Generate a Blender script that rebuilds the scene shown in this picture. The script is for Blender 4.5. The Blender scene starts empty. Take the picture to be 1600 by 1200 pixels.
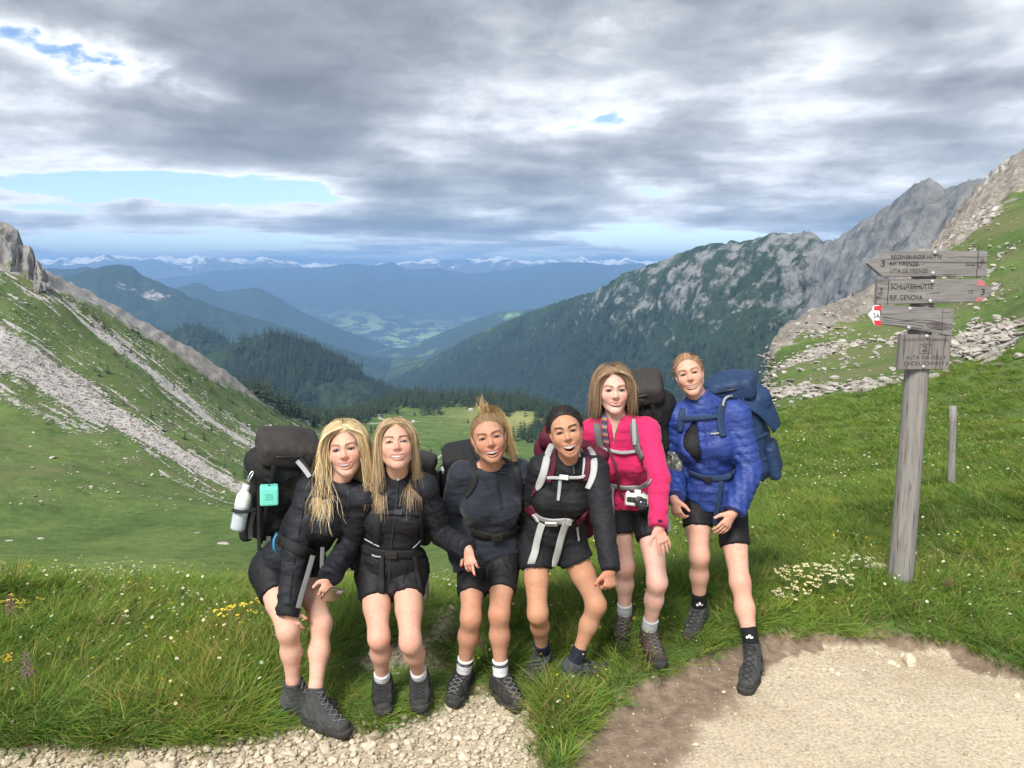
import bpy, bmesh, math, random
import numpy as np
from mathutils import Vector, Matrix, Euler
from mathutils.bvhtree import BVHTree

random.seed(7)
RNG = np.random.default_rng(7)
scene = bpy.context.scene
COL = scene.collection
R = math.radians

# ------------------------------------------------------------------ camera
CAM_Z = 2.15
PITCH = R(8.5)
SP, CP = math.sin(PITCH), math.cos(PITCH)
cam_d = bpy.data.cameras.new('camera')
cam_d.sensor_width = 36.0
cam_d.lens = 27.0
cam_d.clip_start = 0.05
cam_d.clip_end = 120000.0
cam = bpy.data.objects.new('camera', cam_d)
COL.objects.link(cam)
cam.location = (0, 0, CAM_Z)
cam.rotation_euler = (R(90) - PITCH, 0, 0)
scene.camera = cam

# ------------------------------------------------------------------ world, sun, exposure
SUN_EL, SUN_AZ = R(48), R(205)          # compass: 0 = +Y, clockwise; the sun is behind the camera, a little left
world = bpy.data.worlds.new('World')
scene.world = world
world.use_nodes = True


class NB:
    """small node-tree helper"""
    def __init__(self, nt):
        self.nt = nt
        nt.nodes.clear()

    def n(self, kind, **kw):
        nd = self.nt.nodes.new(kind)
        ins = kw.pop('ins', {})
        for k, v in kw.items():
            setattr(nd, k, v)
        for k, v in ins.items():
            self.set(nd.inputs[k], v)
        return nd

    def set(self, sock, v):
        if isinstance(v, bpy.types.NodeSocket):
            self.nt.links.new(v, sock)
        elif isinstance(v, bpy.types.Node):
            self.nt.links.new(v.outputs[0], sock)
        else:
            sock.default_value = v

    def math(self, op, a, b=0.0, clamp=False):
        nd = self.n('ShaderNodeMath', operation=op)
        nd.use_clamp = clamp
        self.set(nd.inputs[0], a)
        self.set(nd.inputs[1], b)
        return nd.outputs[0]

    def mix(self, f, a, b, mode='MIX'):
        nd = self.n('ShaderNodeMix', data_type='RGBA', blend_type=mode)
        self.set(nd.inputs[0], f)
        self.set(nd.inputs[6], a)
        self.set(nd.inputs[7], b)
        return nd.outputs[2]

    def ramp(self, fac, stops, interp='LINEAR'):
        nd = self.n('ShaderNodeValToRGB')
        cr = nd.color_ramp
        cr.interpolation = interp
        while len(cr.elements) < len(stops):
            cr.elements.new(0.5)
        for e, (p, c) in zip(cr.elements, stops):
            e.position = p
            e.color = (c, c, c, 1) if isinstance(c, (int, float)) else (*c, 1)
        self.set(nd.inputs[0], fac)
        return nd.outputs[0]

    def noise(self, vec, scale, detail=4.0, rough=0.55, dist=0.0, out=0):
        nd = self.n('ShaderNodeTexNoise')
        if vec is not None:
            self.set(nd.inputs['Vector'], vec)
        nd.inputs['Scale'].default_value = scale
        nd.inputs['Detail'].default_value = detail
        nd.inputs['Roughness'].default_value = rough
        nd.inputs['Distortion'].default_value = dist
        return nd.outputs[out]

    def mapr(self, v, a, b, c=0.0, d=1.0, smooth=True):
        nd = self.n('ShaderNodeMapRange', interpolation_type='SMOOTHSTEP' if smooth else 'LINEAR')
        self.set(nd.inputs[0], v)
        for i, x in enumerate((a, b, c, d)):
            self.set(nd.inputs[i + 1], x)
        return nd.outputs[0]

    def mapping(self, vec, loc=(0, 0, 0), rot=(0, 0, 0), scale=(1, 1, 1)):
        nd = self.n('ShaderNodeMapping')
        self.set(nd.inputs[0], vec)
        nd.inputs[1].default_value = loc
        nd.inputs[2].default_value = rot
        nd.inputs[3].default_value = scale
        return nd.outputs[0]


def build_world():
    b = NB(world.node_tree)
    out = b.n('ShaderNodeOutputWorld')
    bg = b.n('ShaderNodeBackground')
    bg.inputs['Strength'].default_value = 0.10
    sky = b.n('ShaderNodeTexSky', sky_type='NISHITA')
    sky.sun_disc = False
    sky.sun_elevation = SUN_EL
    sky.sun_rotation = SUN_AZ
    sky.altitude = 2300
    tc = b.n('ShaderNodeTexCoord')
    d = tc.outputs['Generated']
    sx = b.n('ShaderNodeSeparateXYZ', ins={0: d})
    X, Y, Z = sx.outputs
    zz = b.math('ADD', b.math('MAXIMUM', Z, 0.0), 0.11)
    px = b.math('DIVIDE', X, zz)
    py = b.math('DIVIDE', Y, zz)
    comb = b.n('ShaderNodeCombineXYZ', ins={0: px, 1: py, 2: 0.0}).outputs[0]
    # two cloud decks: a soft broken ceiling and darker rags below it
    p1 = b.mapping(comb, loc=(3.1, 5.25, 0.4), rot=(0, 0, R(-20)), scale=(1.05, 1.25, 1.0))
    warp = b.noise(p1, 1.1, 3.0, 0.5, out=1)
    p2 = b.n('ShaderNodeVectorMath', operation='ADD', ins={0: p1, 1: b.n('ShaderNodeVectorMath', operation='SCALE', ins={0: warp, 'Scale': 0.45}).outputs[0]}).outputs[0]
    big = b.noise(p2, 0.42, 2.0, 0.5)
    mid = b.noise(p2, 1.05, 6.0, 0.52)
    dome = b.mapping(d, loc=(2.3, 0.7, 1.9), scale=(1.0, 1.0, 1.9))
    dw = b.n('ShaderNodeVectorMath', operation='ADD', ins={0: dome, 1: b.n('ShaderNodeVectorMath', operation='SCALE', ins={0: b.noise(dome, 4.0, 3.0, 0.5, out=1), 'Scale': 0.10}).outputs[0]}).outputs[0]
    fine = b.noise(dw, 7.5, 10.0, 0.62)
    puff = b.noise(dw, 3.2, 6.0, 0.55)
    t = b.math('ADD', b.math('MULTIPLY', big, 0.38), b.math('ADD', b.math('MULTIPLY', mid, 0.40), b.math('MULTIPLY', puff, 0.24)))
    t = b.math('ADD', t, b.math('MULTIPLY', fine, 0.20))
    t = b.math('ADD', b.math('MULTIPLY', t, 1.30), -0.30 * 0.605 - 0.022)
    # openings in the cover: thinner cloud over the far north-west (seen low on the left)
    def blob(cx, cy, rx, ry, amp, rot=0.0):
        m = b.mapping(comb, loc=(0, 0, 0))
        q = b.n('ShaderNodeVectorMath', operation='SUBTRACT', ins={0: m, 1: (cx, cy, 0)}).outputs[0]
        q = b.n('ShaderNodeVectorRotate', rotation_type='Z_AXIS', ins={0: q, 'Angle': rot}).outputs[0]
        q = b.n('ShaderNodeVectorMath', operation='DIVIDE', ins={0: q, 1: (rx, ry, 1)}).outputs[0]
        ln = b.n('ShaderNodeVectorMath', operation='LENGTH', ins={0: q}).outputs['Value']
        return b.math('MULTIPLY', b.math('MULTIPLY', b.mapr(ln, 1.0, 0.0), amp), b.mapr(fine, 0.30, 0.70, 1.5, 0.55))
    for args in CLOUD_BLOBS:
        t = b.math('ADD', t, blob(*args))
    # low horizon: the sheet ends far away, leaving a clear pale band
    hz = b.mapr(Z, 0.062, 0.030)
    bands = b.noise(b.mapping(d, scale=(2.0, 2.0, 34.0)), 1.5, 6.0, 0.6)
    hb = b.math('MULTIPLY', hz, b.math('SUBTRACT', b.math('MULTIPLY', bands, 0.80), 0.50))
    t = b.math('ADD', t, hb)
    K = 10.0 * SKY_GAIN
    cov = b.mapr(t, 0.455, 0.515)
    cloud = b.ramp(b.mapr(t, 0.46, 0.76, smooth=False), [
        (0.0, (0.86, 0.90, 0.95)), (0.13, (0.97, 0.985, 1.0)), (0.27, (0.74, 0.765, 0.80)),
        (0.44, (0.50, 0.527, 0.552)), (0.68, (0.335, 0.358, 0.385)), (1.0, (0.235, 0.252, 0.278))])
    soft = b.noise(dw, 9.0, 10.0, 0.62, 0.2)
    cloud = b.mix(1.0, cloud, b.ramp(soft, [(0.28, 0.80), (0.5, 1.0), (0.74, 1.22)]), 'MULTIPLY')
    cl = b.n('ShaderNodeVectorMath', operation='SCALE', ins={0: cloud, 'Scale': K}).outputs[0]
    bl = b.n('ShaderNodeVectorMath', operation='SCALE', ins={0: sky.outputs[0], 'Scale': BLUE_GAIN}).outputs[0]
    b.set(bg.inputs[0], b.mix(cov, bl, cl))
    b.set(out.inputs[0], bg)


SKY_GAIN, BLUE_GAIN = 0.50, 0.78


def sky_xy(px, py):
    v, xh = (py - 600) / 1200.0, (px - 800) / 1200.0
    f, u = CP - v * SP, -(SP + v * CP)
    n = math.sqrt(xh * xh + f * f + u * u)
    return xh / n / (u / n + 0.11), f / n / (u / n + 0.11)


def cloud_blob(px0, py0, px1, py1, wid, amp):
    """thinner (amp < 0) or thicker cloud along a streak of the cloud sheet"""
    a, c = sky_xy(px0, py0), sky_xy(px1, py1)
    L = math.hypot(c[0] - a[0], c[1] - a[1])
    return ((a[0] + c[0]) / 2, (a[1] + c[1]) / 2, L / 2 + wid, wid, amp, -math.atan2(c[1] - a[1], c[0] - a[0]))


CLOUD_BLOBS = [
    cloud_blob(60, 292, 500, 302, 0.62, -0.19),
    cloud_blob(1360, 80, 1560, 150, 0.3, 0.09),
    cloud_blob(20, 40, 290, 150, 0.34, -0.145),
    cloud_blob(60, 215, 460, 220, 0.60, 0.06),
    cloud_blob(780, 150, 1260, 70, 0.45, 0.075),
    cloud_blob(560, 262, 900, 256, 0.45, 0.03),
    cloud_blob(950, 325, 1250, 330, 0.5, -0.03),
    cloud_blob(250, 15, 560, 30, 0.45, 0.10),
    cloud_blob(1300, 150, 1700, 90, 0.45, 0.11),
    cloud_blob(1150, 225, 1600, 240, 0.7, 0.04),
    cloud_blob(1280, 10, 1600, 60, 0.32, 0.13),
    cloud_blob(1180, 262, 1280, 268, 0.4, 0.08),
]
build_world()

sun_d = bpy.data.lights.new('sun', 'SUN')
sun_d.energy = 2.4
sun_d.angle = R(20)
sun_d.color = (1.0, 0.955, 0.89)
sun = bpy.data.objects.new('sun', sun_d)
COL.objects.link(sun)
sdir = Vector((math.sin(SUN_AZ) * math.cos(SUN_EL), math.cos(SUN_AZ) * math.cos(SUN_EL), math.sin(SUN_EL)))
sun.rotation_euler = sdir.to_track_quat('Z', 'Y').to_euler()
sun.location = (0, -5, 20)

scene.view_settings.view_transform = 'Standard'
scene.view_settings.look = 'None'
scene.view_settings.gamma = 1.0
scene.view_settings.exposure = 1.38
scene.cycles.max_bounces = 5
scene.cycles.diffuse_bounces = 2
scene.cycles.adaptive_threshold = 0.025
scene.cycles.transparent_max_bounces = 8
scene.cycles.volume_bounces = 0
scene.cycles.use_denoising = True


# ------------------------------------------------------------------ helpers
def pt(px, py, D):
    """world point seen at photo pixel (px, py) at horizontal distance D"""
    v, xh = (py - 600) / 1200.0, (px - 800) / 1200.0
    fwd, down = CP - v * SP, SP + v * CP
    s = D / math.hypot(xh, fwd)
    return np.array((xh * s, fwd * s, CAM_Z - down * s))


def pd(px, py, d):
    """world point at photo pixel (px, py) and depth d along the lens axis"""
    xc, yc = (px - 800) / 1200.0 * d, (py - 600) / 1200.0 * d
    return np.array((xc, d * CP - yc * SP, CAM_Z - d * SP - yc * CP))


def tag(o, label=None, cat=None, group=None, kind=None):
    if label: o['label'] = label
    if cat: o['category'] = cat
    if group: o['group'] = group
    if kind: o['kind'] = kind
    return o


def mesh_np(name, V, F, smooth=True, attrs=None, mats=None, midx=None):
    """mesh from numpy arrays; F (n,3) or (n,4), or list of such arrays"""
    V = np.ascontiguousarray(V, dtype=np.float32)
    Fs = F if isinstance(F, list) else [F]
    Fs = [np.asarray(f, dtype=np.int32) for f in Fs if len(f)]
    me = bpy.data.meshes.new(name)
    me.vertices.add(len(V))
    me.vertices.foreach_set('co', V.ravel())
    loops = np.concatenate([f.ravel() for f in Fs])
    sizes = np.concatenate([np.full(len(f), f.shape[1], dtype=np.int32) for f in Fs])
    starts = np.concatenate([[0], np.cumsum(sizes)[:-1]]).astype(np.int32)
    me.loops.add(len(loops))
    me.loops.foreach_set('vertex_index', loops)
    me.polygons.add(len(sizes))
    me.polygons.foreach_set('loop_start', starts)
    me.polygons.foreach_set('use_smooth', np.full(len(sizes), smooth, dtype=bool))
    if midx is not None:
        me.polygons.foreach_set('material_index', np.asarray(midx, dtype=np.int32))
    me.update(calc_edges=True)
    for k, a in (attrs or {}).items():
        a = np.asarray(a, dtype=np.float32)
        if a.ndim == 1:
            me.attributes.new(k, 'FLOAT', 'POINT').data.foreach_set('value', a)
        else:
            c = np.ones((len(a), 4), dtype=np.float32)
            c[:, :3] = a[:, :3]
            me.attributes.new(k, 'FLOAT_COLOR', 'POINT').data.foreach_set('color', c.ravel())
    for m in (mats if isinstance(mats, (list, tuple)) else [mats] if mats else []):
        me.materials.append(m)
    return me


def obj(name, me, parent=None, link=True):
    o = bpy.data.objects.new(name, me)
    if link:
        COL.objects.link(o)
    if parent is not None:
        o.parent = parent
        o.matrix_parent_inverse = parent.matrix_world.inverted() if False else Matrix()
    return o


def empty(name, loc=(0, 0, 0), rot=(0, 0, 0)):
    o = bpy.data.objects.new(name, None)
    o.empty_display_size = 0.1
    o.location = loc
    o.rotation_euler = rot
    COL.objects.link(o)
    return o


def local(o, V):
    """world verts -> local coordinates of a translated-only object"""
    return np.asarray(V) - np.array(o.location)


def norm(v):
    v = np.asarray(v, float)
    return v / max(np.linalg.norm(v), 1e-9)


# --- numpy gradient noise
_perm = RNG.permutation(256).astype(np.int32)
_perm = np.concatenate([_perm, _perm, _perm])
_g3 = RNG.normal(size=(256, 3)).astype(np.float32)
_g3 /= np.linalg.norm(_g3, axis=1, keepdims=True)


def perlin(p):
    p = np.asarray(p, dtype=np.float32)
    i = np.floor(p).astype(np.int32)
    f = p - i
    i &= 255
    u = f * f * f * (f * (f * 6 - 15) + 10)
    res = 0
    for dx in (0, 1):
        wx = u[..., 0] if dx else 1 - u[..., 0]
        for dy in (0, 1):
            wy = u[..., 1] if dy else 1 - u[..., 1]
            for dz in (0, 1):
                wz = u[..., 2] if dz else 1 - u[..., 2]
                h = _perm[_perm[_perm[(i[..., 0] + dx) & 255] + ((i[..., 1] + dy) & 255)] + ((i[..., 2] + dz) & 255)]
                g = _g3[h]
                res = res + wx * wy * wz * (g[..., 0] * (f[..., 0] - dx) + g[..., 1] * (f[..., 1] - dy) + g[..., 2] * (f[..., 2] - dz))
    return res


def fbm(p, octaves=4, lac=2.03, gain=0.5, ridged=False):
    p = np.asarray(p, dtype=np.float32)
    a, s = 1.0, 0
    for _ in range(octaves):
        n = perlin(p)
        s = s + a * ((1 - 2 * np.abs(n) * 1.6) if ridged else n)
        p = p * lac + 17.3
        a *= gain
    return s


def sstep(a, b, x):
    t = np.clip((x - a) / (b - a), 0, 1)
    return t * t * (3 - 2 * t)


def pchip(x, xs, Yv):
    """monotone cubic interpolation; xs (n,), Yv (n, ...)"""
    xs = np.asarray(xs, float)
    Yv = np.asarray(Yv, float)
    h = np.diff(xs)
    sh = (-1,) + (1,) * (Yv.ndim - 1)
    dl = np.diff(Yv, axis=0) / h.reshape(sh)
    m = np.zeros_like(Yv)
    a, c = dl[:-1], dl[1:]
    w1, w2 = (2 * h[1:] + h[:-1]).reshape(sh), (h[1:] + 2 * h[:-1]).reshape(sh)
    same = (a * c) > 0
    with np.errstate(divide='ignore', invalid='ignore'):
        hm = (w1 + w2) / (w1 / a + w2 / c)
    m[1:-1] = np.where(same, hm, 0)
    m[0], m[-1] = dl[0], dl[-1]
    k = np.clip(np.searchsorted(xs, x, side='right') - 1, 0, len(xs) - 2)
    t = ((x - xs[k]) / h[k]).reshape((-1,) + (1,) * (Yv.ndim - 1))
    H = h[k].reshape(t.shape)
    t2, t3 = t * t, t * t * t
    return (2*t3 - 3*t2 + 1) * Yv[k] + (t3 - 2*t2 + t) * H * m[k] + (-2*t3 + 3*t2) * Yv[k+1] + (t3 - t2) * H * m[k+1]


def grid_faces(nu, nv):
    a = np.arange(nu * nv).reshape(nu, nv)
    return np.stack([a[:-1, :-1], a[1:, :-1], a[1:, 1:], a[:-1, 1:]], -1).reshape(-1, 4)


def material(name, build, rough=0.8, spec=0.3):
    m = bpy.data.materials.new(name)
    m.use_nodes = True
    b = NB(m.node_tree)
    out = b.n('ShaderNodeOutputMaterial')
    bs = b.n('ShaderNodeBsdfPrincipled')
    bs.inputs['Roughness'].default_value = rough
    bs.inputs['Specular IOR Level'].default_value = spec
    b.set(out.inputs[0], bs)
    build(b, bs)
    return m


def bump(b, bs, h, strength=0.5, dist=0.01):
    bn = b.n('ShaderNodeBump')
    bn.inputs['Strength'].default_value = strength
    bn.inputs['Distance'].default_value = dist
    b.set(bn.inputs['Height'], h)
    b.set(bs.inputs['Normal'], bn)


def plain(name, col, rough=0.7, spec=0.3, var=0.12, scale=30.0, metal=0.0, bumps=None):
    """single-colour material with slight mottling"""
    def f(b, bs):
        tc = b.n('ShaderNodeTexCoord')
        n = b.noise(tc.outputs['Object'], scale, 5.0, 0.6)
        c = b.mix(1.0, (*col, 1), b.ramp(n, [(0.25, 1 - var * 1.6), (0.75, 1 + var * 1.2)]), 'MULTIPLY')
        b.set(bs.inputs['Base Color'], c)
        bs.inputs['Metallic'].default_value = metal
        if bumps:
            bump(b, bs, b.noise(tc.outputs['Object'], bumps[0], 4.0, 0.6), bumps[1], bumps[2])
    return material(name, f, rough, spec)


def scatter(name, P, rot, scl, idx, sources, mats=None):
    """one 'stuff' object: instances of the source objects on points"""
    n = len(P)
    me = bpy.data.meshes.new(name)
    me.vertices.add(n)
    me.vertices.foreach_set('co', np.asarray(P, dtype=np.float32).ravel())
    me.attributes.new('rot', 'FLOAT_VECTOR', 'POINT').data.foreach_set('vector', np.asarray(rot, dtype=np.float32).ravel())
    S = np.asarray(scl, dtype=np.float32)
    if S.ndim == 1:
        S = np.repeat(S[:, None], 3, 1)
    me.attributes.new('scl', 'FLOAT_VECTOR', 'POINT').data.foreach_set('vector', np.ascontiguousarray(S).ravel())
    me.attributes.new('idx', 'INT', 'POINT').data.foreach_set('value', np.asarray(idx, dtype=np.int32))
    o = bpy.data.objects.new(name, me)
    COL.objects.link(o)
    col = bpy.data.collections.new(name + '_sources')
    for s in sources:
        col.objects.link(s)
    ng = bpy.data.node_groups.new(name, 'GeometryNodeTree')
    ng.interface.new_socket('Geometry', in_out='INPUT', socket_type='NodeSocketGeometry')
    ng.interface.new_socket('Geometry', in_out='OUTPUT', socket_type='NodeSocketGeometry')
    N, L = ng.nodes, ng.links
    gi, go = N.new('NodeGroupInput'), N.new('NodeGroupOutput')
    ci = N.new('GeometryNodeCollectionInfo')
    ci.inputs['Collection'].default_value = col
    ci.inputs['Separate Children'].default_value = True
    ci.inputs['Reset Children'].default_value = True
    ip = N.new('GeometryNodeInstanceOnPoints')
    ip.inputs['Pick Instance'].default_value = True
    def attr(nm, ty):
        a = N.new('GeometryNodeInputNamedAttribute')
        a.data_type = ty
        a.inputs[0].default_value = nm
        return a.outputs[0]
    L.new(gi.outputs[0], ip.inputs['Points'])
    L.new(ci.outputs[0], ip.inputs['Instance'])
    L.new(attr('idx', 'INT'), ip.inputs['Instance Index'])
    er = N.new('FunctionNodeEulerToRotation')
    L.new(attr('rot', 'FLOAT_VECTOR'), er.inputs[0])
    L.new(er.outputs[0], ip.inputs['Rotation'])
    L.new(attr('scl', 'FLOAT_VECTOR'), ip.inputs['Scale'])
    L.new(ip.outputs[0], go.inputs[0])
    mod = o.modifiers.new('scatter', 'NODES')
    mod.node_group = ng
    o['kind'] = 'stuff'
    return o

# ================================================================== SETTING
def gpt(px, py, z=0.0):
    v, xh = (py - 600) / 1200.0, (px - 800) / 1200.0
    fwd, down = CP - v * SP, SP + v * CP
    s = (CAM_Z - z) / down
    return (xh * s, fwd * s)


def poly_sd(P, poly):
    """signed distance (negative inside) of points P (n,2) to a polygon"""
    poly = np.asarray(poly, float)
    d = np.full(len(P), 1e9)
    inside = np.zeros(len(P), bool)
    for i in range(len(poly)):
        a, c = poly[i], poly[(i + 1) % len(poly)]
        e, w = c - a, P - a
        t = np.clip((w @ e) / max(e @ e, 1e-9), 0, 1)
        d = np.minimum(d, np.hypot(*(w - t[:, None] * e).T))
        cond = (a[1] <= P[:, 1]) != (c[1] <= P[:, 1])
        with np.errstate(divide='ignore', invalid='ignore'):
            xi = a[0] + (P[:, 1] - a[1]) / (c[1] - a[1]) * (c[0] - a[0])
        inside ^= cond & (P[:, 0] < xi)
    return np.where(inside, -d, d)


DIRT = [gpt(*q) for q in ((1900, 1180), (1700, 1110), (1600, 1066), (1540, 1040), (1470, 1012), (1380, 998), (1290, 1008), (1200, 1008), (1130, 1032),
                          (1060, 1060), (1000, 1088), (930, 1128), (892, 1168), (884, 1240))] + [(0.16, 1.6), (0.3, -9), (9, -9)]
GRAVEL = [gpt(*q) for q in ((-500, 1195), (-200, 1185), (0, 1180), (130, 1176), (250, 1162), (330, 1178), (410, 1156), (480, 1144), (560, 1140), (640, 1118),
                            (690, 1102), (710, 1085), (740, 1078), (790, 1085), (828, 1100), (846, 1150), (858, 1190), (862, 1250))] + [(0.1, 1.6), (0.2, -9), (-9, -9), (-9, 1.8)]
SIDE = [[gpt(*q) for q in ((536, 1034), (575, 1012), (640, 1005), (700, 1028), (722, 1050), (720, 1075), (690, 1062), (640, 1068), (570, 1062))],
        [gpt(*q) for q in ((640, 1002), (664, 985), (660, 960), (690, 938), (712, 932), (722, 960), (716, 1000), (690, 1008))]]


def path_mask(P):
    """(path 0..1, dirt 0..1) at world points (n,2)"""
    near = (P[:, 1] < 9) & (np.abs(P[:, 0]) < 9.5)
    m, dm = np.zeros(len(P)), np.zeros(len(P))
    global SOIL
    SOIL = np.zeros(len(P))
    if near.any():
        Q = P[near]
        q3 = np.c_[Q * 2.3, np.zeros(len(Q))]
        wob = 0.10 * perlin(q3) + 0.05 * perlin(q3 * 3.7 + 9) + 0.03 * perlin(q3 * 9.1 + 3)
        s1 = poly_sd(Q, DIRT) + wob
        s2 = poly_sd(Q, GRAVEL) + wob
        s3 = np.minimum(poly_sd(Q, SIDE[0]), poly_sd(Q, SIDE[1])) + wob * 1.2 + 0.02
        s = np.minimum(np.minimum(s1, s2), s3)
        m[near] = sstep(0.05, -0.06, s)
        dm[near] = sstep(0.05, -0.05, s1)
        wl = .07 + .42 * sstep(1.75, .75, Q[:, 0]) * sstep(2.5, 3.0, Q[:, 1])
        SOIL[near] = sstep(-wl * 1.25, -wl * .55, s1 + .16 * perlin(q3 * 1.7 + 4) + .06 * perlin(q3 * 8)) * sstep(.05, -.05, s1)
        SOIL[near] = np.maximum(SOIL[near], .75 * sstep(-.10, .02, s2) * sstep(.3, .0, Q[:, 0] - .1) * sstep(.05, -.05, s2))
    return m, dm


COLS = [-1100, -400, 0, 200, 400, 520, 650, 800, 920, 1020, 1110, 1200, 1400, 1600, 1900, 2700]
# per column: (pixel row, distance) of: crest, behind crest, hollow, meadow start, meadow end, slope low, slope high, ridge, behind, far behind
L_ = [(926, 5.6), (930, 9.0), (905, 32), (889, 78), (796, 130)]
STN = {
    -1100: L_ + [(600, 190), (430, 235), (330, 280), (420, 380), (640, 520)],
    -400: L_ + [(600, 195), (450, 240), (350, 285), (430, 390), (640, 520)],
    0: L_ + [(640, 200), (500, 255), (408, 300), (450, 400), (640, 540)],
    200: [(928, 5.6), (932, 9), (908, 32), (890, 78), (797, 130), (670, 205), (570, 270), (494, 320), (520, 420), (660, 560)],
    400: [(928, 5.6), (932, 9), (908, 32), (888, 78), (799, 130), (735, 205), (672, 285), (622, 350), (640, 450), (670, 620)],
    520: [(930, 5.6), (930, 9), (906, 30), (888, 75), (800, 130), (752, 210), (708, 310), (668, 430), (660, 560), (668, 700)],
    650: [(936, 5.6), (932, 8.5), (904, 28), (886, 70), (805, 125), (742, 225), (692, 345), (646, 540), (620, 680), (648, 950)],
    800: [(930, 5.6), (918, 8.5), (896, 26), (870, 60), (800, 120), (738, 225), (700, 335), (654, 520), (622, 640), (650, 900)],
    920: [(880, 6.2), (866, 9), (852, 24), (840, 50), (790, 115), (740, 220), (705, 325), (672, 480), (660, 560), (680, 800)],
    1020: [(858, 6.5), (815, 9.0), (780, 14), (770, 26), (772, 80), (738, 200), (715, 300), (690, 420), (690, 500), (710, 700)],
    1110: [(838, 6.8), (780, 9.5), (735, 14), (702, 20), (688, 27), (690, 45), (715, 90), (730, 160), (740, 260), (760, 420)],
    1200: [(822, 7.0), (760, 9.8), (705, 14), (668, 19), (645, 24), (622, 33), (592, 46), (572, 56), (585, 90), (640, 180)],
    1400: [(800, 7.2), (735, 10.0), (670, 14), (630, 18), (603, 22.5), (548, 40), (490, 62), (452, 84), (462, 130), (560, 240)],
    1600: [(785, 7.3), (712, 10.0), (640, 14), (598, 17), (568, 20), (450, 46), (335, 86), (262, 126), (262, 180), (420, 300)],
    1900: [(770, 7.4), (690, 10.0), (600, 14), (550, 16), (510, 18), (370, 45), (225, 90), (140, 130), (140, 190), (320, 320)],
    2700: [(750, 7.4), (660, 10.0), (560, 14), (500, 16), (450, 18), (300, 45), (120, 90), (30, 130), (40, 190), (250, 320)],
}


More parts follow.
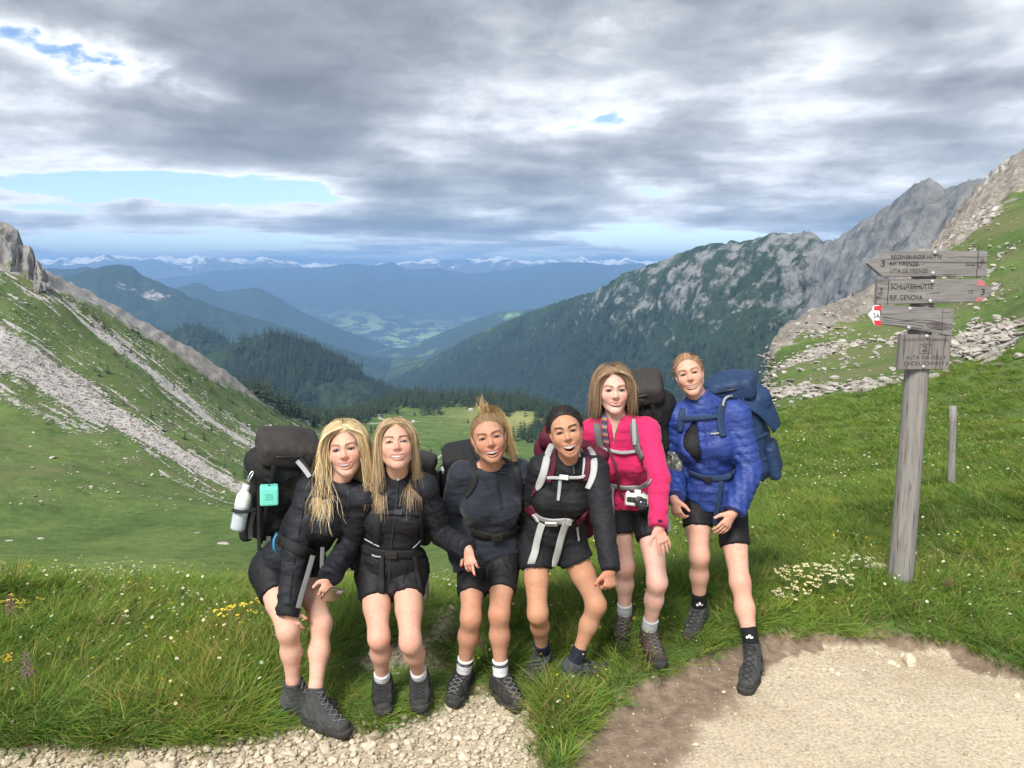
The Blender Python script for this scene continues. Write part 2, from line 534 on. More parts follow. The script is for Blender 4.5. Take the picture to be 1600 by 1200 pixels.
def build_ground():
    net = []
    for c in COLS:
        ta = (c - 800) / 1200.0
        col = [np.array((ta * 16 , -14.0, 0.0)), np.array((ta * 2.6, 0.9, 0.0)), np.array((ta * 3.45, 3.1, 0.0)),
               np.array((ta * 4.75, 4.4, -0.02 if c < 1000 else 0.0))]
        col += [pt(c, y, D) for y, D in STN[c]]
        net.append(col)
    net = np.array(net)                                     # (cols, rows, 3)
    nper = [8, 44, 52, 30, 26, 18, 24, 34, 46, 58, 52, 14, 10]
    rs = np.concatenate([np.linspace(i, i + 1, n, endpoint=False) for i, n in enumerate(nper)] + [[len(nper)]])
    cs = np.concatenate([np.linspace(-1100, 0, 40, endpoint=False), np.linspace(0, 1600, 460, endpoint=False), np.linspace(1600, 2700, 41)])
    G = pchip(rs, np.arange(net.shape[1]), np.swapaxes(net, 0, 1))   # rows, cols, 3
    G = pchip(cs, COLS, np.swapaxes(G, 0, 1))                        # cs, rows, 3
    nu, nv = G.shape[:2]
    V = G.reshape(-1, 3).copy()
    c = np.repeat(cs, nv)
    r = np.tile(rs, nu)
    D = np.hypot(V[:, 0], V[:, 1])
    m, dm = path_mask(V[:, :2])
    soil = SOIL.copy()
    # bank of turf above the worn path; hummocks; small stony relief
    bank = np.where(V[:, 0] > 0.5, 0.10, 0.045) * sstep(9.0, 4.0, D)
    V[:, 2] += bank * (1 - m)
    xy0 = np.c_[V[:, :2], np.zeros(len(V))]
    V[:, 2] += (0.035 * fbm(xy0 * 0.9, 3) + 0.018 * perlin(xy0 * 4.0)) * (1 - 0.75 * m) * sstep(40, 5, D) * sstep(1.0, 3.0, V[:, 1] + 3)
    V[:, 2] += 0.006 * fbm(xy0 * 11, 2) * m
    big = sstep(12, 60, D)
    V[:, 2] += big * np.minimum(D, 400) / 130 * (1.1 * fbm(xy0 / 34.0, 4) + 0.35 * fbm(xy0 / 9.0 + 5, 3))
    # left slope: s runs up the slope, streaks of scree drift down and to the valley
    s = np.clip((r - 8) / 3.0, -0.3, 1.4)
    left = sstep(600, 470, c)
    right = sstep(1110, 1230, c)
    up = sstep(8.02, 8.2, r)
    q = s + c * 0.00105                                    # constant along a streak
    st = np.c_[q * 9.0, c * 0.0016, np.zeros(len(c))]
    streak = fbm(st, 4) + 0.5 * perlin(np.c_[q * 34, c * 0.006, r * 0 + 4]) + 0.35 * perlin(np.c_[c * 0.05, r * 14, r * 0])
    fineq = perlin(np.c_[q * 62, c * 0.012, r * 0 + 1]) + .6 * perlin(np.c_[q * 110, c * 0.03, r * 0 + 7])
    band = np.exp(-((q - 0.565 - c * 0.00002) / (0.072 * np.clip(1.25 - c / 420, 0.14, 2))) ** 2) * sstep(480, 300, c)
    halo = np.exp(-((q - 0.57) / .16) ** 2) + .8 * np.exp(-((q - .93) / .14) ** 2)
    band = np.clip(band + .35 * fineq * (band > .05) + .9 * sstep(.06, .34, fineq + .25 * perlin(np.c_[q * 9, c * .008, r * 0 + 3])) * halo, 0, 1.2)
    band2 = np.exp(-((q - 0.93) / 0.03) ** 2) * sstep(100, 180, c) * sstep(560, 420, c)
    scree_l = np.clip(sstep(0.12, 0.62, streak) * 0.72 * (.45 + .55 * sstep(.1, .6, s)) + band * 1.1 + band2 * 0.8, 0, 1) * left * up
    cliffy = left * up * sstep(0.74, 1.02, s + 0.25 * perlin(np.c_[c * 0.01, r * 2, r * 0]) - 0.0003 * c)
    brown = left * up * np.exp(-((c - 345) / 95) ** 2) * sstep(0.55, 0.8, s)
    rib = fbm(np.c_[c * 0.035 - s * 2, s * 2.5, r * 0], 4, ridged=True)
    strata = np.abs(((V[:, 2] * .30 + fbm(xy0 / 20.0, 2)) % 1.0) - .5)
    V[:, 2] += cliffy * (rib * .55 + 1.6 * fbm(xy0 / 9.0, 5) + strata * 1.6)
    # right slope: talus at its foot, turf and broken rock above
    tal = fbm(np.c_[c * 0.007, r * 2.2, r * 0 + 2], 4) + 0.35
    base = np.exp(-((r - (8.35 - (c - 1200) * 0.0004)) / 0.42) ** 2)
    spot = sstep(0.45, 0.75, fbm(np.c_[c * 0.012, r * 3.0, r * 0 + 9], 4) + 0.32 * sstep(8.2, 9.6, r))
    scree_r = np.clip(base * sstep(0.32, 0.72, tal) * 1.1 + 0.7 * spot * sstep(8.2, 8.7, r), 0, 1) * right * sstep(7.6, 8.0, r)
    crag = right * sstep(9.8, 11.0, r + 0.5 * perlin(np.c_[c * 0.012, r, r * 0])) 
    strata = np.abs(((V[:, 2] * .55 + V[:, 0] * .05 + fbm(xy0 / 9.0, 2)) % 1.0) - .5)
    V[:, 2] += crag * (np.minimum(D, 140) / 100) * (.7 * fbm(np.c_[c * 0.02 + r * 0.6, r * 5.0, r * 0], 4, ridged=True) + 1.2 * fbm(xy0 / 5.0, 5) + 1.3 * strata)
    V[:, 2] += scree_r * 0.25 * fbm(xy0 / 1.3, 3) + scree_l * 0.6 * fbm(xy0 / 4.0, 3)
    dry = np.maximum(left * up, 1.7 * right * sstep(8.0, 8.7, r))
    lush = sstep(900, 300, np.abs(c - 700)) * sstep(6.5, 7.2, r) * sstep(9.5, 8.0, r)
    far = sstep(7.0, 9.5, r) * (1 - left) * (1 - right)
    pale = far * np.exp(-((c - 800) / 75) ** 2) * np.exp(-((r - 11.0) / 0.35) ** 2)
    wood = sstep(11.05, 11.35, r + 0.5 * fbm(np.c_[c * 0.02, r, r * 0], 3)) * (1 - right) * (1 - left)
    me = mesh_np('ground', V, grid_faces(nu, nv)[:, ::-1], True,
                 dict(path=m, dirt=dm, scree=np.maximum(scree_l, scree_r), rock=np.maximum(cliffy, crag), brown=np.maximum(brown * .5, right * 0.5 * sstep(8.4, 9, r)), near=sstep(14, 6, D), pale=pale, wood=wood, dry=dry, soil=soil),
                 mats=[mat_ground()])
    o = obj('ground', me)
    tag(o, 'grassy mountain pass with worn gravel path falling to the valley', kind='structure')
    return o, V, c, r, nu, nv, dict(scree_l=scree_l, scree_r=scree_r, cliffy=cliffy, crag=crag, left=left, right=right)


def mat_ground():
    def f(b, bs):
        geo = b.n('ShaderNodeNewGeometry')
        P = geo.outputs['Position']
        A = lambda k: b.n('ShaderNodeAttribute', attribute_name=k).outputs['Fac']
        n1 = b.noise(P, 0.9, 6.0, 0.6)
        n2 = b.noise(P, 0.06, 7.0, 0.62)
        n3 = b.noise(P, 14.0, 5.0, 0.65)
        n4 = b.noise(P, 60.0, 4.0, 0.65)
        g = b.ramp(n2, [(0.30, (0.056, 0.096, 0.026)), (0.5, (0.090, 0.142, 0.038)), (0.68, (0.132, 0.190, 0.052))])
        g = b.mix(b.mapr(n1, 0.52, 0.80), g, (0.140, 0.175, 0.060, 1))
        g = b.mix(1.0, g, b.ramp(n3, [(0.3, 0.72), (0.7, 1.2)]), 'MULTIPLY')
        ft = b.noise(P, 0.55, 8.0, 0.7)
        f2 = b.noise(P, 3.5, 8.0, 0.78)
        g = b.mix(1.0, g, b.ramp(f2, [(0.36, 0.62), (0.5, 1.0), (0.64, 1.35)]), 'MULTIPLY')
        g = b.mix(1.0, g, b.ramp(ft, [(0.32, 0.66), (0.5, 1.0), (0.7, 1.22)]), 'MULTIPLY')
        g = b.mix(b.math('MULTIPLY', A('dry'), b.mapr(b.noise(P, 0.11, 8.0, 0.7), 0.42, 0.68)), g, (0.125, 0.140, 0.058, 1))
        g = b.mix(A('pale'), g, (0.27, 0.27, 0.10, 1))
        g = b.mix(A('wood'), g, (0.035, 0.055, 0.022, 1))
        # rock and scree
        rn = b.noise(P, 1.1, 9.0, 0.7)
        rk = b.ramp(rn, [(0.3, (0.16, 0.15, 0.145)), (0.5, (0.30, 0.285, 0.27)), (0.7, (0.42, 0.40, 0.38))])
        rkb = b.ramp(rn, [(0.3, (0.13, 0.11, 0.085)), (0.5, (0.25, 0.21, 0.165)), (0.7, (0.36, 0.31, 0.25))])
        rk = b.mix(A('brown'), rk, rkb)
        sc = b.ramp(b.noise(P, 2.2, 8.0, 0.75), [(0.3, (0.32, 0.295, 0.275)), (0.5, (0.50, 0.47, 0.445)), (0.68, (0.64, 0.605, 0.575))])
        brk = b.noise(P, 0.35, 9.0, 0.72)
        fr = b.math('MULTIPLY', A('rock'), 1.25)
        fr = b.mapr(b.math('ADD', fr, b.math('MULTIPLY', b.math('SUBTRACT', brk, 0.5), 2.2)), 0.35, 0.6)
        c = b.mix(fr, g, rk)
        fs = b.mapr(b.math('ADD', A('scree'), b.math('MULTIPLY', b.math('SUBTRACT', b.noise(P, 0.7, 10.0, 0.80), 0.5), 3.0)), 0.42, 0.62)
        c = b.mix(fs, c, sc)
        # path: pale limestone grit, brown humus along its rim
        grit = b.ramp(n4, [(0.25, (0.27, 0.215, 0.15)), (0.5, (0.47, 0.395, 0.29)), (0.72, (0.62, 0.54, 0.415))])
        grit = b.mix(1.0, grit, b.ramp(b.noise(P, 1.4, 6.0, 0.6), [(0.3, (0.78, 0.75, 0.70)), (0.5, (1, 1, 1)), (0.7, (1.10, 1.10, 1.10))]), 'MULTIPLY')
        soil = b.ramp(n3, [(0.3, (0.130, 0.092, 0.066)), (0.7, (0.30, 0.228, 0.168))])
        pm = b.math('ADD', A('path'), b.math('MULTIPLY', b.math('SUBTRACT', n3, 0.5), 0.55))
        inner = b.mapr(b.math('ADD', pm, b.math('MULTIPLY', b.math('SUBTRACT', b.noise(P, 2.2, 5.0, 0.6), 0.5), 0.9)), 0.55, 0.95)
        inner = b.math('MULTIPLY', inner, b.mapr(b.math('ADD', A('soil'), b.math('MULTIPLY', b.math('SUBTRACT', n3, 0.5), 1.1)), 0.95, 0.20))
        soilmix = b.mix(inner, soil, grit)
        c = b.mix(b.mapr(pm, 0.15, 0.42), c, soilmix)
        b.set(bs.inputs['Base Color'], c)
        h = b.math('ADD', b.math('MULTIPLY', n4, b.math('MULTIPLY', A('path'), 0.010)), b.math('MULTIPLY', rn, b.math('MULTIPLY', b.math('MAXIMUM', A('rock'), A('scree')), 0.6)))
        h = b.math('ADD', h, b.math('MULTIPLY', n3, 0.012))
        bump(b, bs, h, 0.9, 1.0)
    return material('ground', f, 0.95, 0.1)


def mat_mount(name, forest, grass, rock, rock_amt, grass_amt, scale, rock_hi=0.0, patch=None, patch_amt=0.0, snow=False, streak=(1, 1, 0.35)):
    def f(b, bs):
        geo = b.n('ShaderNodeNewGeometry')
        P = geo.outputs['Position']
        hgt = b.n('ShaderNodeAttribute', attribute_name='h').outputs['Fac']
        n1 = b.noise(P, 1.0 / scale, 7.0, 0.6)
        n2 = b.noise(b.mapping(P, scale=streak), 4.0 / scale, 9.0, 0.68)
        n3 = b.noise(P, 22.0 / scale, 5.0, 0.7)
        fo = b.mix(1.0, (*forest, 1), b.ramp(n3, [(0.3, 0.5), (0.7, 1.5)]), 'MULTIPLY')
        gr = b.mix(1.0, (*grass, 1), b.ramp(n3, [(0.3, 0.8), (0.7, 1.2)]), 'MULTIPLY')
        gm = b.mapr(b.math('ADD', b.math('ADD', n1, b.math('MULTIPLY', hgt, 0.35)), grass_amt - 0.5), 0.46, 0.60)
        c = b.mix(gm, fo, gr)
        rk = b.mix(1.0, (*rock, 1), b.ramp(n2, [(0.3, 0.45), (0.55, 1.0), (0.75, 1.3)]), 'MULTIPLY')
        rv = b.math('ADD', b.math('ADD', n2, b.math('MULTIPLY', hgt, rock_hi)), b.n('ShaderNodeAttribute', attribute_name='rk').outputs['Fac'])
        rm = b.mapr(rv, 0.98 - rock_amt, 1.12 - rock_amt)
        c = b.mix(rm, c, rk)
        if patch:
            pn = b.noise(b.mapping(P, loc=(500, 900, 0), scale=(1, 1, 2)), 5.0 / scale, 6.0, 0.65)
            pl = b.mapr(hgt, 0.55, 0.12)
            c = b.mix(b.math('MULTIPLY', b.mapr(pn, 0.58 - patch_amt, 0.62 - patch_amt), pl), c, (*patch, 1))
        if snow:
            sn = b.noise(b.mapping(P, scale=(1, 1, 0.6)), 7.0 / scale, 9.0, 0.72)
            c = b.mix(b.mapr(b.math('ADD', sn, b.math('MULTIPLY', hgt, 0.55)), 0.92, 1.02), c, (0.93, 0.93, 0.93, 1))
        b.set(bs.inputs['Base Color'], c)
        bump(b, bs, b.math('ADD', n2, b.math('MULTIPLY', n3, 0.4)), 0.9, scale * 0.05)
    return material(name, f, 0.95, 0.05)


def ridge(name, label, top, foot, mat, nu=260, nv=70, amp=20.0, freq=1 / 150.0, jag=3.0, ribs=0.5, back=0.35, prof=1.0, rk=None, seed=0.0, rib_f=5.0, crags=False):
    """a mountain flank: ridge line and foot line in space, with relief, and a far side falling away"""
    top, foot = np.array([pt(*q) for q in top]), np.array([pt(*q) for q in foot])
    def resample(L, n):
        d = np.concatenate([[0], np.cumsum(np.linalg.norm(np.diff(L, axis=0), axis=1))])
        return pchip(np.linspace(0, d[-1], n), d, L)
    T, Fo = resample(top, nu), resample(foot, nu)
    vs = np.concatenate([np.linspace(0, 1, nv), 1 + np.linspace(0.06, 1, 14) ** 1.3])
    u = np.linspace(0, 1, nu)
    Pv = np.zeros((nu, len(vs), 3))
    out = (T - Fo)
    for j, v in enumerate(vs):
        if v <= 1:
            Pv[:, j] = Fo + out * v
            Pv[:, j, 2] = Fo[:, 2] + out[:, 2] * (v ** prof)
        else:
            w = v - 1
            Pv[:, j] = T + out * np.array((1, 1, 0)) * w * 1.2
            Pv[:, j, 2] = T[:, 2] - np.abs(out[:, 2]) * (w * back * 2 + w * w * back)
    V = Pv.reshape(-1, 3)
    vv, uu = np.tile(vs, nu), np.repeat(u, len(vs))
    hz = out / np.linalg.norm(out, axis=1, keepdims=True)
    nrm = np.repeat(np.c_[-hz[:, 0], -hz[:, 1], np.abs(hz[:, 2]) + 0.6], len(vs), 0)
    nrm /= np.linalg.norm(nrm, axis=1, keepdims=True)
    p = V * freq + seed
    L = np.linalg.norm(np.diff(T, axis=0), axis=1).sum()
    rb = fbm(np.c_[uu * L * freq * rib_f * 0.3, vv * 1.2, uu * 0 + seed], 5, ridged=True)
    if crags:
        rb = fbm(V * np.array((1, 1, .6)) * freq * 3.2 + seed + .35 * fbm(V * freq * 2, 2)[:, None], 5, gain=.55, ridged=True)
    n = fbm(p, 6) * (1 - ribs) * 1.6 + (rb - 0.6) * ribs
    env = np.clip(np.minimum(1.0, (1.02 - np.minimum(vv, 1.02)) * 5 + 0.04), 0.06, 1)
    V = V + nrm * (n * amp * env)[:, None]
    jg = fbm(np.c_[uu * L * freq * 7, uu * 0 + seed, uu * 0], 6, gain=0.6)
    V[:, 2] += jag * jg * np.exp(-((vv - 1) / 0.12) ** 2)
    rkv = np.zeros(len(V)) if rk is None else rk(uu, vv)
    me = mesh_np(name, V, grid_faces(nu, len(vs)), True, dict(h=np.clip(vv, 0, 1.2), rk=rkv), mats=[mat])
    o = obj(name, me)
    tag(o, label, kind='structure')
    return o, V.reshape(nu, len(vs), 3), vv.reshape(nu, -1), rkv.reshape(nu, -1)


ground, GV, GC, GR, GNU, GNV, GM = build_ground()
def mat_cliff():
    def f(b, bs):
        P = b.n('ShaderNodeNewGeometry').outputs['Position']
        n = b.noise(b.mapping(P, scale=(1, 1, .5)), .35, 9, .7)
        c = b.ramp(n, [(.3, (.10, .095, .09)), (.5, (.24, .225, .215)), (.7, (.38, .36, .345))])
        c = b.mix(b.mapr(b.noise(P, .12, 6, .6), .55, .68), c, (.12, .14, .05, 1))
        b.set(bs.inputs['Base Color'], c)
        bump(b, bs, n, 1.0, 1.2)
    return material('cliff', f, .95, .1)

GBVH = BVHTree.FromPolygons([Vector(v) for v in GV.tolist()], grid_faces(GNU, GNV)[:, ::-1].tolist()) if False else None


def ground_z_near():
    """fast height lookup on a raster of the near ground (|x| < 16, -2 < y < 30)"""
    m = (np.abs(GV[:, 0]) < 17) & (GV[:, 1] > -2) & (GV[:, 1] < 31)
    P = GV[m]
    step = 0.05
    nx, ny = int(34 / step), int(33 / step)
    acc, cnt = np.zeros((nx, ny)), np.zeros((nx, ny))
    ix, iy = ((P[:, 0] + 17) / step).astype(int).clip(0, nx - 1), ((P[:, 1] + 2) / step).astype(int).clip(0, ny - 1)
    np.add.at(acc, (ix, iy), P[:, 2])
    np.add.at(cnt, (ix, iy), 1)
    for _ in range(12):                                     # fill the gaps outwards
        empty_ = cnt == 0
        if not empty_.any():
            break
        a2, c2 = np.zeros_like(acc), np.zeros_like(cnt)
        val = np.where(cnt > 0, acc / np.maximum(cnt, 1), 0)
        has = (cnt > 0).astype(float)
        for dx, dy in ((1, 0), (-1, 0), (0, 1), (0, -1), (1, 1), (-1, -1), (1, -1), (-1, 1)):
            a2 += np.roll(np.roll(val * has, dx, 0), dy, 1)
            c2 += np.roll(np.roll(has, dx, 0), dy, 1)
        acc = np.where(empty_, a2 / np.maximum(c2, 1), val)
        cnt = np.where(empty_, (c2 > 0).astype(float), 1.0)
    Z = np.where(cnt > 0, acc / np.maximum(cnt, 1), 0)
    def zq(x, y):
        x, y = np.asarray(x, float), np.asarray(y, float)
        fx, fy = np.clip((x + 17) / step - 0.5, 0, nx - 2), np.clip((y + 2) / step - 0.5, 0, ny - 2)
        i, j = fx.astype(int), fy.astype(int)
        a, c = fx - i, fy - j
        return Z[i, j] * (1 - a) * (1 - c) + Z[i + 1, j] * a * (1 - c) + Z[i, j + 1] * (1 - a) * c + Z[i + 1, j + 1] * a * c
    return zq


gz = ground_z_near()

FOREST, ALP, LIME = (0.030, 0.048, 0.022), (0.085, 0.125, 0.040), (0.30, 0.295, 0.285)
# big rocky ridge across the valley (descends from the grey peak to the valley)
top = [(585, 606, 3300), (640, 578, 3150), (700, 545, 2950), (760, 515, 2750), (800, 498, 2600), (860, 476, 2400), (900, 463, 2250), (920, 458, 2150), (945, 446, 2080), (965, 432, 2000), (1000, 420, 1920),
       (1060, 398, 1820), (1110, 382, 1740), (1160, 376, 1680), (1190, 370, 1640), (1215, 364, 1620), (1262, 364, 1580), (1290, 378, 1530), (1310, 372, 1440), (1350, 345, 1340),
       (1400, 313, 1250), (1430, 290, 1200), (1450, 284, 1170), (1480, 292, 1130), (1522, 279, 1080), (1550, 290, 1040), (1600, 300, 1000), (1720, 330, 950), (1900, 330, 900)]
foot = [(560, 650, 2500), (640, 660, 2300), (720, 665, 2100), (800, 672, 1900), (880, 690, 1700), (960, 705, 1450), (1040, 720, 1250), (1120, 725, 1080), (1200, 715, 950), (1300, 690, 820), (1400, 660, 720),
        (1500, 620, 640), (1650, 580, 580), (1900, 560, 540)]
def rk_right(u, v):
    return (0.07 * sstep(0.40, 0.62, u) * sstep(0.25, 0.8, v) + 0.30 * sstep(0.70, 0.82, u) * sstep(0.25, 0.6, v) - 0.10 * sstep(0.75, 0.3, v) * sstep(0.85, 0.6, u)
            - 0.07 * sstep(0.6, 0.3, u))
rr_o, RRV, RRh, RRk = ridge('rocky_ridge', 'long ridge with forested lower slopes and pale limestone crags, rising to a grey peak', top, foot,
                     mat_mount('ridge_rock', FOREST, ALP, (.205, .205, .195), 0.412, 0.11, 150.0, 0.05, streak=(1, 1, 0.9)), nu=500, nv=130, amp=40.0, freq=1 / 150.0, jag=6.0, ribs=0.34, crags=True, rk=rk_right, seed=3.1, rib_f=13)
ridge('cliff', 'grey limestone cliff tower standing on the shoulder of the grassy slope', [(-120, 372, 300), (-60, 356, 300), (-20, 349, 298), (0, 348, 297), (16, 350, 296), (27, 358, 295), (31, 378, 295), (37, 384, 295), (45, 382, 294), (52, 392, 294), (57, 408, 294), (66, 417, 293), (74, 430, 293)],
      [(-120, 500, 282), (-40, 500, 280), (20, 490, 279), (50, 474, 280), (80, 458, 283)], mat_cliff(), nu=120, nv=60, amp=5.0, freq=1 / 14.0, jag=1.2, ribs=.5, seed=12.3, rib_f=6, prof=.8)
# wooded knoll
kn_o, KNV, KNh, _k = ridge('wooded_knoll', 'round knoll covered in dark conifer forest', [(250, 585, 1500), (300, 560, 1480), (345, 547, 1450), (390, 528, 1420), (430, 521, 1400), (480, 534, 1380), (530, 560, 1360), (580, 590, 1340), (630, 615, 1320), (700, 640, 1300)],
                     [(230, 690, 1150), (330, 690, 1130), (430, 700, 1120), (520, 700, 1110), (620, 690, 1100), (720, 690, 1090)],
                     mat_mount('knoll_forest', FOREST, (0.09, 0.13, 0.045), LIME, 0.1, -0.06, 160.0), nu=140, nv=60, amp=26, freq=1 / 170.0, jag=2, ribs=0.25, seed=8.2)
k2_o, K2V, K2h, _k = ridge('wooded_shoulder', 'dark wooded shoulder behind the round knoll', [(200, 520, 2000), (262, 520, 1980), (300, 508, 1950), (340, 520, 1920), (370, 545, 1900), (420, 570, 1880)],
                     [(220, 610, 1650), (300, 610, 1640), (360, 610, 1640), (430, 620, 1640)],
                     mat_mount('shoulder_forest', FOREST, (0.09, 0.13, 0.045), LIME, 0.1, -0.06, 160.0), nu=70, nv=40, amp=16, freq=1 / 170.0, jag=2, ribs=0.25, seed=1.7)
# left mountain with the green plateau
ridge('plateau_mountain', 'blue-green mountain with a flat grassy top and broken pale cliffs', [(20, 440, 4600), (70, 436, 4500), (110, 430, 4450), (150, 419, 4400), (190, 414, 4350), (205, 417, 4300), (228, 432, 4250), (262, 446, 4200), (300, 464, 4150),
      (350, 484, 4100), (400, 497, 4050), (450, 513, 4000), (500, 533, 3950), (550, 550, 3900), (600, 568, 3850), (660, 590, 3800)],
      [(20, 560, 3300), (120, 560, 3250), (220, 570, 3200), (320, 590, 3150), (420, 600, 3100), (520, 610, 3100), (620, 625, 3100), (680, 630, 3100)],
      mat_mount('plateau', FOREST, (0.13, 0.155, 0.06), (0.33, 0.30, 0.28), 0.24, -0.10, 420.0, 0.06, streak=(1, 1, 0.6)), nu=200, nv=60, amp=75, freq=1 / 520.0, jag=10, ribs=0.35,
      rk=lambda u, v: 0.22 * np.exp(-((u - 0.30) / 0.12) ** 2) * np.exp(-((v - 0.78) / 0.16) ** 2), seed=5.5)
ridge('back_hill', 'low dark hill behind the flat-topped mountain', [(40, 428, 6200), (80, 420, 6200), (110, 421, 6150), (135, 417, 6100), (160, 428, 6000), (230, 445, 5900)],
      [(40, 500, 5000), (110, 500, 5000), (230, 510, 5000)], mat_mount('back_hill', FOREST, ALP, LIME, 0.15, -0.05, 420.0), nu=60, nv=24, amp=40, freq=1 / 500.0, jag=10, seed=2.2)
ridge('twin_hills', 'hazy blue double-humped forest hill sinking to the valley', [(220, 470, 6600), (270, 452, 6500), (308, 442, 6450), (345, 455, 6400), (372, 452, 6350), (398, 450, 6300), (430, 463, 6250), (470, 486, 6200), (520, 508, 6150),
      (570, 528, 6100), (620, 546, 6050), (680, 566, 6000)], [(220, 560, 5000), (330, 570, 5000), (450, 585, 4950), (560, 595, 4900), (690, 610, 4900)],
      mat_mount('twin', FOREST, ALP, LIME, 0.12, -0.04, 500.0), nu=150, nv=40, amp=60, freq=1 / 650.0, jag=8, ribs=0.3, seed=9.4)
ridge('valley_spur', 'green meadows and woods on a low spur in the far valley', [(560, 560, 5600), (600, 548, 5550), (640, 540, 5500), (690, 520, 5450), (740, 500, 5400), (800, 485, 5350), (880, 480, 5300)],
      [(560, 600, 4700), (680, 600, 4650), (880, 590, 4600)], mat_mount('spur', FOREST, (0.26, 0.40, 0.13), LIME, 0.05, 0.14, 420.0), nu=110, nv=36, amp=30, freq=1 / 500.0, jag=4, ribs=0.2, seed=6.1)
ridge('far_range', 'broad hazy blue mountain range above the far valley', [(-200, 440, 12500), (150, 446, 12400), (240, 437, 12300), (300, 429, 12200), (345, 423, 12100), (380, 420, 12100), (410, 417, 12000), (440, 421, 12000), (480, 421, 12000), (520, 417, 12000), (560, 413, 11900),
      (585, 414, 11900), (612, 411, 11900), (636, 421, 11900), (680, 420, 11900), (740, 428, 11900), (800, 421, 11800), (850, 413, 11800), (900, 409, 11700), (940, 412, 11700), (970, 414, 11600), (1000, 411, 11600), (1020, 415, 11600),
      (1040, 409, 11500), (1060, 416, 11500), (1150, 420, 11400), (1500, 430, 11000)],
      [(-200, 580, 7000), (200, 580, 6900), (500, 585, 6800), (700, 585, 6800), (1000, 580, 6800), (1500, 560, 6800)],
      mat_mount('far_range', FOREST, (0.10, 0.145, 0.055), LIME, 0.14, -0.02, 900.0, 0.0, patch=(0.34, 0.46, 0.18), patch_amt=0.075), nu=300, nv=90, amp=150, freq=1 / 1500.0, jag=30, ribs=0.35, seed=4.4, rib_f=6)
ridge('snow_range', 'distant snow-capped mountains along the horizon', [(-300, 404, 14600), (60, 404, 14600), (200, 401, 14600), (300, 402, 14600), (420, 406, 14600), (480, 412, 14600), (560, 412, 14600), (640, 409, 14600), (760, 405, 14600), (860, 404, 14600), (960, 406, 14600), (1060, 411, 14600), (1200, 414, 14600), (1500, 416, 14600)],
      [(-300, 445, 13000), (300, 445, 13000), (800, 445, 13000), (1500, 445, 13000)],
      mat_mount('snow_range', (0.10, 0.12, 0.12), (0.16, 0.18, 0.14), (0.30, 0.30, 0.30), 0.35, 0.0, 1700.0, 0.1, snow=True), nu=420, nv=40, amp=190, freq=1 / 2600.0, jag=120, ribs=0.5, seed=7.7, rib_f=9)
# lowest land, closing the view under the ranges
me = mesh_np('valley_floor', np.array([(-60000, -3000, -2600), (60000, -3000, -2600), (60000, 60000, -2600), (-60000, 60000, -2600)]), np.array([[0, 1, 2, 3]]), mats=[plain('valley_floor', (0.08, 0.11, 0.05), 0.95, 0.05, 0.3, 0.002)])
tag(obj('valley_floor', me), 'deep wooded valley floor', kind='structure')

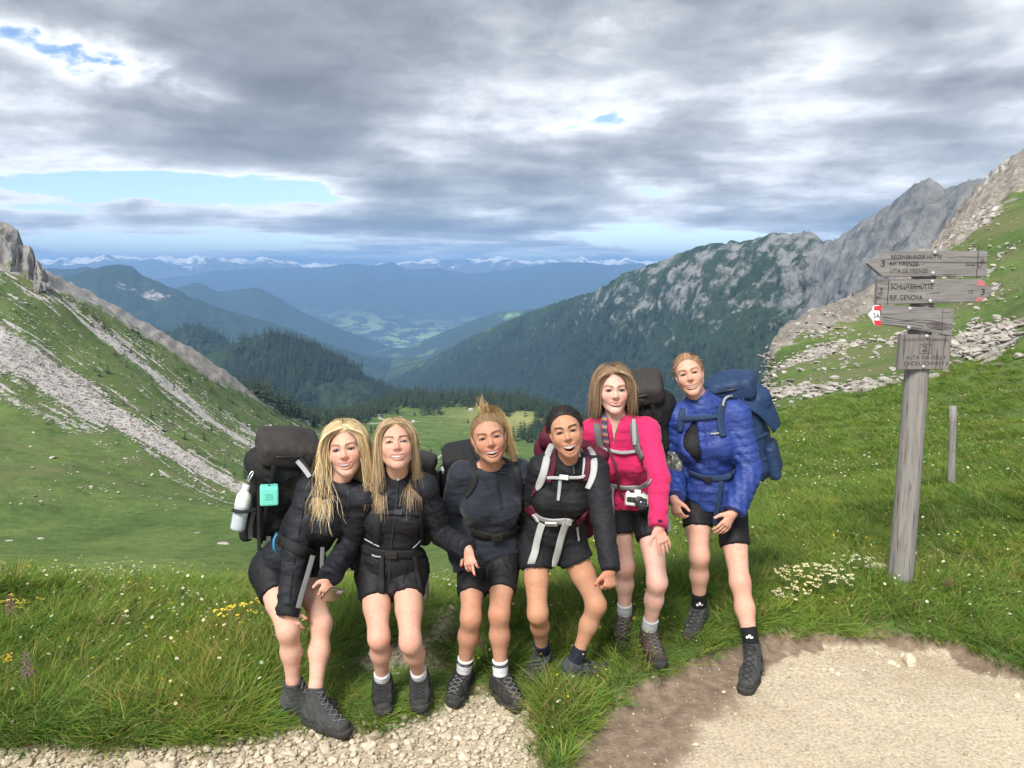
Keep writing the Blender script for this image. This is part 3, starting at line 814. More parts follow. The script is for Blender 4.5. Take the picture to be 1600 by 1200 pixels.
# ================================================================== implicit surfaces -> meshes
class Field:
    def __init__(self, lo, hi, h):
        self.lo, self.h = np.asarray(lo, float), h
        n = np.ceil((np.asarray(hi) - self.lo) / h).astype(int) + 1
        self.n = n
        self.ax = [(self.lo[i] + np.arange(n[i]) * h).astype(np.float32) for i in range(3)]
        self.v = np.full(tuple(n), 0.25, dtype=np.float32)

    def win(self, lo, hi):
        i0 = np.clip(np.floor((np.asarray(lo) - self.lo) / self.h).astype(int), 0, self.n)
        i1 = np.clip(np.ceil((np.asarray(hi) - self.lo) / self.h).astype(int) + 1, 0, self.n)
        sl = tuple(slice(a, c) for a, c in zip(i0, i1))
        X, Y, Z = self.ax[0][sl[0]][:, None, None], self.ax[1][sl[1]][None, :, None], self.ax[2][sl[2]][None, None, :]
        return sl, X, Y, Z

    def blend(self, sl, d, k, sub=False):
        a = self.v[sl]
        if a.size == 0:
            return
        if sub:
            d = -d
            h = np.clip(0.5 - 0.5 * (d - a) / k, 0, 1)
            self.v[sl] = np.where(True, a + (d - a) * (1 - h) + k * h * (1 - h), a) if False else (a * h + d * (1 - h) + k * h * (1 - h))
        else:
            h = np.clip(0.5 + 0.5 * (d - a) / k, 0, 1)
            self.v[sl] = d * (1 - h) + a * h - k * h * (1 - h)

    def cap(self, a, b, ra, rb=None, k=0.02, u=None, fu=(1, 1), fw=(1, 1), fold=None, sub=False, inf=0.0):
        a, b = np.asarray(a, float), np.asarray(b, float)
        rb = ra if rb is None else rb
        ra, rb = ra + inf, rb + inf
        M = max(ra * max(fu[0], fw[0]), rb * max(fu[1], fw[1])) + k + 0.02
        sl, X, Y, Z = self.win(np.minimum(a, b) - M, np.maximum(a, b) + M)
        if self.v[sl].size == 0:
            return
        d = b - a
        L = max(np.linalg.norm(d), 1e-6)
        dn = d / L
        x, y, z = X - np.float32(a[0]), Y - np.float32(a[1]), Z - np.float32(a[2])
        s = x * np.float32(dn[0]) + y * np.float32(dn[1]) + z * np.float32(dn[2])
        t = np.clip(s / np.float32(L), 0, 1)
        ov = s - t * np.float32(L)
        r = np.float32(ra) + np.float32(rb - ra) * t
        if u is None and fold is None:
            p2 = x * x + y * y + z * z - s * s
            dist = np.sqrt(np.maximum(p2, 0) + ov * ov) - r
        else:
            if u is None:
                u = np.cross(dn, (0, 1, 0)) if abs(dn[1]) < 0.9 else np.array((1.0, 0, 0))
            u = norm(np.asarray(u, float) - dn * np.dot(u, dn))
            w = np.cross(dn, u)
            pu = x * np.float32(u[0]) + y * np.float32(u[1]) + z * np.float32(u[2])
            pw = x * np.float32(w[0]) + y * np.float32(w[1]) + z * np.float32(w[2])
            ru = r * (np.float32(fu[0]) + np.float32(fu[1] - fu[0]) * t)
            rw = r * (np.float32(fw[0]) + np.float32(fw[1] - fw[0]) * t)
            mn = np.minimum(ru, rw)
            dist = (np.sqrt((pu / ru) ** 2 + (pw / rw) ** 2 + (ov / mn) ** 2) - 1) * mn
            if fold is not None:
                dist = dist - fold(s, np.arctan2(pw, pu), L).astype(np.float32)
        self.blend(sl, dist, k, sub)

    def ell(self, c, r, k=0.02, sub=False, rot=None, bend=None):
        c, r = np.asarray(c, float), np.asarray(r, float)
        M = r.max() + k + 0.012
        sl, X, Y, Z = self.win(c - M, c + M)
        if self.v[sl].size == 0:
            return
        x, y, z = X - np.float32(c[0]), Y - np.float32(c[1]), Z - np.float32(c[2])
        if rot is not None:
            m = np.asarray(rot).T.astype(np.float32)
            x, y, z = (m[0, 0]*x + m[0, 1]*y + m[0, 2]*z), (m[1, 0]*x + m[1, 1]*y + m[1, 2]*z), (m[2, 0]*x + m[2, 1]*y + m[2, 2]*z)
        if bend is not None:
            z = z - np.float32(bend) * x * x
        q = np.sqrt((x / r[0]) ** 2 + (y / r[1]) ** 2 + (z / r[2]) ** 2)
        self.blend(sl, ((q - 1) * r.min()).astype(np.float32), k, sub)

    def box(self, c, half, rot=None, rad=0.02, k=0.01, sub=False):
        c, half = np.asarray(c, float), np.asarray(half, float)
        M = np.linalg.norm(half) + k + 0.02
        sl, X, Y, Z = self.win(c - M, c + M)
        if self.v[sl].size == 0:
            return
        x, y, z = X - np.float32(c[0]), Y - np.float32(c[1]), Z - np.float32(c[2])
        if rot is not None:
            m = np.asarray(rot).T.astype(np.float32)
            x, y, z = (m[0, 0]*x + m[0, 1]*y + m[0, 2]*z), (m[1, 0]*x + m[1, 1]*y + m[1, 2]*z), (m[2, 0]*x + m[2, 1]*y + m[2, 2]*z)
        qx, qy, qz = np.abs(x) - np.float32(half[0] - rad), np.abs(y) - np.float32(half[1] - rad), np.abs(z) - np.float32(half[2] - rad)
        d = np.sqrt(np.maximum(qx, 0) ** 2 + np.maximum(qy, 0) ** 2 + np.maximum(qz, 0) ** 2) + np.minimum(np.maximum(qx, np.maximum(qy, qz)), 0) - np.float32(rad)
        self.blend(sl, d, k, sub)

    def cut(self, p, n):
        """keep the side the normal points away from"""
        n = norm(n)
        p = np.asarray(p)
        d = (self.ax[0][:, None, None] - p[0]) * n[0] + (self.ax[1][None, :, None] - p[1]) * n[1] + (self.ax[2][None, None, :] - p[2]) * n[2]
        self.v = np.maximum(self.v, d.astype(np.float32))

    def smin(self, other, k):
        h = np.clip(0.5 + 0.5 * (other.v - self.v) / k, 0, 1)
        self.v = other.v * (1 - h) + self.v * h - k * h * (1 - h)

    def mesh(self):
        v = self.v
        ins = v < 0
        nx, ny, nz = v.shape
        cnt = np.zeros((nx - 1, ny - 1, nz - 1), np.int8)
        for dx in (0, 1):
            for dy in (0, 1):
                for dz in (0, 1):
                    cnt += ins[dx:nx - 1 + dx, dy:ny - 1 + dy, dz:nz - 1 + dz]
        act = (cnt > 0) & (cnt < 8)
        I = np.argwhere(act)
        if len(I) == 0:
            return np.zeros((0, 3)), np.zeros((0, 4), int)
        idx = np.full(act.shape, -1, np.int32)
        idx[act] = np.arange(len(I))
        cor = [(0, 0, 0), (1, 0, 0), (0, 1, 0), (1, 1, 0), (0, 0, 1), (1, 0, 1), (0, 1, 1), (1, 1, 1)]
        cv = np.stack([v[I[:, 0] + a, I[:, 1] + b, I[:, 2] + c] for a, b, c in cor], 1)
        acc, num = np.zeros((len(I), 3)), np.zeros(len(I))
        for i in range(8):
            for ax in range(3):
                if cor[i][ax] == 0:
                    j = i + (1, 2, 4)[ax]
                    a, c = cv[:, i], cv[:, j]
                    m = (a < 0) != (c < 0)
                    t = np.where(m, a / np.where(m, a - c, 1), 0)
                    p = np.tile(np.array(cor[i], float), (len(I), 1))
                    p[:, ax] += t
                    acc += p * m[:, None]
                    num += m
        V = self.lo + (I + acc / num[:, None]) * self.h
        Fs = []
        s = ins
        for ax in range(3):
            o1, o2 = (ax + 1) % 3, (ax + 2) % 3
            A = [slice(1, -1)] * 3
            A[ax] = slice(0, -1)
            B = list(A)
            B[ax] = slice(1, None)
            a, c = s[tuple(A)], s[tuple(B)]
            E = np.argwhere(a != c)
            if not len(E):
                continue
            inside_first = a[tuple(E.T)]
            E = E.copy()
            E[:, o1] += 1
            E[:, o2] += 1
            e1, e2 = np.zeros(3, int), np.zeros(3, int)
            e1[o1], e2[o2] = 1, 1
            g = lambda q: idx[tuple(q.T)]
            quad = np.stack([g(E - e1 - e2), g(E - e2), g(E), g(E - e1)], 1)
            quad[~inside_first] = quad[~inside_first][:, ::-1]
            Fs.append(quad)
        F = np.concatenate(Fs)
        return V, F[(F >= 0).all(1)]


def vnormals(V, F):
    n = np.cross(V[F[:, 2]] - V[F[:, 0]], V[F[:, 3]] - V[F[:, 1]])
    N = np.zeros_like(V)
    for i in range(4):
        np.add.at(N, F[:, i], n)
    return N / np.maximum(np.linalg.norm(N, axis=1, keepdims=True), 1e-12)


def relax(V, F, it=2, lam=0.5):
    """light Laplacian smoothing"""
    E = np.concatenate([F[:, [0, 1]], F[:, [1, 2]], F[:, [2, 3]], F[:, [3, 0]]])
    for _ in range(it):
        S, c = np.zeros_like(V), np.zeros(len(V))
        np.add.at(S, E[:, 0], V[E[:, 1]])
        np.add.at(c, E[:, 0], 1)
        V = V + lam * (S / np.maximum(c, 1)[:, None] - V)
    return V


def join(parts):
    """[(V, F, attr)] -> one"""
    Vs, Fs, As, o = [], [], [], 0
    for V, F, A in parts:
        Vs.append(V); Fs.append(F + o); As.append(A)
        o += len(V)
    return np.concatenate(Vs), np.concatenate(Fs), np.concatenate(As)


def tube(P, r, sides=6, closed=False, flat=None):
    """tube mesh along points P with radius r (scalar or array)"""
    P = np.asarray(P, float)
    n = len(P)
    T = np.gradient(P, axis=0)
    T /= np.maximum(np.linalg.norm(T, axis=1, keepdims=True), 1e-9)
    ref = np.array((0.0, 0, 1)) if abs(T[0, 2]) < 0.9 else np.array((1.0, 0, 0))
    U = np.zeros_like(P)
    u = norm(ref - T[0] * (ref @ T[0]))
    for i in range(n):
        u = norm(u - T[i] * (u @ T[i]))
        U[i] = u
    W = np.cross(T, U)
    r = np.broadcast_to(np.asarray(r, float), (n,))
    a = np.arange(sides) / sides * 2 * math.pi
    V = P[:, None] + r[:, None, None] * (np.cos(a)[None, :, None] * U[:, None] + np.sin(a)[None, :, None] * W[:, None])
    idx = np.arange(n * sides).reshape(n, sides)
    q = np.stack([idx[:-1], np.roll(idx, -1, 1)[:-1], np.roll(idx, -1, 1)[1:], idx[1:]], -1).reshape(-1, 4)
    V = V.reshape(-1, 3)
    c0, c1 = len(V), len(V) + 1
    V = np.concatenate([V, P[:1], P[-1:]])
    e0 = np.stack([np.full(sides, c0), np.roll(idx[0], -1), idx[0], idx[0]], 1)
    e1 = np.stack([np.full(sides, c1), idx[-1], np.roll(idx[-1], -1), np.roll(idx[-1], -1)], 1)
    tri = np.concatenate([e0[:, :3], e1[:, [0, 1, 2]]])
    return V, q, tri


def tube_obj(name, P, r, mat, parent=None, sides=8, off=(0, 0, 0)):
    V, q, t = tube(P, r, sides)
    return obj(name, mesh_np(name, V - np.asarray(off), [q, t], True, mats=[mat]), parent)


def spline(P, n):
    P = np.asarray(P, float)
    d = np.concatenate([[0], np.cumsum(np.linalg.norm(np.diff(P, axis=0), axis=1) + 1e-6)])
    return pchip(np.linspace(0, d[-1], n), d, P)


def ribbon(P, N, w, th):
    """strap of width w and thickness th along P with face normals N"""
    P, N = np.asarray(P, float), np.asarray(N, float)
    n = len(P)
    T = np.gradient(P, axis=0)
    T /= np.maximum(np.linalg.norm(T, axis=1, keepdims=True), 1e-9)
    S = np.cross(T, N)
    S /= np.maximum(np.linalg.norm(S, axis=1, keepdims=True), 1e-9)
    N = np.cross(S, T)
    w = np.broadcast_to(np.asarray(w, float), (n,))[:, None]
    prof = [(-.5, 0), (-.44, .5), (-.2, .62), (.2, .62), (.44, .5), (.5, 0), (.44, -.5), (-.44, -.5)]
    V = np.stack([P + S * w * a + N * th * c for a, c in prof], 1).reshape(-1, 3)
    idx = np.arange(n * 8).reshape(n, 8)
    q = np.stack([idx[:-1], idx[1:], np.roll(idx, -1, 1)[1:], np.roll(idx, -1, 1)[:-1]], -1).reshape(-1, 4)
    caps = np.array([[idx[0, 0], idx[0, 1], idx[0, 6], idx[0, 7]], [idx[0, 0], idx[0, 7], idx[0, 6], idx[0, 1]]])[:1]
    caps = np.array([[idx[0, 1], idx[0, 4], idx[0, 6], idx[0, 7]], [idx[-1, 1], idx[-1, 7], idx[-1, 6], idx[-1, 4]]])
    return V, np.concatenate([q, caps])


def boxmesh(half, bev=0.1):
    bm = bmesh.new()
    bmesh.ops.create_cube(bm, size=2.0)
    for v in bm.verts:
        v.co = Vector((v.co.x * half[0], v.co.y * half[1], v.co.z * half[2]))
    if bev:
        bmesh.ops.bevel(bm, geom=bm.edges[:], offset=min(half) * bev * 2, segments=2, affect='EDGES', profile=0.6)
    return bm


def bm_obj(name, bm, mat, parent=None, loc=(0, 0, 0), rot=None, smooth=False):
    me = bpy.data.meshes.new(name)
    bm.to_mesh(me)
    bm.free()
    me.materials.append(mat)
    if smooth:
        for p in me.polygons:
            p.use_smooth = True
    o = obj(name, me, parent)
    o.location = loc
    if rot is not None:
        o.rotation_euler = Matrix(np.asarray(rot).tolist()).to_euler() if np.asarray(rot).shape == (3, 3) else rot
    return o


def text_mesh(name, cu, parent):
    t = bpy.data.objects.new(name, cu)
    COL.objects.link(t)
    bpy.context.view_layer.update()
    me = bpy.data.meshes.new_from_object(t.evaluated_get(bpy.context.evaluated_depsgraph_get()))
    mats = [m for m in cu.materials]
    bpy.data.objects.remove(t)
    me.materials.clear()
    for m in mats:
        me.materials.append(m)
    return obj(name, me, parent)

# ================================================================== VEGETATION AND STONES
bpy.context.view_layer.update()


def gray(px, py):
    """point of the ground seen at a photo pixel"""
    o = Vector((0, 0, CAM_Z))
    d = Vector(norm_(pd(px, py, 1.0) - np.array(o)).tolist())
    ok, loc, nrm, _ = ground.ray_cast(o, d)
    return np.array(loc) if ok else None


def norm_(v):
    return np.asarray(v, float) / np.linalg.norm(v)


def mat_leafy(name, rough=0.6, trans=0.25):
    def f(b, bs):
        a = b.n('ShaderNodeAttribute', attribute_name='col')
        oi = b.n('ShaderNodeObjectInfo')
        c = b.mix(1.0, a.outputs['Color'], b.ramp(oi.outputs['Random'], [(0, (0.72, 0.78, 0.70)), (.5, (1, 1, 1)), (.85, (1.22, 1.12, 1.0)), (1, (1.45, 1.22, 0.95))]), 'MULTIPLY')
        pn = b.noise(b.n('ShaderNodeNewGeometry').outputs['Position'], 0.9, 5.0, 0.6)
        c = b.mix(1.0, c, b.ramp(pn, [(.30, (.80, .88, .80)), (.5, (1, 1, 1)), (.66, (1.30, 1.16, 1.0)), (.8, (1.55, 1.25, 1.05))]), 'MULTIPLY')
        b.set(bs.inputs['Base Color'], c)
        bs.inputs['Transmission Weight'].default_value = 0.0
        tr = b.n('ShaderNodeBsdfTranslucent')
        b.set(tr.inputs[0], c)
        mx = b.n('ShaderNodeMixShader')
        mx.inputs[0].default_value = trans
        b.set(mx.inputs[1], bs.outputs[0])
        b.set(mx.inputs[2], tr.outputs[0])
        out = [n for n in b.nt.nodes if n.type == 'OUTPUT_MATERIAL'][0]
        b.set(out.inputs[0], mx.outputs[0])
    return material(name, f, rough, 0.25)


MGRASS = mat_leafy('grass_blades', .6, .35)


def blades(rng, n, rad, hmin, hmax, wid, cols, lean=.5, segs=4, wind=(0.25, -0.1)):
    """a tuft of curved blades: verts, quads, colours"""
    t = np.linspace(0, 1, segs + 1)
    Vs, Fs, Cs, o = [], [], [], 0
    for i in range(n):
        a, r = rng.uniform(0, 2 * math.pi), rad * math.sqrt(rng.uniform())
        h = rng.uniform(hmin, hmax)
        base = np.array((r * math.cos(a), r * math.sin(a), -.01))
        d = np.array((math.cos(a), math.sin(a))) * lean * rng.uniform(.2, 1.3) + np.array(wind) * rng.uniform(0, 1) + rng.normal(size=2) * .22
        bend = rng.uniform(.6, 1.5)
        P = base + np.c_[np.outer(t ** (1 + bend * .6), d) * h, (t - .28 * bend * np.hypot(*d) * t ** 2.2) * h]
        sd = np.array((-math.sin(a + 1.2), math.cos(a + 1.2), 0))
        w = wid * rng.uniform(.6, 1.25) * (1 - t ** 2.0) * .5 + .0002
        V = np.stack([P - sd * w[:, None], P + sd * w[:, None]], 1).reshape(-1, 3)
        k = np.arange(segs) * 2 + o
        Fs.append(np.stack([k, k + 1, k + 3, k + 2], 1))
        c = np.array(cols[rng.integers(len(cols))]) * rng.uniform(.75, 1.25)
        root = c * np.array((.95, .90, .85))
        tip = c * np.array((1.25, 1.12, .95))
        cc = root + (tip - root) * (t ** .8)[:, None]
        Cs.append(np.repeat(cc, 2, 0))
        Vs.append(V)
        o += len(V)
    return np.concatenate(Vs), np.concatenate(Fs), np.concatenate(Cs)


def src(name, V, F, C, mat, smooth=True):
    return bpy.data.objects.new(name, mesh_np(name, V, F, smooth, dict(col=C), mats=[mat]))


def grass():
    rng = np.random.default_rng(21)
    G = [(.095, .215, .030), (.120, .245, .040), (.080, .185, .030), (.150, .255, .050), (.200, .235, .080), (.120, .235, .055)]
    Y = [(.34, .30, .16), (.28, .26, .11), (.16, .20, .05)]
    S = []
    for i in range(6):
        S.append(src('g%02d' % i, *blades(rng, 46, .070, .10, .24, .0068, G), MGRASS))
    for i in range(3):
        S.append(src('g%02d' % (6 + i), *blades(rng, 40, .085, .16, .34, .0068, G, lean=.75), MGRASS))
    for i in range(2):
        S.append(src('g%02d' % (9 + i), *blades(rng, 30, .07, .05, .12, .0045, G + Y, lean=.9), MGRASS))
    for i in range(2):
        S.append(src('g%02d' % (11 + i), *blades(rng, 12, .07, .22, .40, .0030, Y, lean=.35), MGRASS))
    n = 62000
    D = 2.4 + rng.uniform(0, 1, n) ** 1.7 * 21
    az = rng.uniform(-.70, .68, n)
    X, Yv = D * np.sin(az), D * np.cos(az)
    dens = np.clip((3.4 / D) ** .55, 0, 1)
    m, _ = path_mask(np.c_[X, Yv])
    keep = (rng.uniform(size=n) < dens) & (m < rng.uniform(.15, .45, n)) & (np.abs(X) < 15.5)
    left_far = (X < 0.9) & (D > 8.5)
    keep &= ~left_far
    X, Yv, D, m = X[keep], Yv[keep], D[keep], m[keep]
    nn = fbm(np.c_[X * .9, Yv * .9, X * 0], 3)
    lush = fbm(np.c_[X * 1.6 + 30, Yv * 1.6, X * 0], 2)
    u = rng.uniform(size=len(X))
    idx = np.where(lush > .22, rng.integers(6, 9, len(X)), rng.integers(0, 6, len(X)))
    edge = path_near(X, Yv)
    idx = np.where((edge < .08) & (u < .35), rng.integers(9, 11, len(X)), idx)
    idx = np.where(u > .90, rng.integers(11, 13, len(X)), idx)
    sc = (0.72 + .35 * rng.uniform(size=len(X)) + .35 * nn) * (1 + np.clip(D - 5, 0, 20) * .035)
    hscale = np.where(X < 0, .62, .72) * np.where(Yv > 4.9, .55, 1.0) * (.55 + .45 * sstep(.0, .30, edge)) * np.where(X > 1.2, .80, 1.0) * np.where((X > .75) & (X < 3) & (Yv < 4.6), .8, 1.0)
    # trodden under and in front of the shoes
    for q in SHOE_SPOTS:
        d = np.hypot(X - q[0], np.where(Yv < q[1], (Yv - q[1]) * .55, Yv - q[1]))
        hscale = hscale * (.30 + .70 * sstep(.07, .22, d))
    rot = np.c_[rng.normal(size=len(X)) * .10, rng.normal(size=len(X)) * .10, rng.uniform(0, 6.28, len(X))]
    P = np.c_[X, Yv, gz(X, Yv) - .008]
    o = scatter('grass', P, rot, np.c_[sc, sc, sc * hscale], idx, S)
    tag(o, 'long green meadow grass on both sides of the worn path', 'grass')
    return len(X)


def path_near(X, Y):
    """distance outside the path outline"""
    P = np.c_[X, Y]
    d = np.full(len(X), 9.0)
    n = (Y < 9) & (np.abs(X) < 9)
    if n.any():
        Q = P[n]
        d[n] = np.minimum(np.minimum(poly_sd(Q, DIRT), poly_sd(Q, GRAVEL)), np.minimum(poly_sd(Q, SIDE[0]), poly_sd(Q, SIDE[1])))
    return d


SHOE_SPOTS = [gpt(*q) for q in ((500, 1135), (530, 1145), (460, 1095), (718, 1075), (716, 1090), (790, 1085), (796, 1096), (845, 1038), (905, 1050), (930, 1050), (975, 985), (1020, 1025), (1030, 1038), (1092, 968), (1172, 1070), (1166, 1085), (656, 1082), (656, 1096), (598, 1084), (630, 1062), (690, 1066), (570, 1058), (600, 1050), (650, 1050), (700, 1045), (690, 1000), (700, 960), (650, 1020), (610, 1030), (740, 1080))]
N_GRASS = grass()


def flower_src(name, col, mid, petals=7, r=.011, h=.16, mat=None, kind='daisy'):
    rng = np.random.default_rng(abs(hash(name)) % 1000 if False else len(name) * 7 + petals)
    Vs, Fs, Cs, o = [], [], [], 0
    def add(V, F, c):
        nonlocal o
        Vs.append(V); Fs.append(np.asarray(F) + o); Cs.append(np.tile(np.array(c), (len(V), 1)))
        o += len(V)
    V, q, t = tube(np.array([(0, 0, 0), (.004, .003, h * .5), (.002, .008, h)]), .0011, 3)
    add(V, q, (.10, .16, .04))
    for i in range(petals):
        a = i / petals * 2 * math.pi
        c, s = math.cos(a), math.sin(a)
        w = r * .42
        P = np.array([(c * r * .2, s * r * .2, h + .001), (c * r * .7 - s * w, s * r * .7 + c * w, h + .003), (c * r * 1.05, s * r * 1.05, h + .002), (c * r * .7 + s * w, s * r * .7 - c * w, h + .003)])
        P[:, 1] += .008
        add(P, [[0, 1, 2, 3]], col)
    a = np.arange(6) / 6 * 2 * math.pi
    P = np.c_[np.cos(a) * r * .32, np.sin(a) * r * .32 + .008, np.full(6, h + .005)]
    P = np.concatenate([P, [[0, .008, h + .008]]])
    add(P, [[i, (i + 1) % 6, 6, 6] for i in range(6)], mid)
    V, C = np.concatenate(Vs), np.concatenate(Cs)
    return src(name, V, np.concatenate(Fs), C, MFLOWER, False)


MFLOWER = mat_leafy('petals', 0.6, 0.2)


def flowers():
    rng = np.random.default_rng(5)
    S = [flower_src('f0_daisy', (.75, .75, .70), (.55, .40, .03), 8, .0105, .17), flower_src('f1_buttercup', (.62, .50, .03), (.45, .33, .02), 5, .0085, .19), flower_src('f2_white', (.70, .72, .62), (.4, .45, .2), 5, .0075, .14),
         flower_src('f3_cream', (.62, .60, .38), (.4, .4, .1), 6, .009, .22)]
    n = 19000
    D = 3.0 + rng.uniform(0, 1, n) ** .9 * 13
    az = rng.uniform(-.66, .66, n)
    X, Y = D * np.sin(az), D * np.cos(az)
    m, _ = path_mask(np.c_[X, Y])
    den = sstep(-.1, .5, fbm(np.c_[X * .7, Y * .7, X * 0 + 8], 3) + .18) * np.where(X < 0, np.where(Y > 3.9, 1.0, .35), .55)
    keep = (m < .1) & (rng.uniform(size=n) < den) & ~((X < .9) & (D > 8)) & (np.abs(X) < 15)
    X, Y, D = X[keep], Y[keep], D[keep]
    u = rng.uniform(size=len(X))
    idx = np.where(u < .28, 0, np.where(u < .55, 1, np.where(u < .8, 2, 3)))
    idx = np.where((fbm(np.c_[X * .8 + 3, Y * .8, X * 0], 2) > .25) & (u < .8), 1, idx)
    sc = rng.uniform(.5, 1.0, len(X)) * (1 + np.clip(D - 6, 0, 8) * .05)
    rot = np.c_[rng.normal(size=len(X)) * .3 + .25, rng.normal(size=len(X)) * .25, rng.uniform(0, 6.28, len(X))]
    o = scatter('wildflowers', np.c_[X, Y, gz(X, Y)], rot, sc, idx, S)
    tag(o, 'tiny white and yellow wildflowers dotted through the grass', 'flowers')


flowers()


def stone_mesh(seed, flat=.6, sub=2, rough=.32):
    bm = bmesh.new()
    bmesh.ops.create_icosphere(bm, subdivisions=sub, radius=1.0)
    r = np.random.default_rng(seed)
    planes = [(norm_(r.normal(size=3)), r.uniform(.55, .85)) for _ in range(7)]
    sc = np.array((r.uniform(.8, 1.25), r.uniform(.65, 1.0), flat * r.uniform(.75, 1.2)))
    for v in bm.verts:
        p = np.array(v.co)
        for n, d in planes:
            k = p @ n - d
            if k > 0:
                p = p - n * k * .92
        p = p * (1 + rough * .25 * float(perlin(p[None] * 2.1 + seed * 3.7)[0])) * sc
        v.co = Vector(p.tolist())
    V = np.array([v.co[:] for v in bm.verts])
    F = np.array([[v.index for v in f.verts] for f in bm.faces])
    bm.free()
    return V, F


def mat_stone(name, a, c, scale=3.0):
    def f(b, bs):
        tc = b.n('ShaderNodeTexCoord')
        oi = b.n('ShaderNodeObjectInfo')
        n = b.noise(tc.outputs['Object'], scale, 7, .7)
        col = b.ramp(n, [(.3, a), (.7, c)])
        col = b.mix(1.0, col, b.ramp(oi.outputs['Random'], [(0, (.62, .58, .54)), (.4, (.92, .90, .88)), (1, (1.12, 1.1, 1.06))]), 'MULTIPLY')
        b.set(bs.inputs['Base Color'], col)
        bump(b, bs, n, .5, .05)
    return material(name, f, .9, .15)


MGRAVEL = mat_stone('gravel', (.46, .395, .29), (.74, .68, .55))
MSCREE = mat_stone('scree', (.22, .205, .185), (.50, .475, .44))


def stone_src(name, seed, flat, sub, rough, mat):
    V, F = stone_mesh(seed, flat, sub + 1, rough)
    return src(name, V, F, np.ones((len(V), 3)), mat, False)


def stones():
    rng = np.random.default_rng(31)
    S = [stone_src('s%02d' % i, i, .62, 1, .32, MGRAVEL) for i in range(8)]
    # coarse gravel on the left part of the path and on the side path
    n = 60000
    X, Y = rng.uniform(-4.2, .6, n), rng.uniform(2.35, 5.4, n)
    m, dm = path_mask(np.c_[X, Y])
    side_ = Y > 3.62
    tongue = sstep(.55, .05, fbm(np.c_[X * 2.4, Y * 2.4, X * 0 + 3], 3) + .15)
    keep = (m > .55) & (dm < .4) & (rng.uniform(size=n) < np.where(side_, .45, .85) * (.45 + .55 * tongue))
    X, Y = X[keep], Y[keep]
    r = .0060 + .0150 * rng.uniform(size=len(X)) ** 2.2 + .014 * (rng.uniform(size=len(X)) > .988)
    P1, r1 = np.c_[X, Y, gz(X, Y) + r * .32 + .002], r
    # fine grit on the dirt
    n = 34000
    X, Y = rng.uniform(.0, 4.2, n), rng.uniform(2.2, 4.6, n)
    m, dm = path_mask(np.c_[X, Y])
    keep = (dm > .35) & (rng.uniform(size=n) < .62 * (1 - .88 * SOIL))
    X, Y = X[keep], Y[keep]
    r = .0024 + .0055 * rng.uniform(size=len(X)) ** 3.0 + .009 * (rng.uniform(size=len(X)) > .994)
    P2, r2 = np.c_[X, Y, gz(X, Y) + r * .3], r
    P, r = np.concatenate([P1, P2]), np.concatenate([r1, r2])
    rot = rng.uniform(-3.14, 3.14, (len(P), 3)) * np.array((.12, .12, 1))
    o = scatter('gravel', P, rot, r, rng.integers(0, 8, len(P)), S)
    tag(o, 'pale limestone gravel and grit covering the worn path', 'gravel')
    # talus blocks on the slopes
    S2 = [stone_src('t%02d' % i, 40 + i, .36, 1, .6, MSCREE) for i in range(8)]
    for nm, key, cnt, a, c, lab in (('talus', 'scree_r', 5200, .05, .24, 'broken grey talus blocks strewn over the slope behind the signpost'), ('scree', 'scree_l', 15000, .09, .50, 'pale scree blocks strewn in bands down the grassy mountainside')):
        w = GM[key].copy()
        w *= (GR > 7.7) & (GR < 10.7) & (GC > -60) & (GC < 1680)
        # area weight: vertices are sparse far away
        Dd = np.hypot(GV[:, 0], GV[:, 1])
        w = w * np.clip(Dd / 30, .3, 2.0) + .03 * ((GR > 8.0) & (GR < 10.7) & ((GC > 1190) if key == 'scree_r' else (GC < 520)) & (GC > -50) & (GC < 1680))
        w /= w.sum()
        k = rng.choice(len(GV), cnt, p=w)
        P = GV[k] + rng.normal(size=(cnt, 3)) * np.array((.25, .25, 0)) * (Dd[k] / 60)[:, None]
        s = a + (c - a) * rng.uniform(size=cnt) ** 4
        P[:, 2] += s * .1
        rot = rng.uniform(-3.14, 3.14, (cnt, 3)) * np.array((.15, .15, 1))
        o = scatter(nm, P, rot, s, rng.integers(0, 8, cnt), S2)
        tag(o, lab, 'rocks')


stones()

# bigger single stones along the path edge
def rock(px, py, r, seed, label, flat=.7, grp='pale stones along the path edge'):
    x, y = gpt(px, py, .04)
    z = float(gz(x, y))
    V, F = stone_mesh(100 + seed, flat, 2, .6)
    o = obj('stone', mesh_np('stone', V * r, F, False, mats=[MGRAVEL]))
    o.location = (x, y, z + r * .18)
    o.rotation_euler = (random.uniform(-.2, .2), random.uniform(-.2, .2), random.uniform(0, 6))
    tag(o, label, 'stone', grp)


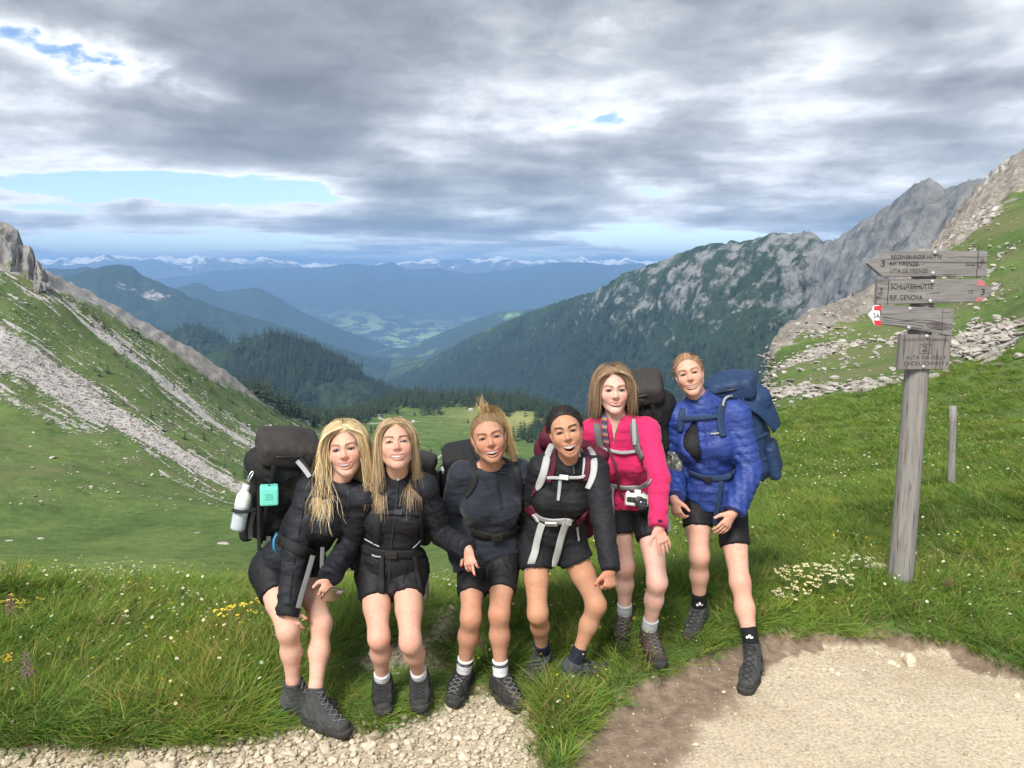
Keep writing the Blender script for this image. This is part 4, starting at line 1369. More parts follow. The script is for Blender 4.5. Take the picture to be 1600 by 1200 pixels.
EDGE = 'small pale stone lying in the soil at the grassy rim of the dirt path'
for i, (px, py, r) in enumerate(((1380, 1014, .024), (1395, 1026, .024), (1404, 1030, .014), (1300, 1036, .018), (1288, 1034, .012), (1310, 1042, .020), (1466, 1010, .014), (1545, 1010, .016), (1590, 1078, .022), (1372, 1010, .013), (1350, 1036, .012))):
    rock(px, py, r, i, EDGE)
rock(1422, 1026, .055, 20, 'largest pale limestone block at the rim of the dirt path', .8)
rock(1412, 1016, .028, 21, 'pale stone leaning on the largest block at the rim of the dirt path', .8)
rock(1372, 908, .085, 22, 'white limestone rock in the grass at the foot of the signpost', .5, 'stones in the grass')
GRV = 'larger yellowish stone among the coarse gravel of the path'
for i, (px, py, r) in enumerate(((575, 1158, .040), (724, 1170, .036), (715, 1143, .026), (820, 1142, .024), (690, 1118, .026), (40, 1182, .036), (205, 1170, .034), (215, 1190, .050), (262, 1190, .040), (150, 1196, .040), (330, 1186, .034), (420, 1178, .030), (790, 1160, .022), (520, 1176, .026), (640, 1160, .026))):
    rock(px, py, r, 40 + i, GRV, .75, 'large stones in the gravel')
BLD = [(345, 852, 1.0), (400, 836, .8), (1040, 858, .5)]
for i, (px, py, r) in enumerate(((350, 850, .9), (308, 833, .55), (63, 842, .5), (14, 845, .4))):
    g = gray(px, py)
    if g is not None:
        V, F = stone_mesh(160 + i, .35, 2, .6)
        o = obj('boulder', mesh_np('boulder', V * r, F, False, mats=[MSCREE]))
        o.location = g
        o.rotation_euler = (0, 0, i * 1.3)
        tag(o, 'flat grey boulder lying in the green hollow below the pass', 'boulder', 'boulders in the hollow')


# ---------------------------------------------------------------- conifers
def conifer(rng, h, w, layers, needles, seed=0, jag=.35):
    """crown of drooping, ragged branch sprays (many small faces) around the stem"""
    Vs, Fs, Cs, o = [], [], [], 0
    for i in range(layers):
        t = i / (layers - 1)
        z = h * (.10 + .88 * t)
        R_ = w * (1 - t) ** .85 * (1 + .2 * math.sin(i * 2.3)) + w * .05
        for j in range(needles):
            a = (j + rng.uniform(-.4, .4)) / needles * 2 * math.pi + i * .9
            r = R_ * rng.uniform(1 - jag, 1 + jag * .5)
            c, s = math.cos(a), math.sin(a)
            wd = R_ * .34 + w * .03
            dz = -r * rng.uniform(.25, .55)
            P = np.array([(0, 0, z + r * .25), (c * r * .6 - s * wd, s * r * .6 + c * wd, z + dz * .45), (c * r, s * r, z + dz), (c * r * .6 + s * wd, s * r * .6 - c * wd, z + dz * .45)])
            Vs.append(P)
            Fs.append(np.array([[0, 1, 2, 3]]) + o)
            sh = rng.uniform(.65, 1.35)
            Cs.append(np.tile(np.array((.026, .044, .020)) * sh, (4, 1)))
            o += 4
    return np.concatenate(Vs), np.concatenate(Fs), np.concatenate(Cs)


MCON = mat_leafy('conifer_needles', .8, .1)
MBARK = plain('bark', (.10, .075, .055), .95, .1, .3, 4.0)
_rng = np.random.default_rng(77)
FSRC = [src('c%02d' % i, *conifer(_rng, 1.0, (.17, .21, .15, .24)[i], 7, 5), MCON, False) for i in range(4)]


def forest():
    rng = np.random.default_rng(9)
    P, S = [], []
    # rocky ridge: wooded below the crags
    V, h, rk = RRV, RRh, RRk
    nu, nv = h.shape
    u = np.repeat(np.linspace(0, 1, nu)[:, None], nv, 1)
    n1 = fbm(V.reshape(-1, 3) / 130.0, 4).reshape(nu, nv)
    w = sstep(.95, .45, h + .5 * n1 + .38 * sstep(.45, .75, u)) * (h < .97) * (h > .08) * (u < .95)
    w *= 1 - .8 * sstep(.12, .3, rk + n1 * .3)
    d = np.linalg.norm(V, axis=2)
    w = w * (d / 1500) ** 1.0
    k = rng.choice(nu * nv, 16000, p=(w / w.sum()).ravel())
    q = V.reshape(-1, 3)[k] + rng.normal(size=(len(k), 3)) * np.array((9, 9, 0)) * (d.ravel()[k] / 1800)[:, None]
    P.append(q)
    S.append(rng.uniform(11, 21, len(k)))
    for V, h, n in ((KNV, KNh, 5200), (K2V, K2h, 1400)):
        hh = h.ravel()
        w = ((hh < 1.25) & (hh > .1)).astype(float) * sstep(-.35, -.1, fbm(V.reshape(-1, 3) / 150.0 + 3, 3))
        k = rng.choice(len(hh), n, p=w / w.sum())
        P.append(V.reshape(-1, 3)[k] + rng.normal(size=(n, 3)) * np.array((6, 6, 0)))
        S.append(rng.uniform(11, 19, n))
    # woods at the end of the alp and on the valley side of the left slope
    wd = sstep(11.02, 11.25, GR + .45 * fbm(np.c_[GC * .02, GR, GR * 0], 3)) * (GC > 470) * (GC < 1010)
    wd = wd + .9 * ((GR > 11.02) & (GC > 380) & (GC <= 560)) * 1.0
    k = rng.choice(len(GV), 2600, p=wd / wd.sum())
    P.append(GV[k] + rng.normal(size=(len(k), 3)) * np.array((4, 4, 0)))
    S.append(rng.uniform(7, 13, len(k)))
    # edge of the wood along the toe of the left slope and right side of the alp
    spots = []
    for (x0, y0, x1, y1, sp, cnt, hmin, hmax) in ((545, 655, 590, 640, 7, 40, 6, 10), (815, 690, 880, 650, 9, 120, 7, 11), (880, 660, 960, 690, 9, 90, 7, 11), (430, 640, 540, 672, 7, 110, 5, 10), (540, 640, 700, 612, 6, 120, 7, 11), (700, 612, 830, 612, 6, 130, 7, 11), (560, 740, 585, 715, 6, 10, 5, 8)):
        for _ in range(cnt):
            t = rng.uniform()
            g = gray(x0 + (x1 - x0) * t + rng.normal() * sp, y0 + (y1 - y0) * t + rng.normal() * sp * .5)
            if g is not None and g[1] > 150:
                P.append(g[None])
                S.append(np.array([rng.uniform(hmin, hmax)]))
    # sparse dwarf conifers on the left slope
    for _ in range(150):
        x = rng.uniform(140, 520)
        rid = np.interp(x, (0, 200, 400, 520), (420, 500, 625, 675))
        g = gray(x, rid + 12 + rng.uniform() ** 1.6 * 130)
        if g is not None and g[1] > 100:
            P.append(g[None])
            S.append(np.array([rng.uniform(1.4, 4.2) ]))
    P, S = np.concatenate(P), np.concatenate(S)
    rot = np.c_[np.zeros(len(P)), np.zeros(len(P)), rng.uniform(0, 6.28, len(P))]
    P[:, 2] -= S * .04
    o = scatter('forest', P, rot, S, rng.integers(0, 4, len(P)), FSRC)
    tag(o, 'dark conifer forest clothing the valley sides', 'forest')


forest()

# single conifers that stand apart on the alp
def tree(px, py, hpx, label, grp):
    g = gray(px, py)
    if g is None:
        return
    D = math.hypot(g[0], g[1])
    h = hpx / 1200.0 * D * 1.02
    rng = np.random.default_rng(int(px * 3 + py))
    root = empty('conifer_tree', g)
    tag(root, label, 'tree', grp)
    V, F, C = conifer(rng, h, h * rng.uniform(.20, .27), 11, 8)
    obj('crown', mesh_np('crown', V, F, False, dict(col=C), mats=[MCON]), root)
    V, q, t = tube(np.array([(0, 0, -.1 * h), (0, 0, h * .3), (0, 0, h * .92)]), [h * .022, h * .016, h * .004], 6)
    obj('trunk', mesh_np('trunk', V, [q, t], True, mats=[MBARK]), root)


ALPL = {0: 'tiny dark conifer dotted on the green alp', 1: 'mid-sized dark conifer in the sparse row on the alp below the forest edge', 2: 'large bushy dark conifer on the lower alp near the stony footpath'}
ALPT = 'small dark conifer standing alone on the green alp below the forest edge'
for px, py, hp in ((652, 694, 16), (673, 712, 15), (690, 704, 11), (625, 641, 6), (630, 645, 4), (640, 637, 4), (648, 649, 8), (657, 647, 7), (669, 646, 9), (678, 640, 14), (685, 637, 13), (644, 633, 10), (681, 622, 7), (632, 622, 7), (731, 661, 9), (795, 651, 8), (580, 676, 16), (586, 672, 10), (725, 661, 4)):
    tree(px, py, hp, ALPL[0 if hp < 8 else 2 if (hp >= 11 and py > 670) else 1], 'lone conifers on the alp')
SLT = 'small conifer growing alone on the stony slope below the cliff'
for px, py, hp in ((297, 597, 14), (331, 673, 12), (447, 655, 13), (470, 669, 9), (204, 552, 8), (273, 606, 8), (415, 640, 8), (310, 604, 7), (390, 634, 7)):
    tree(px, py, hp, SLT if hp < 12 else 'taller dark conifer growing alone on the stony slope below the cliff', 'lone conifers on the slope')


def hut(px, py, wpx, label):
    g = gray(px, py)
    if g is None:
        return
    D = math.hypot(g[0], g[1])
    w = wpx / 1200.0 * D
    root = empty('alpine_hut', g, (0, 0, px * .37 % 1.2 - .5))
    tag(root, label, 'hut')
    d, h = w * .65, w * .40
    wall_m = plain('hut_wall', (.55, .52, .46), .9, .2, .15, 2)
    roof_m = plain('hut_roof', (.40, .38, .35), .8, .2, .15, 2)
    V = np.array([(-w/2, -d/2, -1), (w/2, -d/2, -1), (w/2, d/2, -1), (-w/2, d/2, -1), (-w/2, -d/2, h), (w/2, -d/2, h), (w/2, d/2, h), (-w/2, d/2, h), (-w/2, 0, h * 1.7), (w/2, 0, h * 1.7)])
    obj('wall', mesh_np('wall', V, [np.array([[0, 1, 5, 4], [2, 3, 7, 6]]), np.array([[3, 0, 4], [3, 4, 7], [7, 4, 8], [1, 2, 5], [5, 2, 6], [5, 6, 9]])], False, mats=[wall_m]), root)
    e, t = w * .08, h * .12
    for s in (-1, 1):
        V = np.array([(-w/2 - e, s * (d/2 + e), h * .86), (w/2 + e, s * (d/2 + e), h * .86), (w/2 + e, 0, h * 1.76), (-w/2 - e, 0, h * 1.76)])
        V = np.concatenate([V, V + (0, 0, t)])
        obj('roof', mesh_np('roof', V, np.array([[0, 1, 2, 3], [7, 6, 5, 4], [0, 4, 5, 1], [1, 5, 6, 2], [2, 6, 7, 3], [3, 7, 4, 0]]), False, mats=[roof_m]), root)
    for k in (-.25, .2):
        bm_obj_window(root, w, d, h, k)


def bm_obj_window(root, w, d, h, k):
    V = np.array([(w * k, -d/2 - .05, h * .35), (w * k + w * .12, -d/2 - .05, h * .35), (w * k + w * .12, -d/2 - .05, h * .75), (w * k, -d/2 - .05, h * .75)])
    V = np.concatenate([V, V + (0, .06, 0)])
    obj('window', mesh_np('window', V, np.array([[0, 1, 2, 3], [7, 6, 5, 4], [0, 4, 5, 1], [1, 5, 6, 2], [2, 6, 7, 3], [3, 7, 4, 0]]), False, mats=[MWIN]), root)


MWIN = plain('hut_window', (.05, .05, .05), .2, .5, .05)
hut(626, 655, 5.5, 'small pale alpine hut above the cart track on the alp')
hut(646, 660, 5.0, 'tiny whitish hut beside the level track across the alp')
hut(735, 642, 6.0, 'pale hut at the lower rim of the mown yellow meadow')
hut(700, 606, 6.0, 'far hut in the gap of the dark forest')


def track(pix, w, label):
    P = [gray(*q) for q in pix]
    P = [q for q in P if q is not None]
    if len(P) < 3:
        return
    D = np.concatenate([[0], np.cumsum([np.hypot(*(P[i + 1] - P[i])[:2]) for i in range(len(P) - 1)])])
    xy = pchip(np.linspace(0, D[-1], 60), D, np.array(P)[:, :2])
    T = np.gradient(xy, axis=0)
    T /= np.linalg.norm(T, axis=1, keepdims=True)
    S = np.c_[-T[:, 1], T[:, 0]]
    V = []
    for k in (-.5, 0, .5):
        for i in range(60):
            p = xy[i] + S[i] * w * k
            ok, loc, _, _ = ground.ray_cast(Vector((p[0], p[1], 300)), Vector((0, 0, -1)))
            V.append((p[0], p[1], (loc[2] if ok else 0) + .12))
    V = np.array(V)
    idx = np.arange(180).reshape(3, 60)
    F = np.stack([idx[:-1, :-1], idx[:-1, 1:], idx[1:, 1:], idx[1:, :-1]], -1).reshape(-1, 4)
    o = obj('track', mesh_np('track', V, F, True, mats=[MTRACK]))
    tag(o, label, kind='structure')


MTRACK = plain('track_gravel', (.34, .32, .26), .95, .1, .25, .5)
track([(560, 640), (575, 642), (588, 647), (594, 654), (600, 657)], 2.2, 'pale cart track curving up the alp')
track([(560, 661), (600, 661), (640, 661), (690, 660)], 2.2, 'level pale track across the alp')
track([(660, 724), (678, 718), (690, 712), (705, 708)], 1.8, 'pale stony footpath crossing the lower alp')
track([(660, 726), (680, 722), (702, 722)], 1.2, 'second pale footpath crossing the lower alp')


# ---------------------------------------------------------------- single flowering plants
def orchid(px, py, h, col, label, grp=None, cat='flower'):
    g = over(px, py)
    root = empty('orchid' if 'orchid' in label else 'wild_flower', g)
    tag(root, label, cat, grp)
    V, q, t = tube(spline_([(0, 0, 0), (.005, 0, h * .5), (.012, .004, h)], 8), [.0032] * 7 + [.0015], 5)
    obj('stem', mesh_np('stem', V, [q, t], True, mats=[MSTEM]), root)
    rng = np.random.default_rng(int(px))
    Vs, Fs, Cs, o = [], [], [], 0
    for i in range(46):
        z = h * (.55 + .47 * i / 46)
        r = .016 * (1 - .75 * (i / 46)) + .002
        a = i * 2.4
        c = np.array((math.cos(a) * r + .010, math.sin(a) * r, z))
        s = .0085 * (1 - .5 * i / 46)
        d = np.array((math.cos(a), math.sin(a), .1))
        u = np.array((-math.sin(a), math.cos(a), 0))
        P = np.array([c, c + d * s + u * s * .8, c + d * s * 1.6 - (0, 0, s * .5), c + d * s - u * s * .8])
        Vs.append(P); Fs.append([[o, o + 1, o + 2, o + 3]]); o += 4
        Cs.append(np.tile(np.array(col) * rng.uniform(.7, 1.3), (4, 1)))
    obj('blossom', mesh_np('blossom', np.concatenate(Vs), np.concatenate(Fs), False, dict(col=np.concatenate(Cs)), mats=[MFLOWER]), root)


def over(px, py, h=0.0):
    z = 0.0
    for _ in range(5):
        x, y = gpt(px, py, z + h)
        z = float(gz(x, y))
    return np.array((x, y, z))


def spline_(P, n):
    P = np.asarray(P, float)
    d = np.concatenate([[0], np.cumsum(np.linalg.norm(np.diff(P, axis=0), axis=1) + 1e-6)])
    return pchip(np.linspace(0, d[-1], n), d, P)


MSTEM = plain('stem', (.10, .16, .05), .8, .2, .1)
PURP = (.30, .045, .30)
orchid(44, 1100, .27, PURP, 'tall magenta orchid spike in the grass above the coarse gravel')
orchid(18, 990, .24, PURP, 'magenta orchid beside the yellow flower heads in the meadow')
orchid(707, 1012, .12, (.18, .03, .10), 'short dark purple flower by the stony side path')
orchid(750, 1030, .13, (.20, .05, .10), 'dusky purple flower behind the ponytailed woman\'s legs')
orchid(1478, 935, .15, (.24, .09, .08), 'reddish seed head in the grass close behind the signpost')


def umbel(px, py, h, n, spread, col, label, name, seed):
    g = over(px, py)
    root = empty(name, g)
    tag(root, label, 'flower')
    rng = np.random.default_rng(seed)
    Vs, Fs, o, Sv, Sq, so = [], [], 0, [], [], 0
    for i in range(n):
        a, r = rng.uniform(0, 6.28), spread * math.sqrt(rng.uniform())
        top_ = np.array((math.cos(a) * r * 1.3, math.sin(a) * r * .8, h * rng.uniform(.65, 1.0) * (1 - .3 * r / spread)))
        P = spline_([(top_[0] * .4, top_[1] * .4, 0), top_ * np.array((.8, .8, .6)), top_], 5)
        V, q, t = tube(P, .0013, 3)
        Sv.append(V); Sq.append(q + so); so += len(V)
        for j in range(9):
            b, rr = rng.uniform(0, 6.28), .014 * math.sqrt(rng.uniform())
            c = top_ + (math.cos(b) * rr, math.sin(b) * rr, rng.uniform(0, .006))
            s = .0048
            tl = rng.normal(size=2) * .3
            Vs.append(np.array([c + (s, 0, tl[0] * s), c + (0, s, tl[1] * s), c + (-s, 0, -tl[0] * s), c + (0, -s, -tl[1] * s)]))
            Fs.append([[o, o + 1, o + 2, o + 3]]); o += 4
    V = np.concatenate(Vs)
    obj('blossom', mesh_np('blossom', V, np.concatenate(Fs), False, dict(col=np.tile(np.array(col), (len(V), 1))), mats=[MFLOWER]), root)
    obj('stem', mesh_np('stem', np.concatenate(Sv), np.concatenate(Sq), True, mats=[MSTEM]), root)


umbel(1272, 930, .22, 90, .20, (.66, .66, .46), 'bushy plant covered in tiny creamy white flowers beside the signpost', 'white_flower_bush', 3)
umbel(1335, 905, .20, 24, .12, (.66, .66, .46), 'few creamy white flowers between the bushy plant and the signpost', 'white_flower_bush', 4)
umbel(1240, 945, .12, 26, .10, (.60, .60, .48), 'low sprig of white flowers in front of the bushy plant', 'white_flower_bush', 9)
umbel(14, 975, .22, 9, .05, (.62, .55, .08), 'pale yellow flower head in the meadow beside the magenta orchid', 'yellow_flower', 5)
umbel(48, 975, .21, 12, .07, (.62, .55, .08), 'wider cluster of yellow flower heads in the meadow near the magenta orchid', 'yellow_flower', 6)
umbel(14, 1075, .22, 7, .035, (.60, .42, .04), 'golden flower head beside the tall magenta orchid spike', 'yellow_flower', 7)
umbel(392, 985, .20, 26, .16, (.62, .55, .08), 'patch of yellow flowers behind the bending blond woman', 'yellow_flower', 8)
umbel(855, 925, .14, 16, .10, (.62, .55, .08), 'yellow flowers between the legs of the laughing dark-haired woman', 'yellow_flower', 18)

# ================================================================== SIGNPOST, STAKES
def mat_wood(name, a, c, stretch=(1, 1, 12), scale=14.0, grain_axis=0):
    def f(b, bs):
        tc = b.n('ShaderNodeTexCoord')
        sc = [scale * 3] * 3
        sc[grain_axis] = scale * .18
        P = b.mapping(tc.outputs['Object'], scale=tuple(sc))
        n = b.noise(P, 1.0, 7, .65, .4)
        n2 = b.noise(P, 5.0, 4, .6)
        crack = b.mapr(b.noise(P, 1.7, 3, .5, .8), .60, .66)
        col = b.ramp(n, [(.25, a), (.5, tuple((x + y) / 2 for x, y in zip(a, c))), (.75, c)])
        col = b.mix(b.math('MULTIPLY', crack, .55), col, (a[0] * .35, a[1] * .35, a[2] * .35, 1))
        b.set(bs.inputs['Base Color'], col)
        bump(b, bs, b.math('ADD', b.math('MULTIPLY', n, .6), b.math('SUBTRACT', b.math('MULTIPLY', n2, .3), crack)), .6, .004)
    return material(name, f, .9, .15)


WOODB = mat_wood('board_wood', (.125, .115, .110), (.285, .270, .262), grain_axis=0)
WOODP = mat_wood('post_wood', (.150, .138, .126), (.32, .305, .285), grain_axis=2)
WOOD4 = mat_wood('square_board_wood', (.120, .108, .100), (.255, .238, .228), grain_axis=2)
DARK = plain('routed_letters', (.035, .034, .036), .9, .1, .15)
FADE = plain('faded_letters', (.085, .072, .070), .9, .1, .15)
RED = plain('faded_red', (.42, .16, .16), .8, .2, .25, 60)
REDB = plain('trail_red', (.60, .035, .045), .6, .3, .08, 60)
WHT = plain('trail_white', (.74, .74, .74), .6, .3, .05, 60)
BOLT = plain('bolt', (.52, .52, .50), .35, .5, .1, metal=.6)


def signpost():
    b0 = over(1405, 916)
    dep = b0[1]
    root = empty('signpost', b0)
    tag(root, 'weathered grey wooden signpost with four carved boards', 'signpost')
    Yb = dep - .085

    def pl(px, py, Y=Yb):
        d = pd(px, py, 1.0) - np.array((0, 0, CAM_Z))
        s = Y / d[1]
        return np.array((d[0] * s, Y, CAM_Z + d[2] * s))

    top = pl(1448, 389, dep)
    h = top[2] - b0[2]
    n = 16
    P = np.array([(0 + .004 * math.sin(t * 5), .0, -.35 + (h + .35) * t) for t in np.linspace(0, 1, n)])
    x1 = top[0] - b0[0]
    P[:, 0] += np.linspace(0, 1, n) * x1 * .98
    r = np.linspace(.079, .066, n)
    V, q, t3 = tube(P, r, 20)
    ang = np.arctan2(V[:, 1], V[:, 0])
    V[:, 0] += .004 * perlin(np.c_[ang * 2.2, V[:, 2] * .6, ang * 0]) 
    V[:, 1] += .004 * perlin(np.c_[ang * 2.2, V[:, 2] * .6, ang * 0 + 5])
    obj('post', mesh_np('post', V, [q, t3], True, mats=[WOODP]), root)

    def board(pix, mat, th=.036, name='sign_board', back=0.0):
        C = np.array([pl(*p, Yb - back) for p in pix])
        o_ = C.mean(0)
        m = len(C)
        Vf = C - o_
        bm = bmesh.new()
        f = [bm.verts.new(Vector(v.tolist())) for v in Vf]
        k = [bm.verts.new(Vector((v + np.array((0, th, 0))).tolist())) for v in Vf]
        bm.faces.new(f)
        bm.faces.new(k[::-1])
        for i in range(m):
            j = (i + 1) % m
            bm.faces.new((f[j], f[i], k[i], k[j]))
        bmesh.ops.recalc_face_normals(bm, faces=bm.faces[:])
        bmesh.ops.bevel(bm, geom=[e for e in bm.edges], offset=.0035, segments=2, affect='EDGES')
        ob = bm_obj(name, bm, mat, root, (o_ - b0).tolist())
        return ob, o_

    def text(par, o_, s, px0, py0, px1, hpx, mat=DARK, rot=0.0, name='lettering'):
        """engraved line of letters from px0 to px1, letter height hpx"""
        cu = bpy.data.curves.new('t', 'FONT')
        cu.body = s
        cu.size = 1.0
        cu.extrude = .0
        cu.materials.append(mat)
        t = text_mesh(name, cu, par)
        co = np.array([v.co[:] for v in t.data.vertices])
        lo, hi = co.min(0), co.max(0)
        A, B_ = pl(px0, py0), pl(px1, py0)
        H = abs(pl(px0, py0 - hpx)[2] - A[2])
        W = B_[0] - A[0]
        co = (co - lo) / np.maximum(hi - lo, 1e-6)
        cx, cz = (co[:, 0] - .5) * W, (co[:, 1]) * H
        c, s_ = math.cos(rot), math.sin(rot)
        X, Z = cx * c - cz * s_, cx * s_ + cz * c
        mid = (A + B_) / 2
        V = np.c_[mid[0] + X, np.full(len(X), Yb - .0022), mid[2] + Z] - o_
        t.data.vertices.foreach_set('co', V.astype(np.float32).ravel())
        t.data.update()
        return t

    def groove(par, o_, pts, w=.004, mat=DARK, name='groove', lift=.0022):
        P = np.array([pl(*q) for q in pts])
        P[:, 1] = Yb - lift
        V, F = ribbon(P - o_, np.tile((0, -1.0, 0), (len(P), 1)), w, .0006)
        obj(name, mesh_np(name, V, F, False, mats=[mat]), par)

    def paint(par, o_, pts, mat, name='paint', lift=.0016):
        P = np.array([pl(*q) for q in pts])
        P[:, 1] = Yb - lift
        me = bpy.data.meshes.new(name)
        me.from_pydata((P - o_).tolist(), [], [list(range(len(P)))[::1]])
        me.materials.append(mat)
        obj(name, me, par)

    def bolts(par, o_, pts):
        for q in pts:
            c = pl(*q) - o_
            V, qq, t = tube(np.array([c + (0, .004, 0), c + (0, -.006, 0), c + (0, -.009, 0)]), [.0125, .0125, .007], 12)
            obj('bolt', mesh_np('bolt', V, [qq, t], True, mats=[BOLT]), par)

    # 1: points left
    o, c = board([(1355, 411.5), (1381.5, 392), (1543.5, 392), (1542, 432.5), (1379, 432.5)], WOODB)
    text(o, c, 'REGENSBURGER HÜTTE', 1392, 404.5, 1471, 7)
    text(o, c, 'RIF. FIRENZE', 1390, 415, 1434, 5.5)
    text(o, c, 'UTIA DE FIRENZE', 1391, 426, 1449, 6, FADE)
    text(o, c, '3', 1376, 416.5, 1382, 10)
    text(o, c, '3h05\'', 1509, 415.5, 1524, 5.5, FADE)
    groove(o, c, [(1528.5, 393), (1527, 412), (1525.5, 432)])
    groove(o, c, [(1400, 409), (1470, 409.5), (1543, 410)], .002, FADE)
    text(o, c, 'CAI', 1528, 413, 1542, 6, FADE, R(70))
    bolts(o, c, [(1461, 394.5), (1458, 427)])
    # 2: points right
    o, c = board([(1371.5, 436), (1535, 436), (1553.5, 455.5), (1531, 472), (1369.5, 476)], WOODB)
    text(o, c, 'SCHLÜTERHÜTTE', 1391.5, 451.5, 1457, 10)
    text(o, c, 'RIF. GENOVA', 1390, 468.5, 1441, 7.5)
    text(o, c, '10\'', 1513, 459, 1521, 6.5, FADE)
    text(o, c, '3', 1532, 461, 1538, 10)
    text(o, c, '164', 1371, 458, 1387, 8, FADE, R(75))
    groove(o, c, [(1389, 437), (1387.5, 456), (1386, 475)])
    paint(o, c, [(1527, 437.5), (1534, 437.5), (1543, 447), (1526, 447)], RED)
    paint(o, c, [(1525, 464.5), (1540, 464.5), (1530.5, 471), (1524, 471.5)], RED)
    bolts(o, c, [(1457, 440), (1453.7, 470.5)])
    # 3: older board with a knot and a painted trail arrow
    o, c = board([(1376, 476.5), (1492, 483), (1487, 525), (1374, 506)], WOODB, back=.004)
    text(o, c, 'GAMPEN-ALM', 1378, 490.5, 1416, 6, DARK, R(-3))
    text(o, c, 'MALGA GAMPEN', 1377, 506.5, 1419, 6.5, DARK, R(-6))
    groove(o, c, [(1473, 484), (1471.5, 503), (1470.5, 521)], .003, FADE, lift=.0062)
    # grain round a knot
    for k, (a, bb) in enumerate(((10, 3.2), (15, 5.2), (5, 1.6))):
        pts = [(1463 + a * math.cos(t), 509 + bb * math.sin(t) + .09 * a * math.cos(t)) for t in np.linspace(0, 2 * math.pi, 22)]
        groove(o, c, pts, .0035, FADE, 'grain_line', .0058)
    for k in range(4):
        pts = [(1378 + 110 * t, 494 + k * 4 + 13 * t + 2.2 * math.sin(t * 7 + k) * (1 - .3 * k)) for t in np.linspace(0, 1, 20) if not (t > .62 and k > 1)]
        groove(o, c, pts, .0022, FADE, 'grain_line', .0058)
    bolts(o, c, [(1422, 482.5), (1420, 512)])
    a, c3 = board([(1356, 491.5), (1363.5, 484.5), (1364, 478), (1375.5, 476.5), (1374.5, 511), (1366, 507), (1363, 500)], WHT, .008, 'trail_arrow', .012)
    Pm = lambda pts, m: paint(a, c3, pts, m, lift=.0136)
    Pm([(1364.3, 484.5), (1364.3, 478.3), (1375, 477), (1375, 485)], REDB)
    Pm([(1363.4, 500.3), (1374.8, 500.8), (1374.3, 510.3), (1366, 506.8)], REDB)
    t = text(a, c3, '3A', 1362.5, 497, 1372.5, 8)
    t.location.y -= .0125
    # 4: square board
    o, c = board([(1407, 522), (1487.5, 524), (1483.5, 577), (1403.5, 578)], WOOD4)
    text(o, c, 'DOLOMITEN HÖHENWEG', 1411, 533, 1482, 5.5, FADE)
    text(o, c, '2', 1440, 549, 1449, 9, FADE)
    groove(o, c, [(1437.5, 537.5), (1455.5, 537.5), (1455, 552), (1437, 552), (1437.5, 537.5)], .0025, FADE)
    text(o, c, 'ALTA VIA DELLE', 1415, 561, 1478, 5.5, FADE)
    text(o, c, 'DOLOMITI', 1412, 570.5, 1480, 5.5, FADE)
    bolts(o, c, [(1448, 525.5), (1443, 573)])


def stake(px, py, hpx, lean, label, r=.03):
    b0 = gray(px, py)
    D = b0[1] * CP - (b0[2] - CAM_Z) * SP
    h = hpx / 1200.0 * D * 1.02
    P = np.array([(lean * t, 0, -.3 + (h + .3) * t) for t in np.linspace(0, 1, 8)])
    V, q, t3 = tube(P, np.linspace(r * 1.05, r * .9, 8), 8)
    V += .004 * perlin(V * 9)[:, None]
    o = obj('fence_stake', mesh_np('fence_stake', V, [q, t3], True, mats=[WOODP]))
    o.location = b0
    tag(o, label, 'stake')


signpost()
stake(1490, 757, 122, -.07, 'thin grey wooden stake standing in the grass behind the signpost', .036)
stake(664, 945, 55, .01, 'short grey stake behind the woman with straight dark-blond hair', .022)

# ================================================================== PEOPLE: poses
def solve(parent, px, py, L, sgn):
    """point on the sight line of pixel (px,py) at distance L from parent; sgn -1 nearer to the lens, +1 farther"""
    o = np.array((0, 0, CAM_Z))
    d = norm(pd(px, py, 1.0) - o)
    w = parent - o
    tm = w @ d
    h2 = L * L - (w @ w - tm * tm)
    return o + d * (tm + sgn * math.sqrt(max(h2, 0.0)))


def on_ground(px, py, z):
    v = (py - 600) / 1200.0
    return pd(px, py, (CAM_Z - z) / (SP + v * CP))


def over_ground(px, py, h):
    """point on the sight line h above the ground under it"""
    z = h
    for _ in range(5):
        P = on_ground(px, py, z)
        z = float(gz(P[0], P[1])) + h
    return on_ground(px, py, z)


